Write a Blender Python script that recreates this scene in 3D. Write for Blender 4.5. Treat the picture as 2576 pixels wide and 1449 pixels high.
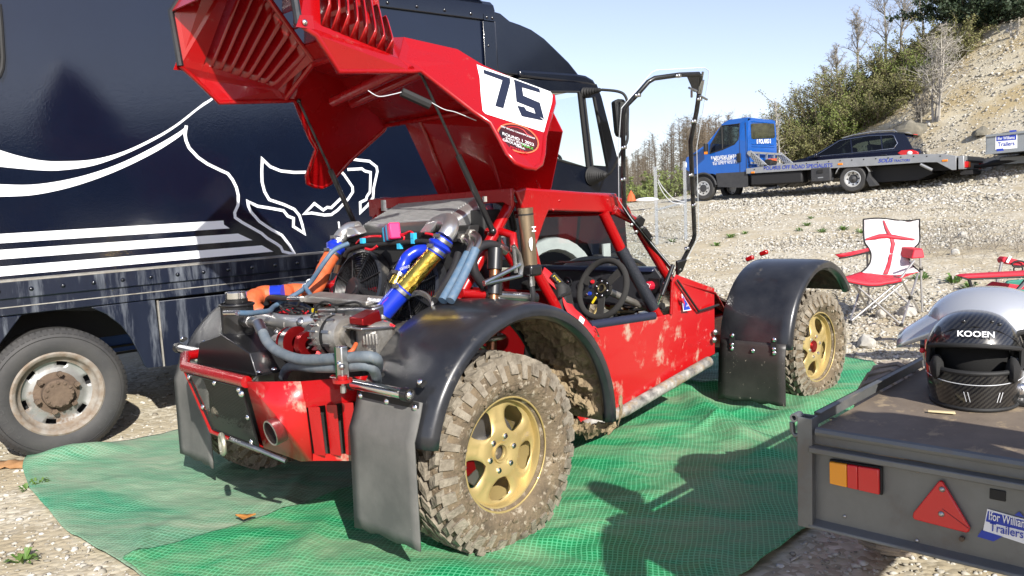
import bpy, bmesh, math, random
import numpy as np
from mathutils import Vector, Matrix, noise, Euler
random.seed(7); rng = np.random.default_rng(7)
R = math.radians; PI = math.pi
for o in list(bpy.data.objects): bpy.data.objects.remove(o, do_unlink=True)
SC = bpy.context.scene; COL = SC.collection

# ------------------------------------------------------------------ camera, sky, sun, exposure
CAM_H, FOC, PITCH, ROLL = 1.36, 2011.0, R(5.53), R(2.34)      # focal length in pixels of a 2576-wide picture
_up = Vector((0, math.sin(PITCH), math.cos(PITCH))); _rt = Vector((1, 0, 0))
C_F = Vector((0, math.cos(PITCH), -math.sin(PITCH)))
C_R = _rt*math.cos(ROLL) - _up*math.sin(ROLL)
C_U = _up*math.cos(ROLL) + _rt*math.sin(ROLL)
cd = bpy.data.cameras.new('camera'); cam = bpy.data.objects.new('camera', cd); COL.objects.link(cam)
m = Matrix((C_R, C_U, -C_F)).transposed().to_4x4(); m.translation = (0, 0, CAM_H)
cam.matrix_world = m
cd.sensor_width = 36.0; cd.lens = 36.0*FOC/2576.0; cd.clip_start = 0.05; cd.clip_end = 3000
SC.camera = cam

SUN_AZ, SUN_EL = R(160), R(31.5)
SUN = Vector((math.sin(SUN_AZ)*math.cos(SUN_EL), math.cos(SUN_AZ)*math.cos(SUN_EL), math.sin(SUN_EL)))
w = bpy.data.worlds.new('World'); SC.world = w; w.use_nodes = True
nt = w.node_tree; bg = nt.nodes['Background']
sky = nt.nodes.new('ShaderNodeTexSky'); sky.sky_type = 'NISHITA'; sky.sun_disc = False
sky.sun_elevation = SUN_EL; sky.sun_rotation = SUN_AZ
sky.air_density = 1.0; sky.dust_density = 0.6; sky.ozone_density = 1.0; sky.altitude = 50
hs_ = nt.nodes.new('ShaderNodeHueSaturation'); hs_.inputs['Saturation'].default_value = .80; hs_.inputs['Value'].default_value = 1.05; nt.links.new(sky.outputs[0], hs_.inputs['Color']); mx_ = nt.nodes.new('ShaderNodeMix'); mx_.data_type = 'RGBA'; mx_.blend_type = 'MULTIPLY'; mx_.inputs[0].default_value = 1; mx_.inputs[7].default_value = (1.0, .94, 1.03, 1); nt.links.new(hs_.outputs[0], mx_.inputs[6]); nt.links.new(mx_.outputs[2], bg.inputs[0]); bg.inputs[1].default_value = 0.098
sd = bpy.data.lights.new('sun', 'SUN'); sd.energy = 4.4; sd.angle = R(0.55); sd.color = (1.0, 0.955, 0.88)
so = bpy.data.objects.new('sun', sd); COL.objects.link(so); so.rotation_euler = SUN.to_track_quat('Z', 'Y').to_euler()
so.location = SUN*30
vs = SC.view_settings; vs.view_transform = 'Standard'; vs.look = 'None'; vs.exposure = 0.85; vs.gamma = 1.0; vs.use_curve_mapping = False
SC.render.engine = 'CYCLES'

# ------------------------------------------------------------------ measuring helpers (photo pixel -> point on a real plane)
def ray(u, v): return C_F + C_R*((u-1288)/FOC) + C_U*((724.5-v)/FOC)
def at(u, v, dep): return Vector((0, 0, CAM_H)) + ray(u, v)*dep
def gz(u, v, z=0.0):
    d = ray(u, v); return Vector((0, 0, CAM_H)) + d*((z-CAM_H)/d.z)
class Frame:
    def __init__(s, o, head, pit=0, roll=0):
        h = R(head); t = R(pit); s.o = Vector(o)
        s.x = Vector((math.sin(h)*math.cos(t), math.cos(h)*math.cos(t), math.sin(t)))
        s.y = Vector((-math.cos(h), math.sin(h), 0)); s.z = s.x.cross(s.y)
        if roll:
            q = Matrix.Rotation(R(roll), 3, s.x); s.y = q @ s.y; s.z = q @ s.z
        s.m = Matrix((s.x, s.y, s.z)).transposed().to_4x4(); s.m.translation = s.o; s.i = s.m.inverted()
    def on(s, u, v, ax, val):
        c = s.i @ Vector((0, 0, CAM_H)); d = s.i.to_3x3() @ ray(u, v)
        return c + d*((val-c[ax])/d[ax])
    def onp(s, u, v, p0, p1, p2):
        p0, p1, p2 = Vector(p0), Vector(p1), Vector(p2); n = (p1-p0).cross(p2-p0)
        c = s.i @ Vector((0, 0, CAM_H)); d = s.i.to_3x3() @ ray(u, v)
        return c + d*((p0-c).dot(n)/d.dot(n))

# ------------------------------------------------------------------ materials
MATS = {}
def nd(t, k, x=0, **kw):
    n = t.nodes.new(k)
    for a, b in kw.items(): setattr(n, a, b)
    return n
def mat(name, c, rough=.5, metal=0., c2=None, nscale=8., namt=.5, bump=0., bscale=60., coat=0., dirt=None, dscale=3., dlo=.52, dhi=.62, drough=.85, trans=0., spec=.5, aniso=None, stretch=None, rvar=0.):
    if name in MATS: return MATS[name]
    mt = bpy.data.materials.new(name); mt.use_nodes = True; t = mt.node_tree; L = t.links.new
    b = t.nodes['Principled BSDF']
    b.inputs['Roughness'].default_value = rough; b.inputs['Metallic'].default_value = metal
    b.inputs['Coat Weight'].default_value = coat; b.inputs['Coat Roughness'].default_value = .08
    b.inputs['Specular IOR Level'].default_value = spec; b.inputs['Transmission Weight'].default_value = trans
    b.inputs['Base Color'].default_value = (*c, 1)
    tc = nd(t, 'ShaderNodeTexCoord'); src = tc.outputs['Object']
    if stretch:
        mp = nd(t, 'ShaderNodeMapping'); mp.inputs['Scale'].default_value = stretch; L(src, mp.inputs[0]); src = mp.outputs[0]
    col = None
    if c2:
        n = nd(t, 'ShaderNodeTexNoise'); n.inputs['Scale'].default_value = nscale; n.inputs['Detail'].default_value = 6; n.inputs['Roughness'].default_value = .62; L(src, n.inputs['Vector'])
        rp = nd(t, 'ShaderNodeValToRGB'); rp.color_ramp.elements[0].position = .5-.25*namt-.05; rp.color_ramp.elements[1].position = .5+.25*namt+.05
        rp.color_ramp.elements[0].color = (*c, 1); rp.color_ramp.elements[1].color = (*c2, 1); L(n.outputs[0], rp.inputs[0]); col = rp.outputs[0]
        L(col, b.inputs['Base Color'])
    if rvar:
        n = nd(t, 'ShaderNodeTexNoise'); n.inputs['Scale'].default_value = 6; n.inputs['Detail'].default_value = 5; L(src, n.inputs['Vector'])
        mr = nd(t, 'ShaderNodeMapRange'); mr.inputs[1].default_value = .3; mr.inputs[2].default_value = .7; mr.inputs[3].default_value = max(0, rough-rvar); mr.inputs[4].default_value = min(1, rough+rvar)
        L(n.outputs[0], mr.inputs[0]); L(mr.outputs[0], b.inputs['Roughness'])
    if dirt:
        n = nd(t, 'ShaderNodeTexNoise'); n.inputs['Scale'].default_value = dscale; n.inputs['Detail'].default_value = 9; n.inputs['Roughness'].default_value = .7; L(src, n.inputs['Vector'])
        rp = nd(t, 'ShaderNodeValToRGB'); rp.color_ramp.elements[0].position = dlo; rp.color_ramp.elements[1].position = dhi; L(n.outputs[0], rp.inputs[0])
        mx = nd(t, 'ShaderNodeMix', data_type='RGBA'); L(rp.outputs[0], mx.inputs[0])
        if col: L(col, mx.inputs[6])
        else: mx.inputs[6].default_value = (*c, 1)
        mx.inputs[7].default_value = (*dirt, 1); L(mx.outputs[2], b.inputs['Base Color'])
        m2 = nd(t, 'ShaderNodeMix', data_type='FLOAT'); L(rp.outputs[0], m2.inputs[0]); m2.inputs[2].default_value = rough; m2.inputs[3].default_value = drough
        if not rvar: L(m2.outputs[0], b.inputs['Roughness'])
        if coat:
            m3 = nd(t, 'ShaderNodeMix', data_type='FLOAT'); L(rp.outputs[0], m3.inputs[0]); m3.inputs[2].default_value = coat; m3.inputs[3].default_value = 0; L(m3.outputs[0], b.inputs['Coat Weight'])
        if metal:
            m4 = nd(t, 'ShaderNodeMix', data_type='FLOAT'); L(rp.outputs[0], m4.inputs[0]); m4.inputs[2].default_value = metal; m4.inputs[3].default_value = 0; L(m4.outputs[0], b.inputs['Metallic'])
    if bump:
        n = nd(t, 'ShaderNodeTexNoise'); n.inputs['Scale'].default_value = bscale; n.inputs['Detail'].default_value = 5; L(src, n.inputs['Vector'])
        bp = nd(t, 'ShaderNodeBump'); bp.inputs['Strength'].default_value = bump; bp.inputs['Distance'].default_value = .01; L(n.outputs[0], bp.inputs['Height']); L(bp.outputs[0], b.inputs['Normal'])
    MATS[name] = mt; return mt
def glassy(name, tint, ior=1.45, rough=.02, body=0., bodycol=(.02, .02, .02)):
    if name in MATS: return MATS[name]
    mt = bpy.data.materials.new(name); mt.use_nodes = True; t = mt.node_tree; L = t.links.new
    t.nodes.remove(t.nodes['Principled BSDF']); out = t.nodes['Material Output']
    tr = nd(t, 'ShaderNodeBsdfTransparent'); tr.inputs[0].default_value = (*tint, 1)
    gl = nd(t, 'ShaderNodeBsdfGlossy'); gl.inputs['Roughness'].default_value = rough
    lw = nd(t, 'ShaderNodeLayerWeight'); lw.inputs[0].default_value = .5; pw_ = nd(t, 'ShaderNodeMath', operation='POWER'); L(lw.outputs['Facing'], pw_.inputs[0]); pw_.inputs[1].default_value = 4.0
    fr = nd(t, 'ShaderNodeMath', operation='MULTIPLY_ADD'); L(pw_.outputs[0], fr.inputs[0]); fr.inputs[1].default_value = .75; fr.inputs[2].default_value = ((ior-1)/(ior+1))**2
    mx = nd(t, 'ShaderNodeMixShader'); L(fr.outputs[0], mx.inputs[0])
    if body:
        df = nd(t, 'ShaderNodeBsdfDiffuse'); df.inputs[0].default_value = (*bodycol, 1)
        m2 = nd(t, 'ShaderNodeMixShader'); m2.inputs[0].default_value = body; L(tr.outputs[0], m2.inputs[1]); L(df.outputs[0], m2.inputs[2]); L(m2.outputs[0], mx.inputs[1])
    else: L(tr.outputs[0], mx.inputs[1])
    L(gl.outputs[0], mx.inputs[2]); L(mx.outputs[0], out.inputs[0]); MATS[name] = mt; return mt

# ------------------------------------------------------------------ object helpers
def tag(o, label=None, cat=None, group=None, kind=None):
    if label: o['label'] = label
    if cat: o['category'] = cat
    if group: o['group'] = group
    if kind: o['kind'] = kind
    return o
def thing(name, label, cat, mw=None, group=None):
    o = bpy.data.objects.new(name, None); COL.objects.link(o); o.empty_display_size = .1
    if mw is not None: o.matrix_world = mw
    return tag(o, label, cat, group)
def basis(d):
    d = Vector(d).normalized(); a = Vector((0, 0, 1)) if abs(d.z) < .9 else Vector((1, 0, 0))
    x = a.cross(d).normalized(); return x, d.cross(x), d
class G:
    def __init__(s): s.v = []; s.f = []
    def add(s, vs_, fs):
        n = len(s.v); s.v += [tuple(p) for p in vs_]; s.f += [tuple(i+n for i in f) for f in fs]; return s
    def box(s, c, d, m=None):
        h = [Vector((x*d[0]/2, y*d[1]/2, z*d[2]/2)) for x in (-1, 1) for y in (-1, 1) for z in (-1, 1)]
        if m is not None: h = [m @ p for p in h]
        c = Vector(c); return s.add([c+p for p in h], [(0, 1, 3, 2), (4, 6, 7, 5), (0, 4, 5, 1), (2, 3, 7, 6), (0, 2, 6, 4), (1, 5, 7, 3)])
    def hexa(s, lo, hi):
        n = len(lo); k = [tuple(range(n))[::-1], tuple(range(n, 2*n))]
        for i in range(n): j = (i+1) % n; k.append((i, j, n+j, n+i))
        return s.add(list(lo)+list(hi), k)
    def prism(s, pts, vec):
        v = Vector(vec); return s.hexa([Vector(p) for p in pts], [Vector(p)+v for p in pts])
    def poly(s, pts): return s.add(pts, [tuple(range(len(pts)))])
    def cyl(s, a, b, r, r2=None, n=16, cap=True):
        a, b = Vector(a), Vector(b); r2 = r if r2 is None else r2; x, y, _ = basis(b-a)
        ring = [x*math.cos(2*PI*i/n)+y*math.sin(2*PI*i/n) for i in range(n)]
        vs_ = [a+p*r for p in ring]+[b+p*r2 for p in ring]; fs = [(i, (i+1) % n, n+(i+1) % n, n+i) for i in range(n)]
        if cap: fs += [tuple(range(n))[::-1], tuple(range(n, 2*n))]
        return s.add(vs_, fs)
    def tube(s, pts, r, n=10, closed=False, cap=True):
        P = [Vector(p) for p in pts]; m = len(P); rr = r if isinstance(r, (list, tuple)) else [r]*m
        vs_ = []; px = None
        for i in range(m):
            if closed: d = P[(i+1) % m]-P[i-1]
            else: d = P[min(i+1, m-1)]-P[max(i-1, 0)]
            d.normalize()
            if px is None: px = basis(d)[0]
            px = (px-d*px.dot(d)).normalized(); py = d.cross(px)
            for k in range(n):
                a = 2*PI*k/n; vs_.append(P[i]+(px*math.cos(a)+py*math.sin(a))*rr[i])
        fs = []
        for i in range(m if closed else m-1):
            j = (i+1) % m
            for k in range(n): l = (k+1) % n; fs.append((i*n+k, i*n+l, j*n+l, j*n+k))
        if cap and not closed: fs += [tuple(range(n))[::-1], tuple(range((m-1)*n, m*n))]
        return s.add(vs_, fs)
    def lathe(s, prof, o=(0, 0, 0), d=(0, 0, 1), n=32, close=False):
        o = Vector(o); x, y, z = basis(d); m = len(prof); vs_ = []
        for k in range(n):
            a = 2*PI*k/n; e = x*math.cos(a)+y*math.sin(a)
            for r, h in prof: vs_.append(o+e*r+z*h)
        fs = []
        for k in range(n):
            l = (k+1) % n
            for i in range(m if close else m-1): j = (i+1) % m; fs.append((k*m+i, l*m+i, l*m+j, k*m+j))
        return s.add(vs_, fs)
    def grid(s, P, closeu=False):
        a, b = len(P), len(P[0]); vs_ = [p for row in P for p in row]; fs = []
        for i in range(a if closeu else a-1):
            k = (i+1) % a
            for j in range(b-1): fs.append((i*b+j, k*b+j, k*b+j+1, i*b+j+1))
        return s.add(vs_, fs)
    def sph(s, c, r, n=12, m=8, sc=(1, 1, 1)):
        c = Vector(c); P = []
        for i in range(m+1):
            t = PI*i/m; P.append([c+Vector((math.sin(t)*math.cos(2*PI*k/n)*r*sc[0], math.sin(t)*math.sin(2*PI*k/n)*r*sc[1], math.cos(t)*r*sc[2])) for k in range(n+1)])
        return s.grid(P)
    def ob(s, name, mt, parent=None, smooth=35, bevel=0., bseg=2, solid=0., soff=0., sub=0, weld=True):
        me = bpy.data.meshes.new(name); me.from_pydata(s.v, [], s.f)
        bm = bmesh.new(); bm.from_mesh(me)
        if weld: bmesh.ops.remove_doubles(bm, verts=bm.verts, dist=1e-5)
        bmesh.ops.recalc_face_normals(bm, faces=bm.faces); bm.to_mesh(me); bm.free()
        me.materials.append(mt if not isinstance(mt, str) else MATS[mt])
        if smooth:
            me.polygons.foreach_set('use_smooth', [True]*len(me.polygons)); me.set_sharp_from_angle(angle=R(smooth))
        o = bpy.data.objects.new(name, me); COL.objects.link(o)
        if parent: o.parent = parent
        if sub: k = o.modifiers.new('s', 'SUBSURF'); k.levels = k.render_levels = sub
        if solid: k = o.modifiers.new('t', 'SOLIDIFY'); k.thickness = solid; k.offset = soff
        if bevel: k = o.modifiers.new('b', 'BEVEL'); k.width = bevel; k.segments = bseg; k.limit_method = 'ANGLE'; k.angle_limit = R(40)
        return o
def spline(P, n=8, closed=False):
    P = [Vector(p) for p in P]; m = len(P); out = []
    for i in range(m if closed else m-1):
        g = (lambda k: P[k % m]) if closed else (lambda k: P[max(0, min(m-1, k))])
        a, b, c, d = g(i-1), g(i), g(i+1), g(i+2)
        for k in range(n):
            t = k/n; out.append(.5*((2*b)+(c-a)*t+(2*a-5*b+4*c-d)*t*t+(3*b-a-3*c+d)*t**3))
    if not closed: out.append(P[-1])
    return out
def text(name, body, o, right, up, h, mt, parent, depth=.002, width=None, bold=0., shear=0., center=True):
    cu = bpy.data.curves.new(name, 'FONT'); cu.body = body; cu.size = 1; cu.extrude = 0; cu.offset = bold; cu.shear = shear; cu.resolution_u = 3
    t = bpy.data.objects.new(name, cu); COL.objects.link(t); dg = bpy.context.evaluated_depsgraph_get(); dg.update()
    me = bpy.data.meshes.new_from_object(t.evaluated_get(dg)); bpy.data.objects.remove(t); bpy.data.curves.remove(cu)
    co = [v.co.copy() for v in me.vertices]; x0 = min(c.x for c in co); x1 = max(c.x for c in co); y0 = min(c.y for c in co); y1 = max(c.y for c in co)
    right = Vector(right).normalized(); up = Vector(up); up = (up-right*up.dot(right)).normalized(); nrm = right.cross(up); o = Vector(o)
    sy = h/(y1-y0); sx = sy if width is None else width/(x1-x0)
    for v in me.vertices:
        x = (v.co.x-(x0+x1)/2 if center else v.co.x-x0)*sx; y = (v.co.y-(y0+y1)/2)*sy; v.co = o+right*x+up*y+nrm*depth
    me.materials.append(MATS[mt] if isinstance(mt, str) else mt); ob = bpy.data.objects.new(name, me); COL.objects.link(ob); ob.parent = parent; return ob
def clone(o, parent=None, top=True):
    c = o.copy(); COL.objects.link(c); c.parent = parent
    for ch in list(o.children): clone(ch, c)
    return c
def place(o, name): o.name = name; return o
# ------------------------------------------------------------------ ground
def sp(x, k=1.0):
    return np.log1p(np.exp(np.clip(x/k, -40, 40)))*k
def ground_z(x, y):
    x = np.asarray(x, float); y = np.asarray(y, float)
    yc = y-sp(y-32, 3.0)
    z = .063*(sp(yc-5.2, .5))+.065*(sp(x-2.6, .4))-.05*sp(x-30, 4)
    e = .95*x+.3*np.where(y > 32, 32-.8*(y-32), np.maximum(y, 6))-17.6
    z = z+.72*sp(e, .8)-.62*sp(e-14, 3)-.62*np.clip((6-y)/6, 0, 1)*sp(e-4.5, 1.5)*(e < 14)-.62*np.clip((6-y)/6, 0, 1)*9.5*(e >= 14)  # unseen bank behind the camera, shaped low for the truck side's reflection
    return z
def gpt(x, y): return Vector((x, y, float(ground_z(x, y))))
mat('red', (.33, .0025, .004), .26, coat=.40, c2=(.29, .002, .0035), nscale=3, rvar=.06, dirt=(.30, .13, .10), dscale=15, dlo=.62, dhi=.82)
def axis(segs):
    out = []
    for a, b, s in segs: out += list(np.arange(a, b, s))
    return np.array(out+[segs[-1][1]])
gx = axis([(-400, -60, 34), (-60, -8, 4), (-8, 16, .12), (16, 40, .8), (40, 460, 30)])
gy = axis([(-60, -4, 8), (-4, 1, .5), (1, 14, .1), (14, 40, .3), (40, 100, 3), (100, 700, 40)])
X, Y = np.meshgrid(gx, gy, indexing='ij'); Z = ground_z(X, Y)
nf = (rng.random(X.shape)-.5)
Z = Z+np.where((np.abs(X-3) < 14) & (Y > 1) & (Y < 40), nf*.012*(1+np.clip(Y-8, 0, 20)*.12), 0)
for k, (fx, fy, ph) in enumerate([(1.1, .7, 1), (.5, 1.3, 2), (2.3, 1.9, .4)]): Z += .012*np.sin(X*fx+ph)*np.sin(Y*fy+2*ph)*np.clip((Y-6)/3, 0, 1)
me = bpy.data.meshes.new('ground'); a, b = X.shape
vv = np.stack([X, Y, Z], -1).reshape(-1, 3); I = np.arange(a*b).reshape(a, b)
ff = np.stack([I[:-1, :-1], I[1:, :-1], I[1:, 1:], I[:-1, 1:]], -1).reshape(-1, 4)
me.from_pydata(vv.tolist(), [], ff.tolist()); me.polygons.foreach_set('use_smooth', [True]*len(me.polygons))
def ground_mat():
    mt = bpy.data.materials.new('quarry_gravel'); mt.use_nodes = True; t = mt.node_tree; L = t.links.new; b = t.nodes['Principled BSDF']; b.inputs['Roughness'].default_value = .95; b.inputs['Specular IOR Level'].default_value = .2
    tc = nd(t, 'ShaderNodeTexCoord'); P = tc.outputs['Object']
    def nz(s, d=8, r=.6):
        n = nd(t, 'ShaderNodeTexNoise'); n.inputs['Scale'].default_value = s; n.inputs['Detail'].default_value = d; n.inputs['Roughness'].default_value = r; L(P, n.inputs['Vector']); return n.outputs[0]
    def ramp(i, *st):
        r = nd(t, 'ShaderNodeValToRGB'); L(i, r.inputs[0]); e = r.color_ramp.elements
        while len(e) < len(st): e.new(.5)
        for k, (p, c) in enumerate(st): e[k].position = p; e[k].color = (*c, 1)
        return r.outputs[0]
    def mix(f, a_, b_):
        mx = nd(t, 'ShaderNodeMix', data_type='RGBA')
        for sk, val in ((mx.inputs[0], f), (mx.inputs[6], a_), (mx.inputs[7], b_)):
            if isinstance(val, tuple): sk.default_value = (*val, 1)
            elif isinstance(val, float): sk.default_value = val
            else: L(val, sk)
        return mx.outputs[2]
    vo = nd(t, 'ShaderNodeTexVoronoi'); vo.inputs['Scale'].default_value = 32; L(P, vo.inputs['Vector'])
    vo2 = nd(t, 'ShaderNodeTexVoronoi'); vo2.inputs['Scale'].default_value = 13; L(P, vo2.inputs['Vector'])
    sep = nd(t, 'ShaderNodeSeparateColor'); L(vo.outputs['Color'], sep.inputs[0])
    stone = ramp(sep.outputs[0], (0, (.30, .26, .19)), (.45, (.46, .41, .31)), (1, (.62, .58, .48)))
    soil = ramp(nz(2.5), (.35, (.36, .30, .20)), (.65, (.47, .41, .29)))
    c = mix(ramp(nz(1.3), (.42, (0, 0, 0)), (.60, (1, 1, 1))), soil, stone)
    # the bare clay-coloured face of the bank
    sx = nd(t, 'ShaderNodeSeparateXYZ'); L(P, sx.inputs[0])
    mr = nd(t, 'ShaderNodeMapRange'); mr.inputs[1].default_value = 2.6; mr.inputs[2].default_value = 3.6; L(sx.outputs[2], mr.inputs[0])
    c = mix(mr.outputs[0], c, mix(ramp(nz(.9), (.4, (0, 0, 0)), (.6, (1, 1, 1))), (.43, .34, .19), (.54, .48, .35)))
    L(c, b.inputs['Base Color'])
    bp = nd(t, 'ShaderNodeBump'); bp.inputs['Strength'].default_value = .55; bp.inputs['Distance'].default_value = .010; L(vo.outputs['Distance'], bp.inputs['Height']); bp.invert = True
    b2 = nd(t, 'ShaderNodeBump'); b2.inputs['Strength'].default_value = .45; b2.inputs['Distance'].default_value = .012; L(vo2.outputs['Distance'], b2.inputs['Height']); b2.invert = True; L(bp.outputs[0], b2.inputs['Normal'])
    L(b2.outputs[0], b.inputs['Normal']); return mt
me.materials.append(ground_mat()); go = bpy.data.objects.new('ground', me); COL.objects.link(go)
tag(go, 'pale limestone gravel quarry floor rising to a bank', kind='structure')

# ------------------------------------------------------------------ green ground sheets
def pl(P, t):
    P = [Vector(p) for p in P]; d = [0]
    for i in range(1, len(P)): d.append(d[-1]+(P[i]-P[i-1]).length)
    t *= d[-1]
    for i in range(1, len(P)):
        if t <= d[i] or i == len(P)-1: return P[i-1].lerp(P[i], (t-d[i-1])/(d[i]-d[i-1]))
def segd(x, y, a, b):
    ab = (b[0]-a[0], b[1]-a[1]); t = max(0, min(1, ((x-a[0])*ab[0]+(y-a[1])*ab[1])/(ab[0]**2+ab[1]**2)))
    return math.hypot(x-a[0]-ab[0]*t, y-a[1]-ab[1]*t), t
g1 = gz(1690, 985); g2 = gz(1925, 1165); g3 = gz(1560, 1100); g4 = gz(1800, 1080); g5 = gz(2010, 1030)
FOLDS = [((g1.x, g1.y), (g2.x, g2.y), .055, .09), ((g1.x, g1.y), (g5.x, g5.y), .05, .10), ((g3.x, g3.y), (g4.x, g4.y), .025, .10), ((-2.85, 4.5), (-2.4, 4.75), .05, .10), ((.3, 3.3), (1.6, 4.3), .02, .12), ((1.2, 4.3), (2.2, 5.3), .03, .10), ((-.9, 3.0), (.2, 2.75), .014, .10)]
_fr = random.Random(21)
for _ in range(26):
    fx, fy = _fr.uniform(-2.2, 2.0), _fr.uniform(2.8, 5.6); fa = R(_fr.choice([15, 20, 70, 100, 35])+_fr.uniform(-15, 15)); fl = _fr.uniform(.25, .9); FOLDS.append(((fx, fy), (fx+math.cos(fa)*fl, fy+math.sin(fa)*fl), _fr.uniform(.008, .018), _fr.uniform(.03, .06)))
def sheet_z(x, y):
    z = max(0, float(ground_z(x, y)))+.012+.013*(noise.noise((x*2.1, y*2.1, 0))+.7*noise.noise((x*6, y*4.5, 3))+.35*noise.noise((x*13, y*11, 7)))+.008
    for a, b, h, wd in FOLDS:
        d, t = segd(x, y, a, b); z += h*math.exp(-(d/wd)**2)*(.35+.65*math.sin(PI*min(1, max(0, t)))) 
    return z
def coons(c0, c1, d0, d1, nu, nv, off):
    P = []
    for i in range(nu+1):
        s = i/nu; row = []
        for j in range(nv+1):
            t = j/nv; p = pl(c0, s)*(1-t)+pl(c1, s)*t+pl(d0, t)*(1-s)+pl(d1, t)*s-(c0[0]*(1-s)*(1-t)+c0[-1]*s*(1-t)+c1[0]*(1-s)*t+c1[-1]*s*t)
            row.append((p.x, p.y, sheet_z(p.x, p.y)+off))
        P.append(row)
    return P
V = lambda *a: Vector((*a, 0)) if len(a) == 2 else Vector(a)
def sheet_mat(name, g1_, g2_, dust, lo, hi):
    mt = bpy.data.materials.new(name); mt.use_nodes = True; t = mt.node_tree; L = t.links.new; b = t.nodes['Principled BSDF']; b.inputs['Roughness'].default_value = .55; b.inputs['Specular IOR Level'].default_value = .35
    tc = nd(t, 'ShaderNodeTexCoord'); mp = nd(t, 'ShaderNodeMapping'); mp.inputs['Rotation'].default_value = (0, 0, R(14)); L(tc.outputs['Object'], mp.inputs[0]); sx = nd(t, 'ShaderNodeSeparateXYZ')
    wn = nd(t, 'ShaderNodeTexNoise'); wn.inputs['Scale'].default_value = 1.6; L(mp.outputs[0], wn.inputs['Vector']); ad = nd(t, 'ShaderNodeVectorMath', operation='MULTIPLY_ADD'); L(wn.outputs['Color'], ad.inputs[0]); ad.inputs[1].default_value = (.10, .10, 0); L(mp.outputs[0], ad.inputs[2]); L(ad.outputs[0], sx.inputs[0])
    def line(o_):
        a = nd(t, 'ShaderNodeMath', operation='MULTIPLY'); L(o_, a.inputs[0]); a.inputs[1].default_value = 1/.021
        f = nd(t, 'ShaderNodeMath', operation='FRACT'); L(a.outputs[0], f.inputs[0]); g = nd(t, 'ShaderNodeMath', operation='LESS_THAN'); L(f.outputs[0], g.inputs[0]); g.inputs[1].default_value = .24; return g.outputs[0]
    mxl = nd(t, 'ShaderNodeMath', operation='MAXIMUM'); L(line(sx.outputs[0]), mxl.inputs[0]); L(line(sx.outputs[1]), mxl.inputs[1])
    m1 = nd(t, 'ShaderNodeMix', data_type='RGBA'); L(mxl.outputs[0], m1.inputs[0]); m1.inputs[6].default_value = (*g1_, 1); m1.inputs[7].default_value = (*g2_, 1)
    n = nd(t, 'ShaderNodeTexNoise'); n.inputs['Scale'].default_value = 1.7; n.inputs['Detail'].default_value = 10; n.inputs['Roughness'].default_value = .68; n.inputs['Distortion'].default_value = .6; mp2 = nd(t, 'ShaderNodeMapping'); mp2.inputs['Scale'].default_value = (.7, 1.7, 1); L(mp.outputs[0], mp2.inputs[0]); L(mp2.outputs[0], n.inputs['Vector'])
    rp = nd(t, 'ShaderNodeValToRGB'); rp.color_ramp.elements[0].position = lo; rp.color_ramp.elements[1].position = hi; L(n.outputs[0], rp.inputs[0]); rp.color_ramp.elements[1].color = (.8, .8, .8, 1)
    m2 = nd(t, 'ShaderNodeMix', data_type='RGBA'); L(rp.outputs[0], m2.inputs[0]); L(m1.outputs[2], m2.inputs[6]); m2.inputs[7].default_value = (*dust, 1); L(m2.outputs[2], b.inputs['Base Color'])
    m3 = nd(t, 'ShaderNodeMix', data_type='FLOAT'); L(rp.outputs[0], m3.inputs[0]); m3.inputs[2].default_value = .5; m3.inputs[3].default_value = .85; L(m3.outputs[0], b.inputs['Roughness'])
    bp = nd(t, 'ShaderNodeBump'); bp.inputs['Strength'].default_value = .35; bp.inputs['Distance'].default_value = .003; L(mxl.outputs[0], bp.inputs['Height'])
    b2 = nd(t, 'ShaderNodeBump'); b2.inputs['Strength'].default_value = .5; b2.inputs['Distance'].default_value = .02; n2 = nd(t, 'ShaderNodeTexNoise'); n2.inputs['Scale'].default_value = 9; n2.inputs['Detail'].default_value = 4; L(mp2.outputs[0], n2.inputs['Vector']); L(n2.outputs[0], b2.inputs['Height']); L(bp.outputs[0], b2.inputs['Normal']); L(b2.outputs[0], b.inputs['Normal'])
    return mt
SM1 = sheet_mat('sheet_dusty', (.008, .17, .075), (.10, .36, .22), (.31, .33, .24), .30, .63)
SM2 = sheet_mat('sheet_green', (.004, .185, .060), (.075, .40, .19), (.29, .33, .21), .42, .74)
sa = gz(307, 1427); sb = gz(857, 1249)
SEAM = [V(-1.02, 2.55), V(sa.x, sa.y), V(sb.x, sb.y), V(.2, 5.2), V(1.0, 6.75)]
L0 = [V(-1.02, 2.55), V(-1.53, 3.01), V(-2.05, 3.48), V(-2.55, 4.05), V(-2.8, 4.4), V(-2.93, 4.66)]
P = coons([L0[0], V(-.99, 2.53)], [L0[-1], V(-2.5, 4.82), V(-2.16, 5.11), V(-.5, 6.3), V(1.3, 6.95)], L0, [V(-.99, 2.53), V(sa.x+.12, sa.y), V(sb.x+.15, sb.y-.05), V(.4, 5.2), V(1.3, 6.95)], 150, 130, 0)
s1 = G().grid(P).ob('ground_sheet', SM1, None, 180, solid=.003)
tag(s1, 'dusty faded green woven ground sheet curling beside the black truck wheel', 'ground sheet')
P = coons([SEAM[0], V(.35, 2.38)], [SEAM[-1], V(1.84, 6.9), V(2.3, 6.6)], SEAM, [V(.35, 2.38), V(.83, 2.8), V(1.22, 3.21), V(1.95, 4.2), V(2.6, 5.3), V(2.72, 6.0), V(2.3, 6.6)], 190, 190, .010)
s2 = G().grid(P).ob('ground_sheet', SM2, None, 180, solid=.003)
tag(s2, 'brighter green woven ground sheet with folds reaching under the grey trailer', 'ground sheet')
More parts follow.
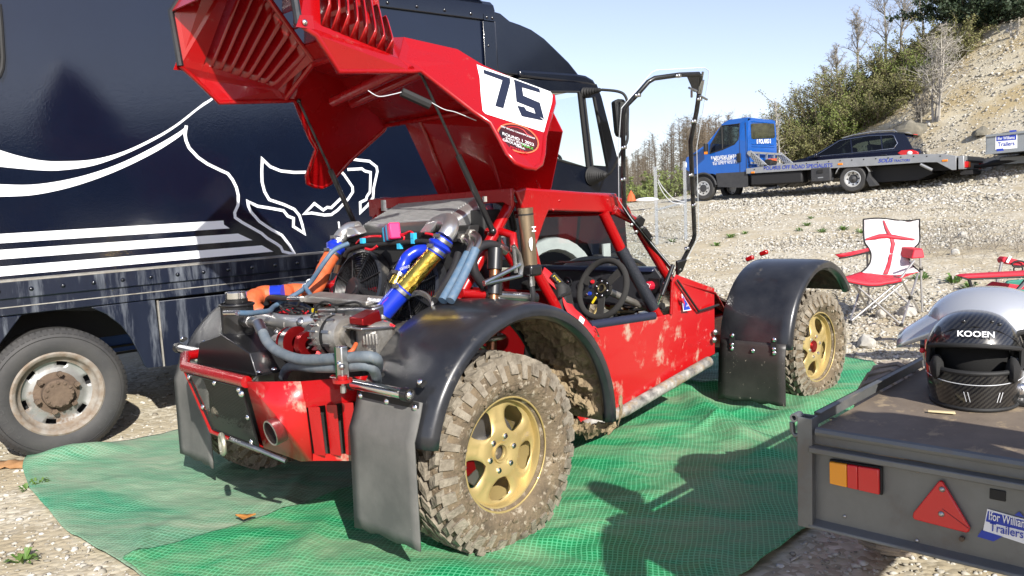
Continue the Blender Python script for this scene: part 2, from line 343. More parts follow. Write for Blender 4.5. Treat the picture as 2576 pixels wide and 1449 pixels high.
HULL = [(-2.93, 4.66), (-2.55, 4.05), (-1.53, 3.01), (-1.02, 2.5), (.35, 2.34), (.85, 2.78), (1.25, 3.2), (1.98, 4.2), (2.62, 5.3), (2.74, 6.0), (2.3, 6.6), (1.84, 6.9), (1.3, 6.95), (-.5, 6.3), (-2.16, 5.11)]
def inside(x, y):
    c = np.zeros(np.shape(x), bool); n = len(HULL)
    for i in range(n):
        (x1, y1), (x2, y2) = HULL[i], HULL[i-1]
        c ^= ((y1 > y) != (y2 > y)) & (x < (x2-x1)*(y-y1)/(y2-y1+1e-12)+x1)
    return c

# ------------------------------------------------------------------ gravel (stuff)
def stones(name, N, d0, d1, s0, s1_, label, az=(-52, 58), zbias=.2, kpow=1.0):
    ico = bmesh.new(); bmesh.ops.create_icosphere(ico, subdivisions=1, radius=1); ico.verts.ensure_lookup_table()
    bv = np.array([v.co for v in ico.verts]); bf = np.array([[v.index for v in f.verts] for f in ico.faces]); ico.free()
    d = d0*(d1/d0)**rng.random(N); a_ = np.radians(rng.uniform(az[0], az[1], N)); x = d*np.sin(a_); y = d*np.cos(a_)
    k = ~inside(x, y); x, y, d = x[k], y[k], d[k]; N = len(x)
    s = s0*(s1_/s0)**(rng.random(N)**1.8)*(d/d0)**.35*kpow
    z = ground_z(x, y)+s*(zbias-.1)
    var = []
    for q_ in range(8):
        f = np.array([.55+.65*rng.random() for _ in range(len(bv))])[:, None]; var.append(bv*f)
    var = np.array(var); V_ = var[rng.integers(0, 8, N)]*(np.stack([rng.uniform(.75, 1.35, N), rng.uniform(.6, 1.1, N), rng.uniform(.35, .8, N)], -1)[:, None, :])
    th = rng.uniform(0, 2*PI, N); ct, st = np.cos(th)[:, None], np.sin(th)[:, None]; ti = rng.normal(0, .35, N); cti, sti = np.cos(ti)[:, None], np.sin(ti)[:, None]
    yy = V_[..., 1]*cti-V_[..., 2]*sti; zz = V_[..., 1]*sti+V_[..., 2]*cti; xx = V_[..., 0]*ct-yy*st; yy = V_[..., 0]*st+yy*ct
    W = np.stack([xx, yy, zz], -1)*s[:, None, None]+np.stack([x, y, z], -1)[:, None, :]
    nb, nf_ = len(bv), len(bf); F_ = (bf[None]+(np.arange(N)*nb)[:, None, None]).reshape(-1)
    me = bpy.data.meshes.new(name); me.vertices.add(N*nb); me.vertices.foreach_set('co', W.reshape(-1)); me.loops.add(len(F_)); me.loops.foreach_set('vertex_index', F_)
    me.polygons.add(N*nf_); me.polygons.foreach_set('loop_start', np.arange(0, len(F_), 3)); me.update(calc_edges=True)
    at_ = me.attributes.new('tint', 'FLOAT', 'POINT'); at_.data.foreach_set('value', np.repeat(rng.random(N), nb))
    me.materials.append(stone_mat()); o = bpy.data.objects.new(name, me); COL.objects.link(o); return tag(o, label, 'gravel', kind='stuff')
def stone_mat():
    if 'stone' in MATS: return MATS['stone']
    mt = bpy.data.materials.new('stone'); mt.use_nodes = True; t = mt.node_tree; L = t.links.new; b = t.nodes['Principled BSDF']; b.inputs['Roughness'].default_value = .92; b.inputs['Specular IOR Level'].default_value = .2
    at_ = nd(t, 'ShaderNodeAttribute', attribute_name='tint'); r = nd(t, 'ShaderNodeValToRGB'); e = r.color_ramp.elements; e.new(.4); e.new(.75)
    for k, (p, c) in enumerate([(0, (.28, .25, .20)), (.25, (.42, .39, .32)), (.6, (.56, .53, .46)), (1, (.68, .66, .61))]): e[k].position = p; e[k].color = (*c, 1)
    L(at_.outputs['Fac'], r.inputs[0]); n = nd(t, 'ShaderNodeTexNoise'); n.inputs['Scale'].default_value = 40; tc = nd(t, 'ShaderNodeTexCoord'); L(tc.outputs['Object'], n.inputs['Vector'])
    mx = nd(t, 'ShaderNodeMix', data_type='RGBA'); mx.blend_type = 'MULTIPLY'; mx.inputs[0].default_value = .5; L(r.outputs[0], mx.inputs[6]); L(n.outputs[0], mx.inputs[7]); L(mx.outputs[2], b.inputs['Base Color'])
    MATS['stone'] = mt; return mt
stones('gravel', 25000, 2.5, 7.5, .0035, .018, 'loose pale limestone chippings around the ground sheet')
stones('gravel', 50000, 6.0, 14, .006, .027, 'loose pale limestone gravel around the camping chairs', az=(-10, 54))
stones('gravel', 60000, 13, 34, .010, .036, 'white limestone gravel around the flatbed truck and on the bank', az=(-4, 50))
stones('gravel', 15000, 19, 38, .022, .070, 'coarser limestone rubble on the quarry bank', az=(14, 52))
# ------------------------------------------------------------------ shared materials
mat('red_mud', (.42, .005, .007), .3, coat=.4, dirt=(.40, .27, .20), dscale=6.5, dlo=.555, dhi=.66, stretch=(1, 1, .8), rvar=0)
mat('red_dark', (.24, .004, .006), .35, coat=.3)
mat('black_plastic', (.010, .011, .014), .32, c2=(.026, .027, .030), nscale=5, coat=.2, dirt=(.17, .155, .13), dscale=8, dlo=.60, dhi=.84, bump=.06, bscale=25)
mat('flap_rubber', (.085, .085, .080), .75, c2=(.15, .145, .135), nscale=4, dirt=(.30, .27, .22), dscale=28, dlo=.68, dhi=.74, bump=.06, bscale=40)
mat('flap_black', (.018, .016, .016), .45, c2=(.04, .036, .034), nscale=4, dirt=(.34, .30, .25), dscale=26, dlo=.64, dhi=.70)
mat('black_metal', (.010, .010, .011), .35, coat=.2)
mat('matt_black', (.012, .012, .012), .7)
mat('black_hose', (.018, .018, .020), .5)
mat('alloy', (.62, .62, .60), .32, 1., c2=(.45, .45, .44), nscale=14, namt=.8, bump=.05, bscale=80)
mat('cast_alloy', (.42, .41, .38), .5, .8, c2=(.26, .24, .21), nscale=10, bump=.25, bscale=60)
mat('chrome', (.8, .8, .8), .12, 1.)
mat('steel', (.5, .5, .5), .35, 1., c2=(.32, .31, .3), nscale=30)
mat('gold_paint', (.52, .40, .17), .42, .45, c2=(.44, .33, .135), nscale=6, coat=.2, dirt=(.24, .18, .11), dscale=9, dlo=.60, dhi=.68)
mat('gold_foil', (.80, .55, .10), .22, 1., bump=.5, bscale=35)
mat('bronze', (.36, .28, .19), .35, .85, c2=(.30, .23, .15), nscale=5)
mat('blue_silicone', (.008, .030, .42), .3, coat=.2)
mat('blue_hose', (.055, .115, .19), .6, c2=(.11, .16, .22), nscale=30, dirt=(.20, .18, .15), dscale=30, dlo=.6, dhi=.75)
mat('grey_hose', (.085, .11, .135), .65, c2=(.14, .16, .175), nscale=26, dirt=(.20, .18, .15), dscale=30, dlo=.6, dhi=.75)
mat('orange_sleeve', (.56, .11, .03), .6, c2=(.45, .09, .03), nscale=20, bump=.6, bscale=30)
mat('red_anod', (.30, .010, .012), .3, .75)
mat('pink_cap', (.75, .02, .14), .35); mat('cyan_tape', (.03, .40, .65), .5); mat('purple', (.12, .015, .10), .5)
mat('braid', (.45, .45, .45), .4, .9, bump=.6, bscale=180)
mat('wire_red', (.55, .01, .02), .4)
mat('yellow', (.72, .55, .02), .5)
mat('belt_red', (.55, .012, .018), .75, bump=.3, bscale=180)
mat('suede', (.022, .021, .020), .95)
mat('white_print', (.82, .83, .84), .45); mat('navy_print', (.012, .016, .035), .4); mat('white_edge', (.55, .56, .58), .35)
mat('blue_print', (.015, .045, .38), .4); mat('red_print', (.60, .02, .03), .45); mat('green_print', (.05, .45, .05), .5)
mat('mud', (.15, .105, .062), .95, c2=(.27, .205, .125), nscale=18, bump=1., bscale=50)
mat('tyre_mud', (.060, .045, .030), .95, c2=(.20, .15, .092), nscale=14, namt=.8, dirt=(.31, .265, .20), dscale=30, dlo=.55, dhi=.62, bump=1., bscale=55); mat('tread_dust', (.11, .09, .065), .95, c2=(.28, .245, .19), nscale=20, namt=.7, bump=.8, bscale=70)
mat('rubber', (.018, .018, .019), .75, c2=(.035, .034, .032), nscale=8, bump=.1, bscale=50)
mat('truck_tyre', (.030, .030, .031), .7, c2=(.05, .048, .046), nscale=5, dirt=(.30, .28, .24), dscale=8, dlo=.72, dhi=.86, bump=.1, bscale=40)
mat('disc', (.35, .34, .33), .4, .9)
glassy('acrylic', (.96, .97, .98), 1.30); glassy('tinted', (.55, .62, .62), 1.5); glassy('screen', (.90, .93, .93), 1.42)
glassy('dark_glass', (.34, .40, .38), 1.5, body=.06)
def weave_mat():
    mt = bpy.data.materials.new('mesh_grille'); mt.use_nodes = True; t = mt.node_tree; L = t.links.new; b = t.nodes['Principled BSDF']; b.inputs['Base Color'].default_value = (.02, .02, .02, 1); b.inputs['Roughness'].default_value = .45
    tc = nd(t, 'ShaderNodeTexCoord'); br = nd(t, 'ShaderNodeTexVoronoi'); br.feature = 'DISTANCE_TO_EDGE'; br.inputs['Scale'].default_value = 120; mp = nd(t, 'ShaderNodeMapping'); mp.inputs['Scale'].default_value = (.05, .7, 1.2); L(tc.outputs['Object'], mp.inputs[0]); L(mp.outputs[0], br.inputs['Vector'])
    br.inputs['Randomness'].default_value = .12
    g = nd(t, 'ShaderNodeMath', operation='LESS_THAN'); L(br.outputs['Distance'], g.inputs[0]); g.inputs[1].default_value = .16
    L(g.outputs[0], b.inputs['Alpha']); MATS['grille'] = mt
weave_mat()

# ------------------------------------------------------------------ race buggy
BH = 43.86; BF = Frame((-.80564957, 3.73661943, 0), BH)
bug = thing('race_buggy', 'red and black off-road race buggy numbered 75 with its engine cover raised', 'buggy', BF.m)
def crop(x0, y0, x1, W):
    k = 1/((W/(x1-x0))*1.59006); return lambda x, y: (x0/1.59006+x*k, y0/1.59006+y*k)
c1 = crop(600, 0, 1700, 1992); c2 = crop(1500, 200, 2900, 2254); c3 = crop(650, 1000, 1700, 1690); c4 = crop(1200, 750, 2200, 2229); c5 = crop(1350, 1150, 2500, 1444); c6 = crop(2400, 900, 3500, 1771)
k3 = crop(2050, 850, 2900, 2463); k6 = crop(1950, 1100, 2600, 1449); k7 = crop(1400, 0, 2500, 2277); k8 = crop(900, 900, 1700, 1932)
def bx(c, x, *P):
    r = [BF.on(*c(*p), 0, x) for p in P]; return r if len(r) > 1 else r[0]
def by(c, y, *P):
    r = [BF.on(*c(*p), 1, y) for p in P]; return r if len(r) > 1 else r[0]
mir = lambda p: Vector((p[0], -p[1], p[2]))

def wheel(name, x, y, z, sgn, Rt, wd, cap, mud=True, steer=0, tilt=0):
    """sgn -1: outer face towards -y. Tyre with tread blocks, gold five-spoke rim."""
    W = bpy.data.objects.new(name, None); COL.objects.link(W); W.parent = bug; W.location = (x, y, z); W.rotation_euler = (R(tilt), 0, steer)
    o = sgn
    g = G(); h = wd/2; Rr = .232
    prof = [(Rr-.012, h*.62), (Rr+.012, h*.86), (Rr+.05, h*1.0), (Rt-.075, h*1.03), (Rt-.035, h*.95), (Rt-.016, h*.80), (Rt-.012, h*.3), (Rt-.012, -h*.3), (Rt-.016, -h*.80), (Rt-.035, -h*.95), (Rt-.075, -h*1.03), (Rr+.05, -h), (Rr+.012, -h*.86), (Rr-.012, -h*.62)]
    g.lathe(prof, d=(0, o, 0), n=60)
    rs = random.Random(int(x*100)+int(y*77)); n = 34; gt = g; g = G()
    def blk(a, yc, wy, wa, r0, r1, sk):
        lo = []; hi = []
        for (da, dy) in ((-1, -1), (1, -1), (1, 1), (-1, 1)):
            aa = a+da*wa/2+dy*sk; yy = yc+dy*wy/2
            lo.append(Vector((math.cos(aa)*r0, yy, math.sin(aa)*r0)))
            aa = a+da*wa*.40+dy*sk; yy = yc+dy*wy*.42; rr = r1+rs.uniform(-.003, .003)
            hi.append(Vector((math.cos(aa)*rr, yy, math.sin(aa)*rr)))
        g.hexa(lo, hi)
    for i in range(n):
        a = 2*PI*i/n
        for row, (yc, wy, ph, sk) in enumerate([(-.78, .30, 0, .03), (-.40, .30, .5, -.05), (0, .26, .1, .05), (.40, .30, .6, -.05), (.78, .30, .15, .03)]):
            blk(a+ph*2*PI/n+rs.uniform(-.01, .01), yc*h, wy*h, 2*PI/n*.72, Rt-.03, Rt+(.012 if abs(yc) < .7 else .006), sk*(1 if yc < 0 else -1))
        for s_ in (1, -1):   # shoulder lugs running down the sidewall
            for k_ in range(1):
                wa = 2*PI/n*(.45 if i % 2 else .62); lo = []; hi = []
                rl = Rt-.085 if i % 2 else Rt-.065
                a2 = a+(.15 if s_ < 0 else .4)*2*PI/n
                for (da, rr) in ((-1, rl), (1, rl), (1, Rt-.02), (-1, Rt-.02)):
                    yy = s_*(h*1.0 if rr < Rt-.05 else h*.86); aa = a2+da*wa/2
                    lo.append(Vector((math.cos(aa)*rr, yy*.93, math.sin(aa)*rr))); hi.append(Vector((math.cos(aa)*(rr+(.010 if rr > Rt-.05 else 0)), yy*1.05+s_*.006, math.sin(aa)*(rr+(.003 if rr > Rt-.05 else 0)))))
                g.hexa(lo, hi)
    g.ob('tread_blocks', 'tread_dust', W, 30, weld=False)['kind'] = 'stuff'; g = gt
    for i in range(150 if mud else 30):
        a = rs.uniform(0, 2*PI); rr = rs.uniform(Rr+.03, Rt-.02); s = rs.uniform(.004, .012); yy = h*(1.01 if rr < Rt-.06 else .96)*o
        g.sph((math.cos(a)*rr, yy, math.sin(a)*rr), s, 6, 4, (1.3, .5, 1))
    T = g.ob('tyre', 'tyre_mud', W, 40, weld=False)
    if steer: pass
    # rim: barrel + spoke disc
    g = G(); f0 = h*.62
    g.lathe([(Rr-.004, f0+.020), (Rr+.006, f0+.014), (Rr+.004, f0-.002), (Rr-.016, f0-.006), (Rr-.024, f0-.05), (Rr-.034, -f0), (Rr-.02, -f0-.01)], d=(0, o, 0), n=48)
    rim = g.ob('rim', 'gold_paint', W, 40, solid=.006)
    g = G(); NS = 5; rows = 14; cols = 8; r0, r1 = .030, Rr-.016
    wa, wb = .098, Rr-.030; rm = (wa+wb)/2; rh = (wb-wa)/2
    def hh(r):
        t = r/r1; return f0-.034+.020*math.exp(-((t-.38)/.22)**2)-.02*max(0, t-.75)+.01*t
    rr = [r0, .055, .075]+[wa+(wb-wa)*i/(rows-1) for i in range(rows)]+[r1]
    for k in range(NS):
        P = []
        for r in rr:
            w_ = 0
            if wa <= r <= wb: w_ = R(23)*max(0, 1-abs((r-rm)/rh)**2.6)**.5*(.72+.28*(r-wa)/(wb-wa))
            row = []
            for j in range(cols+1):
                a = R(72)*k+R(54)+w_+(R(72)-2*w_)*j/cols
                rid = .007*max(0, 1-abs(j-cols*.30)/1.0)+.007*max(0, 1-abs(j-cols*.70)/1.0) if r > rm*.9 else 0
                edge = -.006*(1 if j in (0, cols) and w_ > 0 else 0)
                row.append(Vector((math.cos(a)*r, o*(hh(r)+rid+edge), math.sin(a)*r)))
            P.append(row)
        g.grid(P)
    dsk = g.ob('spokes', 'gold_paint', W, 55, solid=.022, soff=-1 if o < 0 else -1, bevel=.003)
    g = G(); g.lathe([(.030, f0-.035), (.033, f0-.016), (.040, f0-.014), (.043, f0-.030)], d=(0, o, 0), n=24)
    if cap: g.lathe([(0.0001, f0-.012), (.028, f0-.014), (.033, f0-.022)], d=(0, o, 0), n=24)
    g.ob('centre_cap', 'red_anod' if cap else 'gold_paint', W, 40)
    for k in range(6):
        a = R(60*k+12); c = Vector((math.cos(a)*.070, 0, math.sin(a)*.070)); n0 = Vector((0, o, 0))
        g = G(); g.cyl(c+n0*(f0-.03), c+n0*(f0-.008), .0125, n=6); g.cyl(c+n0*(f0-.012), c+n0*(f0-.003), .008, n=8); g.lathe([(.014, f0-.022), (.021, f0-.018), (.024, f0-.026)], o=c, d=(0, o, 0), n=16); g.ob('wheel_nut', 'chrome', W, 30)
    g = G(); g.cyl((0, o*(f0-.115), 0), (0, o*(f0-.095), 0), .155, n=32); g.cyl((0, -o*.10, 0), (0, o*(f0-.05), 0), .06, n=16); g.ob('brake_disc', 'disc', W)
    g = G(); P = []
    for s in range(9):
        a = R(150+s*6.5); P.append(Vector((math.cos(a), 0, math.sin(a))))
    g.hexa([p*.118+Vector((0, o*(f0-.09), 0)) for p in P]+[p*.172+Vector((0, o*(f0-.09), 0)) for p in P[::-1]], [p*.118+Vector((0, o*(f0-.046), 0)) for p in P]+[p*.172+Vector((0, o*(f0-.046), 0)) for p in P[::-1]]); g.ob('brake_caliper', 'red_anod', W, 30, bevel=.006)
    return W
wheel('wheel', .087, -.868, .388, -1, .395, .27, False)
wheel('wheel', .087, .868, .388, 1, .395, .27, False)
wheel('wheel', 3.11, -.875, .365, -1, .365, .25, True, steer=R(-4))
wheel('wheel', 3.11, .875, .365, 1, .365, .25, True, steer=R(-4))

def fender(cx, cz, r, a0, a1, yi, yo, sgn, label=None):
    g = G(); n = 34
    pr = [(yi, -.030), (yi, -.004), (yi-.006*sgn*-1, 0), (yi*.8+yo*.2, .004), (yi*.5+yo*.5, .006), (yi*.15+yo*.85, .004), (yo*.985, -.004), (yo, -.018), (yo, -.045), (yo*.982, -.058), (yo*.962, -.058)]
    P = []
    for i in range(n+1):
        a = R(a0+(a1-a0)*i/n); P.append([Vector((cx+math.cos(a)*(r+dr), y, cz+math.sin(a)*(r+dr))) for y, dr in pr])
    g.grid(P); return g.ob('fender', 'black_plastic', bug, 50, solid=.007, sub=0, bevel=0)
fr_ = fender(.18, .42, .565, 169, -3, -.585, -1.035, -1)
fl_ = fender(.18, .42, .565, 169, -3, .585, 1.035, 1)
ff_ = fender(3.06, .40, .55, 176, 38, -.565, -1.035, -1)
ffl = fender(3.06, .40, .55, 176, 38, .565, 1.035, 1)
# a rolled bead along each fender
for F_, sg in ((fr_, -1), (fl_, 1)):
    g = G(); g.tube([(.18+math.cos(R(a))*.568, sg*.83, .42+math.sin(R(a))*.568) for a in range(-2, 168, 5)], .004, 6); g.ob('bead', 'black_plastic', F_, 60)

def flap(x0, z0, z1, ya, yb, lean, mt, ragged=.01):
    rs = random.Random(int(ya*100)); g = G(); P = []
    for i in range(13):
        t = i/12; row = []
        for j in range(9):
            s = j/8; y = ya+(yb-ya)*s; z = z0+(z1-z0)*t
            if i == 12: z += rs.uniform(-ragged, ragged)
            xx = x0+lean*min(1, t*4)**1.2+.010*math.sin(PI*s)*t
            row.append(Vector((xx, y+(.012*(t if s < .5 else -t*.3) if True else 0), z)))
        P.append(row)
    g.grid(P); return g.ob('mud_flap', mt, bug, 60, solid=.007)
mf = flap(-.348, .69, .148, -.60, -.985, -.047, 'flap_rubber'); mf['label'] = 'grey dusty mud flap behind the rear wheel nearest the trailer'
flap(-.348, .69, .148, .60, .985, -.047, 'flap_rubber')
ffp = flap(2.502, .475, .085, -.575, -1.02, -.02, 'flap_black'); ffp['label'] = 'black mud flap spattered with mud'
flap(2.502, .475, .085, .575, 1.02, -.02, 'flap_black')
def bolt(p, d, r, parent, mt='chrome'):
    p = Vector(p); d = Vector(d).normalized(); g = G(); g.lathe([(0.0001, r*.7), (r*.6, r*.6), (r, r*.2), (r*1.25, .0), (r*1.25, -r*.2)], o=p, d=d, n=10); return g.ob('bolt', mt, parent, 50)
for sg in (-1, 1):
    g = G(); g.prism([(-.353, sg*.60, .690), (-.353, sg*.975, .692), (-.353, sg*.975, .648), (-.353, sg*.60, .650)], (-.005, 0, 0)); pb = g.ob('flap_bracket', 'matt_black', bug, bevel=.004)
    for t in (.06, .5, .94): bolt((-.359, sg*(.60+.375*t), .670), (-1, 0, 0), .011, pb)
    g = G(); a = Vector((-.385, sg*.48, .722)); b_ = Vector((-.378, sg*.955, .720)); g.cyl(a.lerp(b_, .24), b_, .021, n=16); sb_ = g.ob('fender_stay', 'chrome', bug)
    g = G(); g.cyl(a, a.lerp(b_, .24), .019, n=14); g.ob('stay_socket', 'red', sb_)
    [G().cyl(a.lerp(b_, s0), a.lerp(b_, s1), .026, n=16).ob('stay_sleeve', 'black_metal', sb_) for s0, s1 in ((.24, .28), (.93, 1))]; bolt(b_, b_-a, .012, sb_)
    for yy in (.72, .97): g = G(); g.box((-.335, sg*yy, .755), (.03, .03, .012), Matrix.Rotation(R(-30), 3, 'Y')); g.ob('stay_bracket', 'matt_black', sb_); bolt((-.345, sg*yy, .765), (-.8, 0, .6), .010, sb_)
    # upper fender stay
    a = Vector((.30, sg*.50, 1.005)); b_ = Vector((.72, sg*.60, .95)) if sg < 0 else Vector((.12, .70, 1.0)); 
    if sg < 0: a, b_ = by(c4, -.6, (1430, 945), (2095, 985))
    g = G(); g.cyl(a.lerp(b_, .3), b_, .023, n=16); st = g.ob('fender_stay', 'alloy', bug); g = G(); g.cyl(a, a.lerp(b_, .3), .021, n=14); g.ob('stay_socket', 'red', st); [G().cyl(a.lerp(b_, s0), a.lerp(b_, s1), .028).ob('stay_sleeve', 'black_metal', st) for s0, s1 in ((.28, .36), (.92, 1))]; bolt(b_, b_-a, .013, st)
    # bolts that hold the front flap
for (px, py) in [(850, 710), (848, 770), (848, 795), (983, 810), (1120, 740), (1118, 800), (1120, 825)]: bolt(bx(c6, 2.480, (px, py)), (-1, 0, 0), .012, ffp)
for P_ in ([(835, 705), (868, 705), (866, 790), (835, 790)], [(1103, 735), (1138, 738), (1136, 838), (1103, 832)]):
    g = G(); g.prism(bx(c6, 2.486, *P_), (-.003, 0, 0)); g.ob('flap_strap', 'matt_black', ffp)
# mud caked inside the fenders
def caked(cx, cz, r, a0, a1, thick, F_, y0=-.60, y1=-1.015, mt_='mud'):
    n, m_ = 64, 40; P = []
    for i in range(n+1):
        a = R(a0+(a1-a0)*i/n); row = []
        for j in range(m_+1):
            y = y0+(y1-y0)*j/m_; p = Vector((math.cos(a)*r*9, y*9, math.sin(a)*r*9)); k_ = noise.noise(p)+.6*noise.noise(p*2.3)+.45*noise.noise(p*5)+.3*noise.noise(p*11)
            e_ = min(1, min(i, n-i)/4)*min(1, min(j, m_-j)/3); rr = r-.012-thick*max(-.15, .45+k_*.75)*e_; row.append(Vector((cx+math.cos(a)*rr, y+.01*noise.noise(p*4), cz+math.sin(a)*rr)))
        P.append(row)
    G().grid(P).ob('caked_mud', mt_, F_, 30)
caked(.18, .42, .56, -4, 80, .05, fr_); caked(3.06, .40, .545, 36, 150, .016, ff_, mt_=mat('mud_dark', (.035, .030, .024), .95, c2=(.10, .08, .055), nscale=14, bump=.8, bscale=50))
mat('mud_dry', (.30, .23, .135), .95, c2=(.20, .15, .09), nscale=20, bump=.8, bscale=60)
def crust(pts, r0, seed, F_):
    P = spline(pts, 14); V_ = []; n = len(P)
    for i, p in enumerate(P):
        e_ = min(1, min(i, n-1-i)/4); row = []
        for k in range(15):
            a = 2*PI*k/14; d = Vector((math.cos(a)*.7, .35*math.cos(a+1), math.sin(a))); q_ = (p+d*r0)*22+Vector((seed, 0, 0)); rr = r0*e_*(.75+.8*noise.noise(q_)+.55*noise.noise(q_*2.6)+.4*noise.noise(q_*6)); row.append(p+d*max(.002, rr))
        row[-1] = row[0]; V_.append(row)
    G().grid(V_).ob('caked_mud', 'mud_dry', F_, 25)
crust([(.60, -.64, .66), (.64, -.74, .58), (.66, -.84, .50), (.70, -.94, .42)], .030, 1, fr_); crust([(.72, -.60, .34), (.735, -.75, .33), (.745, -.90, .335), (.755, -1.02, .36)], .040, 2, fr_); crust([(.765, -1.02, .36), (.775, -1.03, .42), (.77, -1.03, .50)], .028, 3, fr_)

# ---- rear bumper
top = [(-.54, .52, .742), (-.64, .27, .735), (-.64, -.27, .735), (-.54, -.50, .745), (-.26, -.56, .725)]
bot = [(-.48, .45, .43), (-.555, .215, .445), (-.555, -.215, .44), (-.50, -.40, .405), (-.25, -.50, .37)]
g = G(); cr = Vector((-.535, -.515, .665)); cb = Vector((-.50, -.505, .435))
f3 = [Vector(top[2]), Vector(top[3]), cr, Vector((-.505, -.49, .425)), Vector(bot[3]), Vector(bot[2])]; f3c = Vector((-.60, -.40, .62))
for i in range(6): g.poly([f3[i], f3[(i+1) % 6], f3c])
bs0 = Vector((-.505, -.495, .452))
bump = g.ob('rear_bumper', 'red_mud', bug, 20, solid=.008)
g = G(); g.poly([cr.lerp(bs0, .10), cr, Vector(top[3]), Vector(top[4]), Vector((-.26, -.565, .655)), Vector((-.26, -.563, .630))]); g.ob('upper_side_panel', 'red', bump, 0, solid=.006)
g = G(); bs = [Vector((-.505, -.49, .425)), Vector((-.26, -.55, .372)), Vector((-.26, -.555, .400)), Vector((-.505, -.495, .452))]; g.poly(bs); g.poly([Vector((-.48, .45, .43)), Vector((-.54, .52, .742)), Vector((-.64, .27, .735)), Vector((-.555, .215, .445))]); g.poly([Vector(b_) for b_ in bot[:4]]+[Vector((-.25, -.50, .37)), Vector((-.2, .45, .40))]); g.ob('lower_panel', 'red_mud', bump, 0, solid=.006)
for i in range(4):                      # vertical louvre blades
    t = i/4+.03; t2 = (i+.50)/4+.03; crl = cr.lerp(bs[3], .10); cre = Vector((-.26, -.565, .655)).lerp(bs[2], .10)
    a = crl.lerp(cre, t); b_ = bs[3].lerp(bs[2], t); c_ = crl.lerp(cre, t2); d_ = bs[3].lerp(bs[2], t2)
    o_ = Vector((-.004, -.026, 0)); g = G(); g.poly([a, b_, d_+o_, c_+o_]); g.poly([a, c_+o_, c_]); g.poly([b_, d_, d_+o_]); g.ob('louvre', 'red', bump, 0, solid=.005)
g = G(); g.prism([(-.49, -.46, .66), (-.25, -.50, .64), (-.25, -.48, .38), (-.49, -.43, .42)], (0, .01, 0)); g.ob('louvre_backing', 'flap_black', bump, 0)
gr_ = [(-.650, .235, .712), (-.652, -.245, .712), (-.575, -.205, .445), (-.575, .195, .455)]
g = G(); g.poly(gr_); g.ob('mesh_grille', 'grille', bump, 0)
g = G(); g.poly([(p[0]+.05, p[1]*.97, p[2]) for p in gr_]); g.ob('grille_backing', 'matt_black', bump, 0)
g = G(); g.tube(gr_, .005, 6, closed=True); g.ob('grille_frame', 'black_metal', bump)
for p in [(-.655, .215, .70), (-.655, -.02, .703), (-.655, -.225, .70), (-.62, -.215, .58), (-.61, .205, .56), (-.60, -.19, .47)]: bolt(p, (-1, 0, .2), .009, bump)
for p in by(c3, -.46, (605, 930), (845, 927)): bolt((p.x-.03, p.y+.06, p.z), (-1, -.5, 0), .010, bump)
g = G(); g.tube([(-.33, .56, .735), (-.53, .52, .742), (-.64, .275, .735), (-.643, -.275, .735)], .024, 12); g.ob('top_tube', 'red', bump)
g = G(); g.tube([BF.on(580, 1104, 0, -.62), BF.on(650, 1130, 0, -.60), BF.on(720, 1160, 0, -.55)], .010, 10); g.ob('tow_bar', 'steel', bump)
g = G(); g.tube([(-.645, .262, .722), (-.572, .212, .440), (-.572, -.215, .430)], .011, 8); g.ob('grille_surround', 'red', bump)
lp = bx(c3, -.64, (385, 1250)); g = G(); g.tube([lp+Vector((math.cos(a)*.012, math.cos(a)*.040, math.sin(a)*.040)) for a in [2*PI*i/20 for i in range(20)]], .010, 8, closed=True); g.ob('towing_eye', mat('galv_eye', (.50, .49, .38), .45, .7, c2=(.36, .35, .28), nscale=20), bump)
ex = Vector((-.588, -.385, .545)); d_ = Vector((-.86, -.42, .05)).normalized(); g = G(); x_, y_, z_ = basis(d_)
P = []
for r_, h_ in [(.037, -.10), (.041, -.03), (.043, .03), (.042, .045), (.037, .045), (.035, -.02), (.033, -.10)]: P.append([ex+x_*math.cos(2*PI*k/28)*r_*1.0+y_*math.sin(2*PI*k/28)*r_*1.25+d_*(h_+.028*math.sin(2*PI*k/28+.8)*(1 if h_ > 0 else 0)) for k in range(29)])
g.grid(P); eh = g.ob('exhaust_tip', 'steel', bug, 60); g = G(); g.poly([p for p in P[5][:-1]]); g.ob('exhaust_bore', 'matt_black', eh)
# bottom/engine bay tray
g = G(); g.prism([(-.5, .42, .46), (-.5, -.42, .45), (.9, -.42, .30), (.9, .42, .30)], (0, 0, .008)); g.ob('belly_pan', 'red_dark', bug)
# ---- engine cover (raised)
E_ = dict(D=(-.28, .495, 1.928), D2=(.082, .503, 1.961), Dr=(-.389, .525, 2.047), tip=(.419, .82, 1.544), ta=(.370, .812, 1.562), tb=(.475, .826, 1.536), Ef=(.829, .644, 1.898), P2=(.494, .517, 2.024), P3=(.392, .458, 2.093), P4=(.13, .404, 2.123), e1=(.134, .505, 1.968), e2=(.298, .642, 1.793), e3=(.361, .684, 1.741), e4=(.352, .785, 1.60), t2=(.525, .818, 1.556), e5=(.562, .803, 1.60), e6=(.628, .757, 1.684), Ef2=(.815, .66, 1.86), L0=(.03, .485, 2.01), L1=(-.45, .505, 2.084), K1=(-.476, .50, 2.32), R0=(.13, .30, 2.14), Rb=(-.086, .30, 2.39), Re=(-.30, .30, 2.66))
E_ = {k: Vector(v) for k, v in E_.items()}
hood = thing('tmp', None, None); hood.name = 'engine_cover'; hood.parent = bug
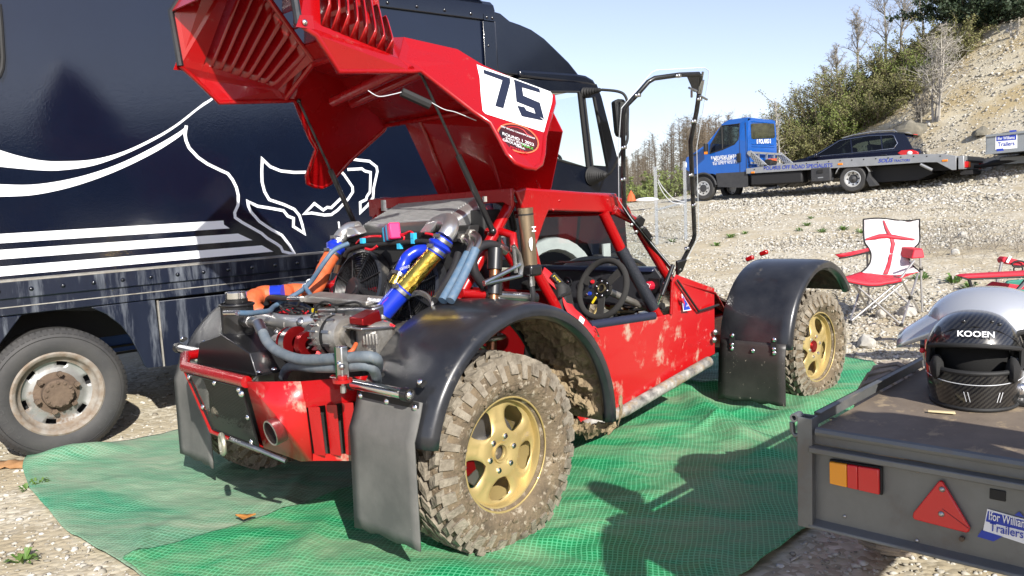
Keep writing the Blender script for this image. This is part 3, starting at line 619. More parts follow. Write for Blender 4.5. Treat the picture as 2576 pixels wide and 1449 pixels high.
for sg in (-1, 1):
    e = {k: (v.copy() if sg > 0 else mir(v)) for k, v in E_.items()}
    g = G(); g.poly([e[k] for k in ('D2', 'e1', 'e2', 'e3', 'e4', 'ta', 'tip', 'tb', 't2', 'e5', 'e6', 'Ef2', 'Ef', 'P2', 'P3', 'P4', 'L0')]); sp_ = g.ob('side_panel', 'red', hood, 0, solid=.006)
    g = G(); g.poly([e[k] for k in ('L1', 'Dr', 'D', 'D2', 'L0')]); g.ob('skirt_panel', 'red', hood, 0, solid=.006)
    g = G(); g.tube([e[k] for k in ('L1', 'Dr', 'D', 'D2', 'e1', 'e2', 'e3', 'e4', 'ta', 'tip', 'tb', 't2', 'e5', 'e6', 'Ef2', 'Ef')], .011, 8); g.ob('rolled_edge', 'red', hood, 60)
    # louvred panel between skirt and centre panel
    NL = 8; lo = lambda t: e['L0'].lerp(e['L1'], t); up = lambda t: e['R0'].lerp(e['Re'], t)
    t0, t1 = .06, .80
    g = G(); g.poly([lo(0), lo(t0), up(t0), up(0)]); g.poly([lo(t1), e['L1'], e['K1'], e['Re'], up(t1)]); g.poly([e['P4'], e['R0'], lo(0)]); lp_ = g.ob('louvre_panel', 'red', hood, 0, solid=.005)
    nrm = ((up(.5)-lo(.5)).cross(lo(1)-lo(0))).normalized(); nrm = nrm if nrm.y*sg > 0 else -nrm
    for k in range(NL):
        ta = t0+(t1-t0)*k/NL; tb = t0+(t1-t0)*(k+1)/NL; tm = ta+(tb-ta)*.62
        m0 = .05; a, b_ = lo(ta).lerp(up(ta), m0), lo(ta).lerp(up(ta), 1-m0); c_, d_ = lo(tb).lerp(up(tb), m0), lo(tb).lerp(up(tb), 1-m0); lift = nrm*(.062)
        # curved scoop: closed along one long side, open along the other
        P = []
        for q_ in range(6):
            s = q_/5; row = []
            for w_ in range(9):
                r_ = w_/8; p = a.lerp(c_, s*.95).lerp(b_.lerp(d_, s*.95), r_); endc = min(1, min(r_, 1-r_)/.16); row.append(p+lift*math.sin(s*PI/2)*math.sin(endc*PI/2)**.8)
            P.append(row)
        g = G(); g.grid(P); g.ob('louvre', 'red', hood, 50, solid=.004)
    # full edges left and right of each row
    g = G(); P1 = [lo(t0+(t1-t0)*i/8) for i in range(9)]; P2_ = [lo(t0+(t1-t0)*i/8).lerp(up(t0+(t1-t0)*i/8), .055) for i in range(9)]; g.grid([P1, P2_]); P1 = [up(t0+(t1-t0)*i/8) for i in range(9)]; P2_ = [lo(t0+(t1-t0)*i/8).lerp(up(t0+(t1-t0)*i/8), .945) for i in range(9)]; g.grid([P1, P2_]); g.ob('louvre_border', 'red', hood, 0, solid=.005)
    g = G(); g.tube([e['L1'], e['K1'], e['Re']], .016, 8); g.ob('edge_trim', 'black_plastic', hood)
    g = G(); g.tube([e['D2']-Vector((.0, 0, -.01)), e['R0']-Vector((0, 0, .015))], .014, 8); g.ob('rib', 'red', hood)
    g = G(); g.tube([e['R0']-Vector((0, 0, .01)), e['Re']-Vector((0, 0, .01))], .012, 8); g.ob('rib', 'red', hood)
    g = G(); t_ = e['Dr']+Vector((-.01, 0, .02)); g.prism([t_, t_+Vector((-.075, 0, .0)), t_+Vector((-.055, 0, .045)), t_+Vector((.0, 0, .05))], (0, .004, 0)); g.ob('catch_tab', 'red', hood); bolt(t_+Vector((-.04, -.006, .02)), (0, -1, 0), .009, hood)
m_ = {k: mir(v) for k, v in E_.items()}; e = E_
g = G()
for a, b_ in (('Ef', 'P2'), ('P2', 'P3'), ('P3', 'P4'), ('P4', 'R0')): g.poly([e[a], e[b_], m_[b_], m_[a]])
g.ob('roof_panel', 'red', hood, 0, solid=.006)
for s0, s1 in ((0, .12), (.88, 1)): g = G(); g.poly([e['R0'].lerp(e['Re'], s0), e['R0'].lerp(e['Re'], s1), m_['R0'].lerp(m_['Re'], s1), m_['R0'].lerp(m_['Re'], s0)]); g.ob('centre_panel', 'red', hood, 0, solid=.006)
for k in range(6):
    a, b_ = e['R0'].lerp(e['Re'], .12+.76*k/6), e['R0'].lerp(e['Re'], .12+.76*(k+.95)/6); off = Vector((.05, 0, .045)); P = []
    for q_ in range(5):
        s = q_/4; p = a.lerp(b_, s)+off*math.sin(s*PI/2); P.append([p+Vector((0, 0, 0)), Vector((p.x, -p.y, p.z))])
    g = G(); g.grid(P); g.ob('louvre', 'red', hood, 50, solid=.004)
g = G(); g.poly([e['K1'], e['Re'], m_['Re'], m_['K1']]); g.ob('shade_tail_panel', 'red', hood, 0, solid=.006)  # out-of-view panel added to keep the sun off the louvred panel's inside
fp = [Vector((1.0, .40, 1.452)), Vector((1.0, -.40, 1.452)), Vector((.99, -.47, 1.46)), Vector((.80, -.72, 1.72)), Vector((.829, -.60, 1.89)), Vector((.829, .48, 1.89))]
g = G(); g.poly(fp); g.ob('front_bulkhead', 'red', hood, 0, solid=.006)
for y in (.30, -.12, -.40): 
    g = G(); g.tube([(.985, y, 1.47), (.82, y*1.1, 1.88)], .010, 8); g.ob('rib', 'red', hood)
g = G(); g.tube([(.81, .64, 1.885), (.81, -.64, 1.885)], .013, 8); g.ob('rib', 'red', hood)
g = G(); g.tube([(.13, .32, 2.12), (.13, -.32, 2.12)], .015, 8); g.ob('rib', 'red', hood)
for dx in (.30, .42): g = G(); g.cyl((dx, .40, 1.96), (dx-.06, -.30, 2.03), .028, n=12); g.ob('air_duct', 'red', hood)
# scallop flare where centre panel meets roof
for s_ in (.33,): pass
# electrical box and wires under the cover
pw = [BF.onp(*k7(x, y), m_['D2'], m_['tip'], m_['Ef']) for x, y in ((440, 740), (680, 850))]
g = G(); g.cyl(pw[0]+Vector((.04, .06, 0)), pw[1]+Vector((.04, .06, 0)), .02, n=8); g.ob('wire_box', 'matt_black', hood)
g = G(); g.tube(spline([BF.onp(*k7(x, y), m_['D2'], m_['tip'], m_['Ef'])+Vector((.03, .05, 0)) for x, y in ((160, 730), (250, 780), (360, 765), (440, 745))], 5), .002, 5); g.tube(spline([BF.onp(*k7(x, y), m_['D2'], m_['tip'], m_['Ef'])+Vector((.03, .05, 0)) for x, y in ((690, 830), (800, 890), (900, 915), (1070, 985))], 5), .002, 5); g.ob('wire', 'white_edge', hood)
# number panel "75" and sticker on the side panel facing the trailer
EP = (m_['D2'], m_['tip'], m_['Ef']); en = (EP[1]-EP[0]).cross(EP[2]-EP[0]).normalized(); en = en if en.y < 0 else -en
def onE(x, y, h=.005): return BF.onp(*k7(x, y), *EP)+en*h
num = hood
g = G(); g.poly([onE(*p) for p in [(1045, 540), (1655, 765), (1672, 790), (1668, 850), (1600, 1100), (1118, 948), (1095, 925), (1080, 800), (1070, 650)]]); npn = g.ob('number_panel', 'white_print', hood, 0); npn['label'] = 'white race number panel reading 75'
g = G(); g.poly([onE(*p, .007) for p in [(1098, 583), (1318, 655), (1322, 690), (1265, 905), (1196, 885), (1255, 672), (1104, 617)]]); g.ob('digit', 'navy_print', npn, 0)
five = [(1350, 668), (1560, 745), (1566, 762), (1555, 760), (1415, 720), (1432, 808), (1545, 855), (1575, 878), (1597, 985), (1592, 1002), (1560, 1008), (1440, 970), (1415, 955), (1388, 885), (1430, 898), (1448, 912), (1535, 950), (1525, 905), (1440, 872), (1370, 845)]
g = G()
def strip(P_, Q_): 
    for i in range(len(P_)-1): g.poly([onE(*P_[i], .007), onE(*P_[i+1], .007), onE(*Q_[i+1], .007), onE(*Q_[i], .007)])
strip([(1350, 664), (1562, 742)], [(1360, 714), (1570, 776)]); strip([(1358, 700), (1372, 848)], [(1418, 726), (1430, 800)]); strip([(1370, 848), (1515, 906), (1532, 955)], [(1430, 800), (1566, 858), (1602, 995)]); strip([(1534, 950), (1455, 922), (1438, 894)], [(1602, 1008), (1416, 970), (1378, 882)])
g.ob('digit', 'navy_print', npn, 0)
def ell(cx, cy, a, b_, rot, n=28): return [(cx+a*math.cos(2*PI*i/n)*math.cos(rot)-b_*math.sin(2*PI*i/n)*math.sin(rot), cy+a*math.cos(2*PI*i/n)*math.sin(rot)+b_*math.sin(2*PI*i/n)*math.cos(rot)) for i in range(n)]
g = G(); g.poly([onE(*p, .004) for p in ell(1388, 1150, 183, 110, .42)]); stk = g.ob('event_sticker', mat('sticker_orange', (.75, .16, .07), .4), hood, 0); stk['label'] = 'oval event sticker below the number panel'
g = G(); g.poly([onE(*p, .0055) for p in ell(1388, 1150, 172, 100, .42)]); g.ob('sticker_face', mat('sticker_dark', (.008, .008, .012), .4, c2=(.09, .008, .008), nscale=10), stk, 0)
er = (onE(1500, 1200)-onE(1280, 1120)).normalized(); eu = (onE(1388, 1050)-onE(1375, 1180)); 
for tx, x, y, hh_, mt_ in [('OFF ROAD CHAMPIONSHIP', 1385, 1105, .010, 'white_print'), ('ROUND 1 2022', 1388, 1160, .017, 'white_print'), ('EVENT SPONSOR', 1383, 1184, .011, 'white_print'), ('GROUND', 1335, 1190, .015, 'white_print'), ('TRAX', 1462, 1222, .017, 'green_print'), ('VENUE:', 1405, 1228, .010, 'white_print'), ('PICKERING', 1395, 1250, .013, 'red_print')]:
    text('lettering', tx, onE(x, y, .007), er, eu, hh_, mt_, stk, 0)
g = G(); g.tube([onE(*p, .007) for p in [(1290, 1062), (1340, 1058), (1380, 1062), (1430, 1085), (1460, 1120), (1500, 1140)]], .0018, 5); g.ob('car_outline', 'red_print', stk)
# gas struts
for sg in (-1, 1):
    a = Vector((.147, sg*.485, 1.964)); b_ = Vector((.501, sg*.527, 1.268)); m0 = a.lerp(b_, .50)
    g = G(); g.cyl(a, m0, .0065, n=10); s_ = g.ob('gas_strut', 'black_metal', bug); g = G(); g.cyl(m0, b_, .014, n=12); g.ob('strut_body', 'black_metal', s_); [G().sph(p_, r_).ob('ball_end', 'black_metal', s_) for p_, r_ in ((b_, .018), (a, .012))]

# ---- roof, cage
roofy = .53
g = G(); ro = [(.635, 1.455), (.70, 1.468), (1.40, 1.425), (1.50, 1.40), (1.56, 1.345), (1.585, 1.30), (1.535, 1.285), (1.48, 1.318), (1.40, 1.325), (.87, 1.352), (.835, 1.30), (.76, 1.17), (.70, 1.19), (.69, 1.35)]
for sg in (-1, 1):
    g = G(); g.prism([(x, sg*(roofy+.03), z) for x, z in ro], (0, -sg*.03, 0)); rb = g.ob('roof_rail', 'red', bug, 30, bevel=.012, bseg=3)
    for (x, z) in ((.95, 1.40), (1.35, 1.395), (.90, 1.355)): bolt((x, sg*(roofy+.031), z), (0, sg, 0), .006, rb, 'red')
g = G(); g.prism([(.625, .55, 1.44), (.625, -.55, 1.44), (1.45, -.55, 1.41), (1.45, .55, 1.41)], (0, 0, .02)); g.ob('roof_plate', 'red', bug, bevel=.008)
g = G(); g.prism([(.60, .56, 1.36), (.60, .56, 1.455), (.60, -.56, 1.465), (.60, -.56, 1.375), (.60, -.50, 1.40), (.60, .47, 1.40), (.60, .46, 1.34)], (.02, 0, 0)); g.ob('roof_rear_lip', 'red', bug, bevel=.004)
def pipe(name, pts, r, mt, parent=bug, n=12, sm=0):
    g = G(); g.tube(spline(pts, sm) if sm else pts, r, n); return g.ob(name, mt, parent, 60)
for sg in (-1, 1):
    pipe('cage_tube', [(.66, sg*.50, 1.40), (.545, sg*.50, 1.265), (.30, sg*.50, .985), (.24, sg*.46, .75)], .027, 'red')
    pipe('cage_tube', [(.70, sg*.52, 1.40), (.80, sg*.53, 1.04), (.90, sg*.56, .86), (1.0, sg*.6, .60)], .027, 'red')
    pipe('cage_tube', [(1.40, sg*.56, 1.34), (1.56, sg*.575, 1.28), (1.845, sg*.60, .945), (1.95, sg*.6, .80)], .026, 'red')
    pipe('cage_tube', [(1.32, sg*.55, 1.33), (1.435, sg*.575, 1.125)], .030, 'red'); t = pipe('cage_tube', [(1.64, sg*.63, .79), (1.70, sg*.65, .70)], .030, 'red')
    pipe('cage_padding', [(1.432, sg*.575, 1.13), (1.65, sg*.635, .78)], .034, mat('vinyl_pad', (.018, .020, .028), .5, bump=.5, bscale=160), n=14)
pipe('cage_tube', [(.545, .50, 1.262), (.545, -.50, 1.262)], .022, 'red'); pipe('cage_tube', [(.30, .5, .985), (.30, -.5, .985)], .022, 'red')
pipe('cage_tube', [(1.42, .55, 1.335), (1.42, -.55, 1.335)], .024, 'red'); pipe('cage_tube', [(.555, -.5, 1.27), (.56, -.60, 1.245), (.555, -.61, 1.17)], .02, 'red')
# ---- body sides
for sg in (-1, 1):
    ys = .66; sp1 = [(.86, .78), (1.05, .755), (1.60, .735), (1.755, .735), (1.775, .915), (1.83, .955), (2.34, .825), (2.335, .405), (2.15, .385), (1.25, .265), (.90, .27)]
    g = G(); g.prism([(x, sg*(ys+(.02 if x < 2 else -.03)), z) for x, z in sp1], (0, -sg*.012, 0)); bsd = g.ob('body_side', 'red_mud', bug, 30, bevel=.006)
    pipe('sill_tube', [(.92, sg*.68, .262), (1.27, sg*.69, .275), (2.15, sg*.69, .395)], .032, mat('sill_mud', (.08, .075, .07), .6, c2=(.42, .40, .36), nscale=16, dirt=(.24, .18, .11), dscale=9, dlo=.5, dhi=.6), bsd)
    pipe('sill_padding', [(1.02, sg*.665, .765), (1.60, sg*.665, .742)], .024, mat('blue_pad', (.018, .022, .045), .45), bsd)
    g = G(); g.prism([(1.775, sg*.68, .93), (1.83, sg*.60, .96), (2.75, sg*.42, .72), (2.75, sg*.50, .60), (2.34, sg*.64, .80)], (0, 0, -.01)); g.ob('bonnet_side', 'red', bug, bevel=.005)
    pipe('trim_cord', [(1.80, sg*.70, .925), (2.08, sg*.668, .712), (2.34, sg*.655, .720)], .007, 'matt_black', bsd)
    pipe('windscreen_edge', [(1.75, sg*.685, .735), (1.77, sg*.685, .92)], .010, 'red', bsd)
g = G(); g.poly([(1.84, .60, .955), (1.84, -.60, .955), (2.75, -.42, .72), (3.35, -.30, .55), (3.35, .30, .55), (2.75, .42, .72)]); g.ob('bonnet', 'red', bug, 0, solid=.01)
g = G(); g.box((2.9, 0, .42), (.95, .62, .28)); g.ob('nose_box', 'red_mud', bug, bevel=.03)
g = G(); g.prism([(.9, .6, .27), (.9, -.6, .27), (2.35, -.6, .40), (2.35, .6, .40)], (0, 0, .01)); g.ob('floor_pan', 'red_dark', bug)
g = G(); g.prism([(.95, .55, .3), (.95, -.55, .3), (.86, -.55, .95), (.86, .55, .95)], (.01, 0, 0)); g.ob('firewall', 'red_dark', bug)
# suspension arms for each wheel
for x0, zz in ((.087, .39), (3.11, .37)):
    for sg in (-1, 1):
        g = G(); 
        for dx in (-.22, .22): g.tube([(x0+dx+(.15 if x0 < 1 else -.1), sg*.36, zz-.03), (x0, sg*.78, zz-.10)], .018, 8); g.tube([(x0+dx*.8, sg*.38, zz+.17), (x0, sg*.78, zz+.12)], .016, 8)
        g.tube([(x0, sg*.2, zz), (x0, sg*.80, zz)], .022, 10); g.ob('suspension_arm', 'red' if x0 < 1 else 'black_metal', bug)
        # coil-over
        a = Vector((.44, sg*.60, 1.19)) if x0 < 1 else Vector((x0-.05, sg*.40, .80)); b_ = Vector((x0+.16 if x0 < 1 else x0, sg*.70, zz+.02)); u_ = (b_-a)
        g = G(); g.cyl(a, a+u_*.12, .034, n=16); g.cyl(a+u_*.18, a+u_*.26, .038, n=16); s_ = g.ob('shock_absorber', 'black_metal', bug); g = G(); g.cyl(a+u_*.10, b_, .024, n=14); g.ob('shock_shaft', mat('copper', (.35, .16, .08), .35, .9), s_)
        x_, y_, z_ = basis(u_); n_ = 90; g = G(); g.tube([a+u_*(.26+.7*i/n_)+(x_*math.cos(i*.50)+y_*math.sin(i*.50))*.055 for i in range(n_+1)], .0105, 8); g.ob('coil_spring', 'alloy' if x0 < 1 and sg < 0 else 'black_metal', s_)
# ---- radiator pack: leaning plane through (.28, ., .98) and (.385, ., 1.30)
RX = lambda z: .28+(z-.98)*.33
rn = Vector((-1, 0, .33)).normalized(); ru = Vector((.33, 0, 1)).normalized()
g = G(); g.prism([(RX(.76)+.03, .46, .76), (RX(.76)+.03, -.46, .76), (RX(1.30)+.03, -.46, 1.30), (RX(1.30)+.03, .46, 1.30)], (.07, 0, 0)); rad = g.ob('radiator', 'matt_black', bug, bevel=.006)
g = G(); g.box((RX(1.25)+.0, 0, 1.25), (.05, .92, .05)); g.ob('radiator_top_rail', 'matt_black', rad, bevel=.005)
for yc, zc in ((.213, .99), (-.215, .985)):
    c = Vector((RX(zc)-.015, yc, zc)); F_ = thing('tmp', None, None); F_.name = 'cooling_fan'; F_.parent = bug
    P = lambda r, a, h=0: c+Vector((0, 1, 0))*r*math.cos(a)+ru*r*math.sin(a)+rn*h
    g = G(); g.grid([[P(.188, 2*PI*k/40, h_) if q_ == 0 else P(.203, 2*PI*k/40, h_) for k in range(41)] for q_, h_ in ((1, -.03), (1, .03), (0, .036), (0, -.03))]); g.ob('fan_shroud', 'black_plastic', F_, 40)
    g = G()
    for r_ in [.052+.0128*i for i in range(11)]: g.tube([P(r_, 2*PI*k/40, .04-.0006*(r_*100)) for k in range(40)], .0022, 5, closed=True)
    g.ob('fan_guard', 'black_metal', F_, 60, weld=False)['kind'] = 'stuff'
    for k in range(8):
        a = R(45*k+12); g = G(); g.tube([P(.04, a, .045), P(.196, a+.12, .036)], .004, 6); g.ob('guard_spoke', 'black_metal', F_)
    g = G(); g.cyl(c, c+rn*.055, .052, n=24); g.cyl(c+rn*.055, c+rn*.06, .035, n=24); g.ob('fan_motor', 'black_plastic', F_)
    for k in range(10):
        a = R(36*k); g = G(); g.poly([P(.05, a, .0), P(.185, a+.1, .0), P(.185, a+.32, .022), P(.05, a+.42, .022)]); g.ob('fan_blade', 'matt_black', F_, 0, solid=.003)
# intercooler on top
i0 = [Vector((.385, .31, 1.318)), Vector((.385, -.30, 1.33)), Vector((.61, -.31, 1.432)), Vector((.61, .29, 1.422))]; idn = Vector((-.42, 0, -.91))
iu = (i0[1]-i0[0]).cross(i0[2]-i0[1]).normalized(); iu = iu if iu.z > 0 else -iu
ic = thing('tmp', None, None); ic.name = 'intercooler'; ic.parent = bug
g = G(); g.hexa([p-iu*.075 for p in i0], [p-iu*.006 for p in i0]); g.ob('intercooler_core', mat('core_dark', (.20, .20, .20), .6, .2), ic, bevel=.003)
for k in range(15):
    t = (k+.5)/15; a = i0[0].lerp(i0[3], t); b_ = i0[1].lerp(i0[2], t); d_ = (i0[3]-i0[0])/15*.31
    g = G(); g.hexa([a-d_-iu*.01, b_-d_-iu*.01, b_+d_-iu*.01, a+d_-iu*.01], [a-d_*.6+iu*.004, b_-d_*.6+iu*.004, b_+d_*.6+iu*.004, a+d_*.6+iu*.004]); g.ob('core_bar', mat('core_alloy', (.50, .50, .49), .45, .35, c2=(.40, .40, .39), nscale=30), ic, 0)
g = G(); g.hexa([i0[0]-iu*.08+Vector((-.012, .0, 0)), i0[1]-iu*.08+Vector((-.012, 0, 0)), i0[1]+Vector((-.012, 0, 0)), i0[0]+Vector((-.012, 0, 0))], [i0[0]-iu*.08, i0[1]-iu*.08, i0[1], i0[0]]); g.ob('front_plate', mat('polished', (.70, .70, .69), .34, .85, c2=(.60, .60, .59), nscale=10, bump=.05, bscale=14), ic, bevel=.002)
g = G(); g.hexa([i0[1]-iu*.09, i0[1]+iu*.004, i0[2]+iu*.004, i0[2]-iu*.09], [p+Vector((0, -.055, -.01)) for p in (i0[1]-iu*.08, i0[1]-iu*.01, i0[2]-iu*.01, i0[2]-iu*.08)]); g.ob('end_tank', 'polished', ic, bevel=.012)
g = G(); g.hexa([i0[0]-iu*.09, i0[0]+iu*.004, i0[3]+iu*.004, i0[3]-iu*.09], [p+Vector((0, .055, -.01)) for p in (i0[0]-iu*.08, i0[0]-iu*.01, i0[3]-iu*.01, i0[3]-iu*.08)]); g.ob('end_tank', 'polished', ic, bevel=.012)
for c_, P_ in (((1230, 330), [(1130, 390), (1210, 285), (1330, 265), (1250, 390)]), ((560, 380), [(495, 435), (500, 335), (565, 335), (610, 400)])):
    g = G(); g.prism(bx(c4, .36, *P_), (-.06, 0, -.01)); g.ob('end_tank_flange', 'polished', ic, bevel=.01)
# alloy elbow right and charge pipe: elbow -> blue coupler -> gold pipe -> blue coupler
el = [bx(c4, .36, (1215, 330)), bx(c4, .33, (1290, 300)), bx(c4, .27, (1340, 310)), bx(c4, .20, (1335, 370)), bx(c4, .17, (1295, 440))]
pipe('charge_elbow', el, .037, 'polished', sm=6, n=18)
pr_ = [bx(c4, .17, (1290, 450)), bx(c4, .13, (1200, 590)), bx(c4, .02, (930, 900)), bx(c4, -.06, (735, 1120)), bx(c4, -.07, (715, 1160))]
p0, p1, p2, p3, p4 = pr_
pipe('hose_coupler', [p0, p0.lerp(p1, .3), p0.lerp(p1, .45), p0.lerp(p1, .6), p1], [.042, .045, .052, .045, .042] and .044, 'blue_silicone', n=18)
g = G(); g.tube([p0.lerp(p1, t) for t in (.35, .42, .5, .58, .65)], [.044, .052, .055, .052, .044], 18); g.ob('coupler_bulge', 'blue_silicone', bug)
pipe('charge_pipe', [p1, p2], .039, 'gold_foil', n=20); pipe('hose_coupler', [p2, p3], .043, 'blue_silicone', n=20); pipe('hose_coupler', [p3, p4-(p3-p4)*.2], .040, 'blue_silicone', n=20)
text('lettering', 'SAMCO', p2.lerp(p3, .55)+Vector((-.044, -.01, .01)), p3-p2, Vector((-.3, .4, .8)), .008, 'red_print', bug, .002)
def clamp(p, d, r):
    d = Vector(d).normalized(); g = G(); g.lathe([(r, -.008), (r+.003, -.008), (r+.003, .008), (r, .008)], o=p, d=d, n=24); x_, y_, z_ = basis(d); g.box(p+(-x_*.6+y_*.5)*0+Vector((-.8, -.2, .5)).normalized()*(r+.006), (.014, .03, .014)); return g.ob('hose_clamp', 'steel', bug)
for p, q_ in ((p0, p1), (p1, p0), (p2, p3), (p3, p4)): clamp(p+(q_-p).normalized()*.015, q_-p, .045)
# branch: gold stub + blue bend
b0 = bx(c4, .07, (835, 870)); b1 = bx(c4, .10, (885, 780)); pipe('branch_pipe', [b0, b1], .026, 'gold_foil', n=16)
pipe('branch_hose', [b1, bx(c4, .12, (920, 690)), bx(c4, .15, (960, 620)), bx(c4, .19, (1040, 570)), bx(c4, .24, (1120, 560))], .028, 'blue_silicone', sm=6, n=16); clamp(b1, b1-b0, .029)
text('lettering', 'samco', bx(c4, .085, (940, 715)), Vector((.1, -1, .25)), Vector((0, .2, 1)), .012, 'white_print', bug, .004)
# left: elbow -> blue coupler -> orange sleeved pipe to the turbo
el = [bx(c4, .36, (520, 360)), bx(c4, .34, (440, 370)), bx(c4, .31, (380, 420)), bx(c4, .28, (345, 470))]; pipe('charge_elbow', el, .036, 'polished', sm=6, n=18)
q0 = bx(c4, .28, (345, 480)); q1 = bx(c4, .24, (290, 590)); pipe('hose_coupler', [q0, q1], .043, 'blue_silicone', n=18); clamp(q0, q1-q0, .044); clamp(q1, q1-q0, .044)
g = G(); g.tube([q0.lerp(q1, t) for t in (.25, .4, .5, .6, .75)], [.043, .05, .054, .05, .043], 18); g.ob('coupler_bulge', 'blue_silicone', bug)
os_ = [q1, bx(k8, .18, (960, 420)), bx(k8, .10, (880, 600)), bx(k8, .05, (780, 640)), bx(k8, .0, (640, 640)), bx(k8, -.06, (570, 655))]
g = G(); P = spline(os_, 8); g.tube(P, [.040+.004*noise.noise(p*40) for p in P], 18); g.ob('heat_sleeve_pipe', 'orange_sleeve', bug, 60)
pipe('hose_coupler', [bx(k8, -.06, (575, 655)), bx(k8, -.10, (440, 665))], .041, 'blue_silicone', n=18)
os_ = [bx(k8, -.10, (440, 670)), bx(k8, -.14, (350, 680)), bx(k8, -.20, (270, 710)), bx(k8, -.22, (260, 780)), bx(k8, -.20, (310, 840))]
g = G(); P = spline(os_, 8); g.tube(P, [.045+.005*noise.noise(p*40) for p in P], 18); g.ob('heat_sleeve_bend', 'orange_sleeve', bug, 60)
pipe('intake_pipe', [bx(k8, -.20, (290, 850)), bx(k8, -.22, (400, 900)), bx(k8, -.22, (540, 935)), bx(k8, -.20, (720, 945)), bx(k8, -.16, (880, 930))], .036, 'polished', sm=6, n=18)
pt_ = bx(k8, -.21, (640, 960)); g = G(); g.lathe([(.037, -.004), (.041, 0), (.037, .004)], o=pt_, d=(0, 1, .1), n=20); g.ob('weld_ring', 'cast_alloy', bug); bolt(bx(k8, -.26, (720, 935)), (-1, 0, .5), .018, bug, 'steel')
# blue thin hose along orange pipe + tie wraps
pipe('boost_hose', [bx(k8, .15, (1190, 180)), bx(k8, .08, (1060, 240)), bx(k8, .03, (960, 360)), bx(k8, .0, (820, 560)), bx(k8, -.04, (700, 660)), bx(k8, -.10, (560, 735)), bx(k8, -.16, (470, 790)), bx(k8, -.28, (420, 830)), bx(k8, -.42, (250, 850)), bx(k8, -.5, (110, 850))], .012, 'blue_hose', sm=6)
pipe('boost_hose', [bx(k8, -.01, (770, 590)), bx(k8, -.03, (800, 640)), bx(k8, -.05, (830, 680))], .011, 'blue_hose', sm=5)
pipe('hose_end', [bx(k8, -.5, (120, 848)), bx(k8, -.5, (0, 848))], .012, 'chrome'); 
for x_, y_ in ((815, 545), (775, 590)): g = G(); g.lathe([(.015, -.003), (.015, .003)], o=bx(k8, 0, (x_, y_)), d=(.2, .8, .8), n=16); g.ob('cable_tie', 'white_print', bug, solid=.002)
# ---- oil tank
tk = thing('tmp', None, None); tk.name = 'oil_tank'; tk.parent = bug
tf = [Vector(p) for p in ((-.50, .475, .70), (-.50, .425, .81), (-.50, .20, .865), (-.50, -.04, .805), (-.50, -.085, .715))]
g = G(); g.prism(tf, (.24, 0, .0)); g.ob('tank_body', 'black_metal', tk, 20, bevel=.004)
g = G(); g.prism([(-.51, .48, .698), (-.51, -.10, .712), (-.24, -.10, .712), (-.24, .48, .698)], (0, 0, .008)); g.ob('tank_flange', 'black_metal', tk)
for p in bx(c3, -.5, (622, 782), (718, 765)): bolt(p, (0, 0, 1), .010, tk)
nk = Vector((-.40, .235, .85)); g = G(); g.cyl(nk, nk+Vector((0, 0, .135)), .072, n=28); g.lathe([(.072, .13), (.079, .132), (.079, .142), (.072, .144)], o=nk, n=28); g.cyl(nk+Vector((0, 0, -.03)), nk+Vector((0, 0, .01)), .080, n=28); g.ob('tank_neck', 'black_metal', tk, bevel=.003)
g = G(); g.cyl(nk+Vector((.0, 0, .144)), nk+Vector((0, 0, .162)), .05, n=28); g.ob('cap_base', 'black_metal', tk); g = G(); g.cyl(nk+Vector((0, 0, .162)), nk+Vector((0, 0, .195)), .047, n=28); g.ob('filler_cap', 'chrome', tk, bevel=.003)
# big hose from tank, two grey-blue hoses across the back
f0_ = bx(k8, -.40, (180, 925)); f1_ = bx(k8, -.46, (320, 945)); g = G(); g.cyl(f0_, f0_.lerp(f1_, .3), .030, n=16); g.ob('hose_boss', 'black_metal', bug); g = G(); g.cyl(f0_.lerp(f1_, .3), f0_.lerp(f1_, .55), .027, n=6); g.cyl(f0_.lerp(f1_, .55), f1_, .022, n=16); g.ob('hose_union', 'steel', bug)
f2_ = bx(k8, -.47, (365, 1040)); pipe('hose_ferrule', [f1_, f2_], .024, 'alloy', n=16)
pipe('oil_hose', [f2_, bx(k8, -.48, (410, 1130)), bx(k8, -.49, (500, 1215)), bx(k8, -.50, (650, 1280)), bx(k8, -.50, (800, 1303)), bx(k8, -.49, (1100, 1290)), bx(k8, -.46, (1440, 1280)), (-.30, -.66, .76)], .021, 'grey_hose', sm=6, n=14)
pipe('oil_hose', [bx(k8, -.42, (565, 1460)), bx(k8, -.44, (600, 1390)), bx(k8, -.47, (680, 1360)), bx(k8, -.48, (850, 1375)), bx(k8, -.48, (1130, 1375)), bx(k8, -.46, (1400, 1365)), (-.30, -.66, .72)], .020, 'grey_hose', sm=6, n=14)
hb = bx(k8, -.515, (1135, 1335)); g = G(); g.box(hb, (.03, .036, .125)); hbk = g.ob('hose_bracket', 'alloy', bug, bevel=.004); g = G(); g.box(hb+Vector((.005, .026, .0)), (.03, .012, .115)); g.ob('bracket_side', mat('green_anod', (.01, .12, .05), .35, .7), hbk); bolt(hb+Vector((-.017, -.002, 0)), (-1, 0, 0), .009, hbk)
mt0 = bx(c3, -.53, (1160, 840)); g = G(); g.cyl(mt0+Vector((0, 0, -.045)), mt0+Vector((0, 0, -.02)), .010, n=6); g.cyl(mt0+Vector((0, 0, -.02)), mt0+Vector((0, 0, .045)), .006, n=8); g.sph(mt0+Vector((0, 0, .05)), .012); g.ob('mount_stud', 'steel', bug); g = G(); g.cyl(mt0+Vector((0, 0, -.006)), mt0+Vector((0, 0, .006)), .036, n=16); g.cyl(mt0+Vector((0, 0, .006)), mt0+Vector((0, 0, .018)), .018, n=12); g.ob('mount_plate', 'red', bug)
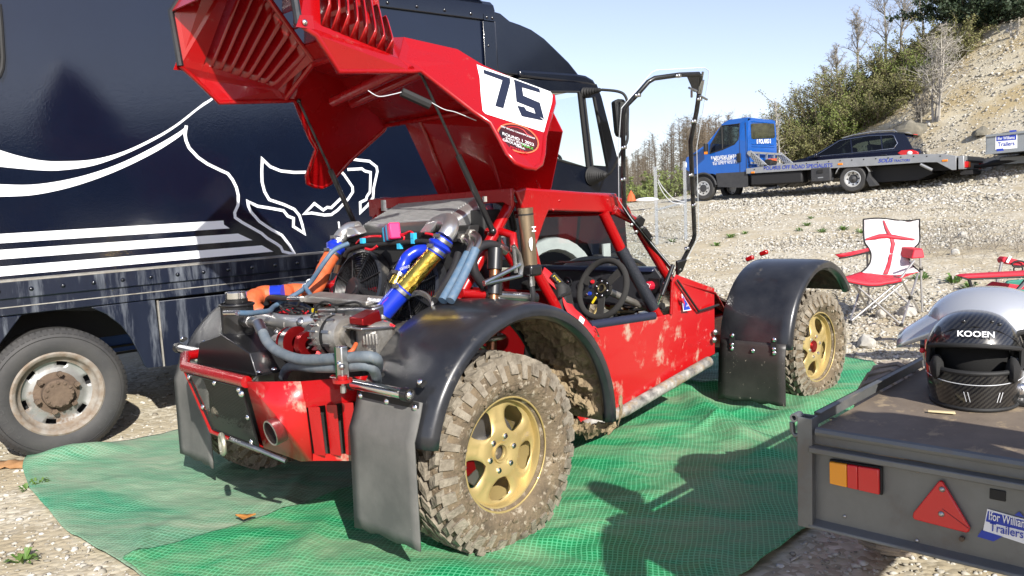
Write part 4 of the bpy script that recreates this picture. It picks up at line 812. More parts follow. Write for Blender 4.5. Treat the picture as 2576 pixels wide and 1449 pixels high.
# ---- engine
eng = thing('tmp', None, None); eng.name = 'engine'; eng.parent = bug
g = G(); g.box((.02, .02, .70), (.34, .78, .34)); g.ob('engine_block', mat('dark_cast', (.05, .05, .05), .55, .5, c2=(.12, .11, .10), nscale=12, bump=.3), eng, bevel=.02)
a, b_ = bx(c3, -.12, (905, 295), (1310, 330)); a2, b2 = bx(c3, -.12, (905, 345), (1310, 365))
g = G(); g.hexa([a, b_, b2, a2], [p+Vector((.10, 0, .012)) for p in (a, b_, b2, a2)]); g.ob('inlet_plenum', 'cast_alloy', eng, bevel=.008)
for t in (.12, .42, .72): p = a2.lerp(b2, t); g = G(); g.cyl(p+Vector((.04, 0, .02)), p+Vector((.06, 0, -.09)), .024, n=14); g.ob('inlet_runner', 'cast_alloy', eng); g = G(); g.cyl(p+Vector((0, -.06, .0)), p+Vector((.02, -.06, -.06)), .014, n=10); g.ob('injector', 'matt_black', eng); g = G(); g.box(p+Vector((-.002, -.035, -.028)), (.014, .022, .018)); g.ob('injector_plug', 'yellow', eng)
a, b_ = bx(k8, -.14, (880, 810), (1420, 800)); g = G(); g.hexa([a, b_, b_+Vector((0, 0, -.09)), a+Vector((0, 0, -.10))], [p+Vector((.07, 0, .01)) for p in (a, b_, b_+Vector((0, 0, -.09)), a+Vector((0, 0, -.10)))]); g.ob('cam_cover', 'alloy', eng, bevel=.01)
# fittings + black hose at plenum
pipe('breather_hose', [bx(k8, -.13, (400, 760)), bx(k8, -.13, (415, 715)), bx(k8, -.13, (470, 700)), bx(k8, -.13, (620, 712))], .015, 'black_hose', sm=5); pipe('hose_end', [bx(k8, -.13, (615, 712)), bx(k8, -.13, (745, 715))], .014, 'chrome')
pipe('braided_hose', [bx(c4, -.1, (600, 1000)), bx(c4, -.05, (720, 1010)), bx(c4, .05, (900, 1000))], .012, 'braid', sm=5)
for k in range(3): pipe('braided_hose', [bx(c4, .10, (970, 950+k*14)), bx(c4, .12, (1060, 925+k*14)), bx(c4, .10, (1140, 960+k*14)), bx(c4, .05, (1180, 1030+k*10))], .006, 'braid', sm=5)
# tangled loom
rs = random.Random(5)
for k in range(16):
    x0 = rs.uniform(480, 640); y0 = rs.uniform(780, 870); pts = [(x0+i*rs.uniform(40, 75), y0+rs.uniform(-28, 30)+(8*i)) for i in range(5)]
    pipe('loom_wire', [bx(k8, -.17+rs.uniform(-.03, .02), p) for p in pts], rs.choice([.003, .004, .005]), rs.choice(['matt_black']*5+['wire_red']), sm=4, n=6)
for P_ in ([(720, 740), (690, 830), (760, 880), (850, 870), (880, 790), (960, 740), (1080, 770), (1260, 745), (1340, 790), (1410, 800)], [(1060, 775), (1075, 830), (1030, 885)], [(470, 850), (560, 880), (700, 885), (800, 880), (900, 890)]): pipe('loom_wire', [bx(k8, -.17, p) for p in P_], .005, 'matt_black', sm=5, n=8)
for x_, y_ in ((545, 1105), (490, 1035)): bolt(bx(k8, -.28, (x_, y_)), (-1, 0, .2), .012, eng, 'steel')
g = G(); g.box(bx(k8, -.22, (470, 1050)), (.06, .20, .14)); g.ob('timing_cover', 'dark_cast', eng, bevel=.02)
# alternator
al = thing('tmp', None, None); al.name = 'alternator'; al.parent = bug; ac = bx(k8, -.27, (985, 1060)); ad = Vector((.10, -1, .03)).normalized(); x_, y_, z_ = basis(ad)
g = G(); g.lathe([(.028, -.02), (.07, -.015), (.082, .0), (.086, .03), (.086, .055)], o=ac, d=ad, n=28); g.lathe([(.086, .075), (.086, .11), (.075, .135), (.03, .14)], o=ac, d=ad, n=28); g.ob('alternator_case', 'cast_alloy', al, 40)
g = G(); g.cyl(ac+ad*.05, ac+ad*.08, .082, n=28); g.ob('stator_ring', 'matt_black', al)
for k in range(20):
    a = 2*PI*k/20; e_ = x_*math.cos(a)+y_*math.sin(a); t_ = ad.cross(e_)
    mm = Matrix((e_, t_, ad)).transposed(); g = G(); g.box(ac+e_*.078+ad*.012, (.028, .006, .050), mm); g.ob('alternator_fin', 'alloy', al)
    if k % 2: g = G(); g.box(ac+e_*.086+ad*.095, (.010, .012, .045), mm); g.ob('alternator_fin', 'alloy', al)
g = G(); pc = ac-ad*.075; g.lathe([(.012, .035), (.03, .035), (.047, .02), (.049, -.02), (.043, -.024), (.040, -.005), (.014, -.002)], o=pc, d=ad, n=28); g.ob('alternator_pulley', mat('belt_rubber', (.03, .03, .03), .6), al, 40); g = G(); g.cyl(pc-ad*.01, pc+ad*.08, .012, n=12); g.lathe([(.040, -.022), (.036, .0), (.014, .0)], o=pc, d=ad, n=24); g.ob('pulley_hub', 'alloy', al)
g = G(); g.prism([ac+y_*.06-ad*.0, ac-Vector((0, 0, .12))-ad*.02, ac-Vector((0, 0, .13))+ad*.05], x_*.02); g.ob('alternator_bracket', 'cast_alloy', al)
g = G(); pb_ = ac+ad*.15; g.cyl(ac+ad*.13, pb_+ad*.02, .05, n=16); g.ob('rear_cover', 'cast_alloy', al); g = G(); g.box(pb_+ad*.03, (.04, .03, .05)); g.ob('terminal_cover', 'matt_black', al)
# red pulleys + belt
pc2 = bx(k8, -.34, (615, 1130)); g = G(); g.lathe([(.0001, -.004), (.062, -.004), (.066, .0), (.066, .012)], o=pc2, d=ad, n=36); g.lathe([(.070, .055), (.070, .062), (.03, .064)], o=pc2, d=ad, n=36); rp = g.ob('drive_pulley', 'red_anod', bug); g = G(); g.lathe([(.064, .012), (.064, .055)], o=pc2, d=ad, n=36); g.ob('pulley_band', 'alloy', rp)
for k in range(4): a = R(90*k+45); bolt(pc2-ad*.005+(x_*math.cos(a)+y_*math.sin(a))*.034, -ad, .008, rp)
g = G(); g.cyl(pc2-ad*.025, pc2, .018, n=16); g.cyl(pc2-ad*.035, pc2-ad*.02, .009, n=6); g.ob('pulley_bolt', 'steel', rp)
g = G(); c_ = pc2+ad*.11; g.lathe([(.055, 0), (.055, .03), (.02, .03)], o=c_+Vector((0, 0, -.005)), d=ad, n=30); g.ob('lower_pulley', 'red_anod', bug)
g = G(); g.cyl(bx(k8, -.30, (500, 1140)), bx(k8, -.30, (540, 1150)), .04, n=20); g.ob('idler', 'polished', bug)
pipe('drive_belt', [pc+Vector((0, .02, -.045)), pc2+ad*.05+Vector((0, -.02, -.06))], .010, 'belt_rubber', n=6)
# red cover box and grey transmission case
a = [Vector(p) for p in bx(k8, -.28, (1195, 895), (1320, 905), (1530, 965), (1330, 965), (1215, 950))]
tb = bx(k8, -.26, (1195, 955), (1320, 970), (1535, 965)); t2_ = bx(k8, -.26, (1200, 890), (1315, 905), (1500, 880))
u0 = bx(k8, -.29, (1195, 890)); u1 = bx(k8, -.29, (1330, 905)); u2 = bx(k8, -.16, (1490, 815)); u3 = bx(k8, -.16, (1360, 810)); l0 = bx(k8, -.29, (1200, 960)); l1 = bx(k8, -.29, (1330, 975)); l2 = bx(k8, -.16, (1530, 965)); l3 = l0+(l2-l1)
g = G(); g.hexa([l0, l1, l2, l3], [u0, u1, u2, u3]); g.ob('red_box', 'red_anod', bug, bevel=.006)
g = G(); g.hexa([l0+Vector((-.02, .02, -.015)), l1+Vector((-.02, -.02, -.015)), l2+Vector((.03, -.05, -.015)), l3+Vector((.03, .02, -.015))], [l0+Vector((-.02, .02, -.005)), l1+Vector((-.02, -.02, -.005)), l2+Vector((.03, -.05, -.005)), l3+Vector((.03, .02, -.005))]); g.ob('box_flange', 'alloy', bug, bevel=.003)
gc = bx(k8, -.22, (1375, 1125)); g = G(); g.box(gc+Vector((.03, 0, 0)), (.14, .15, .16)); gb = g.ob('gearbox_case', 'cast_alloy', bug, bevel=.03)
for k in range(5): g = G(); g.box(bx(k8, -.265, (1345+k*30, 1105)), (.012, .008, .045)); g.ob('case_rib', 'cast_alloy', gb, bevel=.003)
pipe('battery_cable', [bx(k8, -.28, (1265, 1150)), bx(k8, -.32, (1230, 1210)), bx(k8, -.33, (1170, 1245))], .009, 'orange_sleeve', sm=5); pipe('battery_cable', [bx(k8, -.16, (1535, 935)), bx(k8, -.14, (1640, 985))], .007, 'wire_red')
# relay box with wires on the radiator rail
rc = bx(c4, .25, (815, 405)); rb_ = thing('tmp', None, None); rb_.name = 'relay_box'; rb_.parent = bug; mm = Matrix.Rotation(R(-20), 3, 'Z') @ Matrix.Rotation(R(-12), 3, 'X')
for k, mt_ in enumerate(['cyan_tape', 'purple', 'cyan_tape', 'pink_cap']): g = G(); g.box(rc+mm @ Vector((0, .048-.026*k-(.01 if k == 3 else 0), 0)), (.055, .026 if k < 3 else .046, .075 if k < 3 else .078), mm); g.ob('relay', mt_, rb_, bevel=.006)
for k in range(9):
    s_ = rs.uniform(-12, 12); pts = [(880, 425+s_), (930+s_, 420+s_*1.5), (980, 395+s_), (1020, 420+s_)] if k < 4 else ([(885, 430), (930+s_, 440), (915, 500+s_), (908, 550)] if k < 6 else [(720, 435+s_*.4), (620, 440+s_*.5), (540, 465+s_*.3), (500, 500)])
    pipe('loom_wire', [bx(c4, .25, p) for p in pts], .0042, 'wire_red', sm=5, n=6)
pipe('loom_wire', [bx(c4, .25, (1120, 410)), bx(c4, .25, (1180, 420)), bx(c4, .25, (1210, 440))], .006, 'wire_red', sm=5); pipe('loom_wire', [bx(c4, .23, (585, 545)), bx(c4, .23, (640, 555)), bx(c4, .23, (690, 520))], .007, 'wire_red', sm=5)
pipe('loom_cable', [bx(c4, .24, (400, 610)), bx(c4, .24, (440, 560)), bx(c4, .24, (560, 520)), bx(c4, .24, (700, 510)), bx(c4, .24, (860, 495)), bx(c4, .24, (1100, 480)), bx(c4, .24, (1200, 500))], .012, 'matt_black', sm=6)
for x_, y_ in ((1012, 430), (1015, 475), (890, 523), (560, 475)): g = G(); g.box(bx(c4, .235, (x_, y_)), (.02, .022, .026)); g.ob('wire_tag', 'cyan_tape', bug)
# hydraulic hoses at the right: fittings, blue hoses, black hose
for k, (x_, y_) in enumerate(((1440, 450), (1510, 410))):
    a = bx(c4, .33, (x_, y_)); b_ = bx(c4, .31, (x_+55, y_+10)); c_ = bx(c4, .29, (x_+85, y_+60)); d_ = bx(c4, .25, (x_+55, y_+140))
    g = G(); g.cyl(a, a.lerp(b_, .5), .022, n=6); g.ob('hose_union', 'cast_alloy', bug); pipe('hose_end', [a, b_, c_, d_], .014, 'alloy', sm=5)
    pipe('hydraulic_hose', [d_, bx(c4, .16, (1400+k*60, 780)), bx(c4, .05, (1270+k*70, 1010))], .020, 'blue_hose', sm=5)
pipe('vent_hose', [bx(c4, .30, (1410, 590)), bx(c4, .24, (1370, 720)), bx(c4, .15, (1280, 880)), bx(c4, .06, (1200, 1010))], .017, 'black_hose', sm=5)
by6 = lambda *p: by(c4, -.56, *p)
pipe('vent_hose', [by6((1820, 560)), by6((1760, 525)), by6((1680, 510)), by6((1590, 540)), by6((1545, 640)), by6((1560, 760)), by6((1640, 880)), by6((1680, 920))], .022, 'black_hose', sm=6); pipe('hose_end', [by6((1760, 525)), by6((1830, 565))], .024, 'alloy')
pipe('header_hose', [by(c4, -.42, (1720, 105)), by(c4, -.42, (1800, 130)), by(c4, -.42, (1870, 220)), by(c4, -.42, (1910, 380))], .018, 'black_hose', sm=6); hc_ = by(c4, -.38, (1680, 105)); g = G(); g.cyl(hc_+Vector((0, 0, -.012)), hc_+Vector((0, 0, .014)), .032, n=20); g.ob('header_cap', 'chrome', bug); g = G(); g.box((.58, -.37, 1.24), (.12, .16, .26)); g.ob('header_tank', 'matt_black', bug, bevel=.01)
fc_ = by(c4, .42, (770, 160)); g = G(); g.cyl(fc_+Vector((0, 0, -.03)), fc_+Vector((0, 0, .03)), .03, n=18); g.ob('breather_filter', 'steel', bug)
# remote reservoir (bronze) and bracket
r0_, r1_ = by(c4, -.63, (2008, 190), (2050, 690)); res = thing('tmp', None, None); res.name = 'shock_reservoir'; res.parent = bug
g = G(); g.cyl(r0_, r1_, .036, n=28); g.ob('reservoir_body', 'bronze', res); d_ = (r1_-r0_).normalized(); g = G(); g.cyl(r0_-d_*.004, r0_+d_*.006, .037, n=28); g.ob('reservoir_cap', 'bronze', res); g = G(); g.cyl(r0_+d_*.022, r0_+d_*.03, .0368, n=28); g.ob('reservoir_band', 'matt_black', res)
g = G(); g.box(r1_+d_*.025, (.08, .085, .055)); g.ob('reservoir_base', 'black_metal', res, bevel=.012); g = G(); g.cyl(r1_+d_*.05, r1_+d_*.10, .016, n=14); g.ob('reservoir_union', 'alloy', res); pipe('reservoir_hose', [r1_+d_*.10, r1_+d_*.16, r1_+d_*.2+Vector((0, .04, -.04))], .014, 'black_hose', res, sm=5)
bc = lambda x, y: by(c4, -.668, (x, y)); rr_ = lambda *P_: [by(c4, -.667, p) for p in P_]
g = G(); g.poly(rr_((2048, 455), (2068, 440), (2075, 480), (2070, 560), (2058, 530), (2045, 490), (2040, 480))); g.poly(rr_((2040, 480), (2070, 560), (2062, 565), (2045, 520))); g.ob('fox_tail_mark', 'white_print', res, 0, weld=False)
text('lettering', 'H', rr_((2085, 370))[0], Vector((.0, 0, -1)), Vector((1, 0, 0)), .028, 'white_print', res, .0, bold=.02)
brk = [(1880, 510), (1925, 500), (1965, 620), (1985, 700), (1975, 790), (1640, 870), (1645, 835), (1915, 720), (1900, 640)]
g = G(); g.tube(by(c4, -.66, (1900, 520), (1950, 600), (1975, 700), (1965, 780)), .012, 8); g.tube(by(c4, -.66, (1905, 520), (1915, 640), (1925, 760)), .010, 8); g.tube(by(c4, -.66, (1640, 850), (1960, 690)), .011, 8); g.tube(by(c4, -.66, (1640, 862), (1975, 785)), .009, 8); g.ob('reservoir_bracket', 'alloy', bug)
# ---- cockpit
sc_ = Vector((1.30, -.545, .92)); stw = thing('tmp', None, None); stw.name = 'steering_wheel'; stw.parent = bug
sd_ = Vector((-.93, .05, .36)).normalized(); sy_ = Vector((0, 1, 0)); sy_ = (sy_-sd_*sy_.dot(sd_)).normalized(); sz_ = sd_.cross(sy_); sz_ = sz_ if sz_.z > 0 else -sz_
SP = lambda r, a, h=0: sc_+sy_*r*math.cos(a)+sz_*r*math.sin(a)+sd_*h
g = G(); g.tube([SP(.160, 2*PI*k/40) for k in range(40)], .0165, 12, closed=True); g.ob('wheel_rim', 'suede', stw, 60)
for a in (R(20), R(135), R(262)):
    g = G(); n_ = R(90)+a; t_ = sy_*math.cos(n_)+sz_*math.sin(n_); g.hexa([SP(.03, a, -.006)-t_*.022, SP(.03, a, -.006)+t_*.022, SP(.152, a, .0)+t_*.026, SP(.152, a, .0)-t_*.026], [SP(.03, a, .002)-t_*.022, SP(.03, a, .002)+t_*.022, SP(.152, a, .006)+t_*.026, SP(.152, a, .006)-t_*.026]); g.ob('wheel_spoke', 'suede', stw, bevel=.003)
g = G(); g.cyl(sc_-sd_*.02, sc_+sd_*.008, .052, n=24); g.ob('wheel_hub', 'black_metal', stw); g = G(); g.lathe([(.018, .0), (.020, .014), (.026, .014), (.026, .0)], o=sc_, d=sd_, n=24); g.ob('hub_ring', mat('brass', (.45, .38, .22), .3, .9), stw)
for k in range(6): bolt(SP(.042, R(60*k+15), .009), sd_, .006, stw)
for a_, mt_ in ((R(20), 'red_print'), (R(0), 'navy_print'), (R(-28), 'blue_print')): g = G(); p = SP(.082, a_+.1, .004); g.cyl(p, p+sd_*.010, .009, n=14); g.lathe([(.009, 0), (.012, .004), (.012, 0)], o=p, d=sd_, n=14); g.ob('wheel_button', mt_, stw)
p = SP(.075, R(-62), .008); g = G(); g.box(p, (.004, .012, .042), Matrix((sd_, (SP(.1, R(-150))-SP(.1, R(30))).normalized(), (SP(.1, R(-62))-sc_).normalized())).transposed()); g.ob('maker_badge', 'yellow', stw)
pipe('steering_column', [sc_-sd_*.01, sc_-sd_*.18, sc_-sd_*.45], .020, 'cast_alloy')
g = G(); g.prism([(1.74, .56, .99), (1.74, -.585, 1.0), (1.78, -.62, .93), (1.70, -.60, .77), (1.70, .56, .77)], (.02, 0, 0)); dash = g.ob('dashboard', mat('dash_black', (.014, .015, .019), .55, c2=(.022, .022, .026), nscale=6), bug, bevel=.008)
g = G(); g.prism([(1.74, .56, .99), (1.72, .56, .965), (1.72, -.585, .975), (1.74, -.585, 1.0)], (.10, 0, .0)); g.ob('dash_top', mat('navy_trim', (.012, .016, .040), .35), dash, bevel=.01)
kc = bx(k3, 1.70, (1595, 850)); g = G(); g.box(kc+Vector((.012, -.02, 0)), (.006, .075, .085)); g.ob('switch_plate', 'black_metal', dash); g = G(); g.cyl(kc+Vector((.01, 0, 0)), kc+Vector((-.03, 0, 0)), .029, .026, n=10); ks = g.ob('kill_switch', mat('kill_red', (.45, .01, .03), .3, coat=.4), dash, bevel=.003); g = G(); g.lathe([(.014, .0), (.017, .0)], o=kc+Vector((-.031, 0, 0)), d=(1, 0, 0), n=20); g.ob('switch_mark', 'white_print', ks, solid=.001); g = G(); g.box(kc+Vector((-.0315, 0, 0)), (.001, .006, .024), Matrix.Rotation(.4, 3, 'X')); g.ob('switch_mark', 'white_print', ks)
for yy in (-.1, .03, .22): g = G(); g.lathe([(.028, .004), (.032, .006), (.034, 0)], o=(1.70, yy, .90), d=(-1, 0, 0), n=20); g.ob('gauge', 'black_metal', dash)
for (x_, y_) in ((880, 810), (862, 950), (1755, 820), (640, 800)): bolt(bx(k3, 1.70, (x_, y_)), (-1, 0, 0), .006, dash)
# windscreen, far side window with wiper
g = G(); g.poly([(1.50, .53, 1.40), (1.50, -.53, 1.40), (1.88, -.58, .97), (1.88, .58, .97)]); g.ob('windscreen', 'screen', bug, 0, solid=.004)
g = G(); g.poly([(.72, .56, 1.36), (1.45, .56, 1.36), (1.83, .60, .96), (.95, .60, .78)]); g.ob('side_window', 'screen', bug, 0, solid=.004)
pipe('wiper_arm', [(1.90, .30, 1.0), (1.86, -.05, 1.03), (1.84, -.35, 1.05)], .007, 'matt_black')
# seat and harness
g = G(); g.prism([(1.02, -.30, .36), (1.30, -.30, .36), (1.30, -.30, .48), (1.10, -.30, .50), (.98, -.30, .98), (.90, -.30, 1.0), (.90, -.30, .5)], (0, -.30, 0)); g.ob('seat', 'matt_black', bug, bevel=.03)
hs = [k3(350, 690), k3(440, 760), k3(560, 880), k3(620, 960), k3(640, 1060), k3(700, 1160), k3(800, 1250), k3(900, 1345), k3(960, 1400)]
ys_ = [-.50, -.52, -.56, -.585, -.60, -.62, -.65, -.69, -.705]; hp = [BF.on(*p, 1, y) for p, y in zip(hs, ys_)]; hp = spline(hp, 4); wdv = Vector((.55, 0, .55))
P = []
for i, p in enumerate(hp):
    d = (hp[min(i+1, len(hp)-1)]-hp[max(0, i-1)]).normalized(); v = d.cross(Vector((.1, -1, .3))).normalized(); P.append([p-v*.034, p+v*.034])
g = G(); g.grid(P); har = g.ob('harness_strap', 'belt_red', bug, 60, solid=.003)
lb = BF.on(*k3(515, 770), 1, -.552); d = (hp[9]-hp[5]).normalized(); g = G(); v = d.cross(Vector((.1, -1, .3))).normalized(); g.poly([lb+v*.023-d*.035, lb-v*.023-d*.035, lb-v*.023+d*.035, lb+v*.023+d*.035]); hl = g.ob('harness_label', 'matt_black', har, 0, solid=.002); text('lettering', 'Luke', lb+Vector((-.002, -.004, 0)), d, v if v.z < 0 else -v, .018, 'yellow', hl, .002)
bk = BF.on(*k3(610, 950), 1, -.60); g = G(); g.box(bk, (.085, .006, .016), Matrix.Rotation(R(-8), 3, 'Y')); g.ob('harness_buckle', 'black_metal', har, bevel=.004)
wl = BF.on(*k3(800, 1250), 1, -.668); g = G(); g.box(wl, (.04, .004, .03), Matrix.Rotation(R(35), 3, 'Y')); g.ob('harness_tag', 'white_print', har)
hk = BF.on(*k3(960, 1405), 1, -.715); g = G(); g.tube([hk+Vector((0, 0, .025)), hk+Vector((.02, 0, .0)), hk+Vector((.03, 0, -.02)), hk+Vector((.01, 0, -.01))], .004, 6); g.ob('harness_clip', 'chrome', har)
# triangular electric sticker and push
tri = [by(k3, -.690, p) for p in ((1960, 935), (2075, 1130), (1980, 1145))]; g = G(); g.poly(tri); ts = g.ob('warning_sticker', 'white_print', bug, 0); cen = sum(tri, Vector())/3
g = G(); g.poly([cen.lerp(p, .84)+Vector((0, -.0015, 0)) for p in tri]); g.ob('sticker_face', 'blue_print', ts, 0); g = G(); zz = [by(k3, -.693, p) for p in ((1975, 985), (1990, 1000), (1975, 1035), (1998, 1040), (1990, 1110), (1988, 1055), (1968, 1045))]; g.poly(zz); g.ob('lightning_bolt', 'red_print', ts, 0); text('lettering', 'OFF', by(k3, -.694, (2028, 1080)), (1, 0, 0), (0, 0, 1), .012, 'white_print', ts, 0)
pk = by(k3, -.685, (1945, 1015)); g = G(); g.cyl(pk, pk+Vector((0, -.02, 0)), .012, n=12); g.ob('pull_knob', 'kill_red', bug)
# small red lamp cluster sticking up at the bonnet edge
for (x_, y_) in ((1055, 180), (965, 215)): p = bx(c6, 2.75, (x_, y_)); g = G(); g.box(p, (.03, .055, .03), Matrix.Rotation(R(-20), 3, 'X')); g.ob('bonnet_catch', 'red', bug, bevel=.008)
for (x_, y_) in ((745, 690), (738, 740)): bolt(by(c6, -.66, (x_, y_)), (-.4, -1, 0), .016, bug, 'steel')

# ---- raised door: clear panel on a bent black tube frame, hinged on the windscreen pillar
H1 = BF.on(*c2(1612, 1010), 1, -.62); H2 = BF.on(*c2(1905, 1400), 1, -.62); H3 = BF.on(*c2(2095, 150), 1, -.98)
def dr(x, y, h=0): return BF.onp(*c2(x, y), H1, H2, H3)
dn = (H2-H1).cross(H3-H1).normalized(); dn = dn if dn.y < 0 else -dn
door = thing('tmp', None, None); door.name = 'door'; door.parent = bug
fr = [dr(*p) for p in [(1905, 1405), (1800, 1280), (1720, 1165), (1640, 1075), (1608, 1020), (1600, 900), (1598, 420), (1612, 365), (1690, 285), (1760, 205), (1800, 182), (1960, 160), (2085, 155), (2095, 175), (2088, 280), (2070, 400), (2032, 590), (2034, 640), (2050, 1000), (2058, 1190), (2050, 1225), (1990, 1340), (1940, 1425)]]
g = G(); g.tube(fr, .0125, 12); g.ob('door_frame', 'black_metal', door, 60)
pn = [dr(*p)+dn*.016 for p in [(1560, 960), (1556, 620), (1575, 370), (1770, 140), (1800, 125), (2110, 108), (2138, 130), (2136, 170), (2060, 620), (2075, 1190), (1995, 1345), (1905, 1400), (1640, 1080)]]
g = G(); g.poly(pn); g.ob('door_window', 'acrylic', door, 0, solid=.004); g = G(); g.tube(pn, .0022, 5, closed=True); g.ob('window_edge', mat('acrylic_edge', (.55, .58, .60), .2), door)
for x_, y_ in ((1600, 625), (1597, 830), (1690, 290), (1950, 165), (2050, 458), (2030, 803), (2050, 995), (2005, 1275), (2085, 315)):
    p = dr(x_, y_); g = G(); g.box(p+dn*.006, (.022, .026, .018), Matrix.Rotation(R(BH*0), 3, 'Z')); g.ob('tube_clip', 'alloy', door, bevel=.004); bolt(p+dn*.018+Vector((-.025, 0, 0)), dn, .007, door)
g = G(); g.prism([dr(*p) for p in [(2005, 165), (2090, 150), (2085, 270), (2050, 268)]], dn*.006); g.ob('latch_plate', 'black_metal', door); lk = dr(2112, 140); lk2 = dr(2085, 290); g = G(); g.cyl(lk, lk2, .006, n=10); lt = g.ob('latch_pin', 'steel', door); g = G(); g.cyl(lk.lerp(lk2, .35), lk.lerp(lk2, .92), .016, n=16); g.ob('latch_body', 'alloy', lt)
for (a, b_) in (((2010, 238), (2060, 260)), ((2080, 290), (2128, 315)), ((2028, 255), (2028, 300))): g = G(); g.cyl(dr(*a)+dn*.015, dr(*b_)+dn*.015, .006, n=8); g.ob('latch_lever', 'steel', door)
for P_ in ([(1660, 1095), (1690, 1052), (1722, 1078), (1700, 1135)], [(1700, 1150), (1722, 1125), (1772, 1190), (1758, 1222)], [(1925, 1350), (1990, 1335), (1960, 1410), (1925, 1440)]): g = G(); g.prism([dr(*p)+dn*.014 for p in P_], dn*.02); g.ob('hinge_plate', 'black_metal', door, bevel=.004)
for x_, y_ in ((1635, 1115), (1665, 1160), (1895, 1430), (1945, 1400), (1700, 1130), (1760, 1200)): bolt(dr(x_, y_)+dn*.03, dn, .010, door, 'steel')
s0_, s1_ = by(k3, -.70, (1860, 610), (1730, 960)); s2_ = by(k3, -.64, (1655, 1130)); g = G(); g.cyl(s0_, s1_, .012, n=12); ds = g.ob('door_strut', 'black_metal', bug); g = G(); g.cyl(s1_, s2_, .005, n=8); g.ob('strut_rod', 'chrome', ds); sw = by(k3, -.62, (1715, 1085)); g = G(); g.cyl(sw, sw+Vector((0, -.02, 0)), .02, n=16); g.ob('strut_mount', 'matt_black', ds)
# ------------------------------------------------------------------ black race support truck
TF = Frame((-2.738, 4.744, -.0123), 50.53, 1.0)
trk = thing('box_truck', 'black box truck with white animal outline and stripes parked beside the buggy', 'truck', TF.m)
h1 = crop(700, 500, 1600, 2329); h2 = crop(1900, 300, 2560, 965); g1_ = crop(0, 0, 1200, 1449); w1 = crop(0, 1000, 900, 1000)
def ty(c, y, *P):
    r = [TF.on(*c(*p), 1, y) for p in P]; return r if len(r) > 1 else r[0]
def truck_paint():
    mt = mat('truck_navy', (.003, .005, .014), .10, c2=(.004, .007, .018), nscale=2, coat=.5, spec=.5)
    t = mt.node_tree; L = t.links.new; b = t.nodes['Principled BSDF']; tc = nd(t, 'ShaderNodeTexCoord')
    n = nd(t, 'ShaderNodeTexNoise'); n.inputs['Scale'].default_value = 1.1; n.inputs['Detail'].default_value = 2; L(tc.outputs['Object'], n.inputs['Vector'])
    v = nd(t, 'ShaderNodeTexNoise'); v.inputs['Scale'].default_value = 55; v.inputs['Detail'].default_value = 3; v.inputs['Distortion'].default_value = 2.0; L(tc.outputs['Object'], v.inputs['Vector'])
    r = nd(t, 'ShaderNodeValToRGB'); r.color_ramp.elements[0].position = .45; r.color_ramp.elements[1].position = .65; L(n.outputs[0], r.inputs[0])
    m = nd(t, 'ShaderNodeMath', operation='MULTIPLY_ADD'); L(r.outputs[0], m.inputs[0]); m.inputs[1].default_value = .02; m.inputs[2].default_value = .05
    bp = nd(t, 'ShaderNodeBump'); bp.inputs['Distance'].default_value = .004; L(m.outputs[0], bp.inputs['Strength']); L(v.outputs[0], bp.inputs['Height']); L(bp.outputs[0], b.inputs['Normal']); L(bp.outputs[0], b.inputs['Coat Normal']); return mt
truck_paint()
mat('truck_plain', (.0035, .005, .011), .2, coat=.5, c2=(.006, .008, .014), nscale=3)
mat('truck_streaky', (.006, .009, .020), .3, c2=(.010, .014, .028), nscale=4, dirt=(.17, .19, .22), dscale=7, dlo=.50, dhi=.80, stretch=(1.6, 1, .22), coat=.2)
mat('grey_arch', (.42, .45, .43), .6, c2=(.34, .36, .35), nscale=9)
mat('interior_black', (.012, .012, .013), .7)
g = G(); g.box((.5, 1.22, 2.02), (6.02, 2.42, 1.86)); g.ob('box_body', 'truck_navy', trk, bevel=.0)
g = G(); pr_ = [(0.0, 2.905), (-.012, 2.91), (-.014, 2.995), (.0, 3.04), (.04, 3.075), (.12, 3.085), (2.4, 3.085), (2.44, 2.9)]; g.prism([(-2.51, y, z) for y, z in pr_], (6.035, 0, 0)); tr_ = g.ob('roof_rail', 'truck_plain', trk, 30, bevel=.004)
for k in range(18): bolt((3.27-k*.265, -.0145, 2.945), (0, -1, 0), .013, tr_, 'truck_plain')
g = G(); g.box((3.455, -.006, 1.98), (.13, .014, 1.84)); ct_ = g.ob('corner_post', 'truck_plain', trk, bevel=.004)
for k in range(5): bolt((3.435, -.014, 2.7-k*.33), (0, -1, 0), .010, ct_, 'truck_plain')
g = G(); g.box((3.46, -.012, 2.93), (.12, .012, .05)); g.ob('corner_bracket', 'truck_plain', trk); 
for dx in (-.03, .03): bolt((3.46+dx, -.019, 2.93), (0, -1, 0), .012, trk, 'truck_plain')
g = G(); g.prism([(3.15, .02, 3.085), (3.45, .02, 3.085), (3.45, .02, 3.14), (3.15, .02, 3.14)], (0, .5, 0)); g.ob('roof_lamp_box', 'truck_plain', trk, bevel=.01)
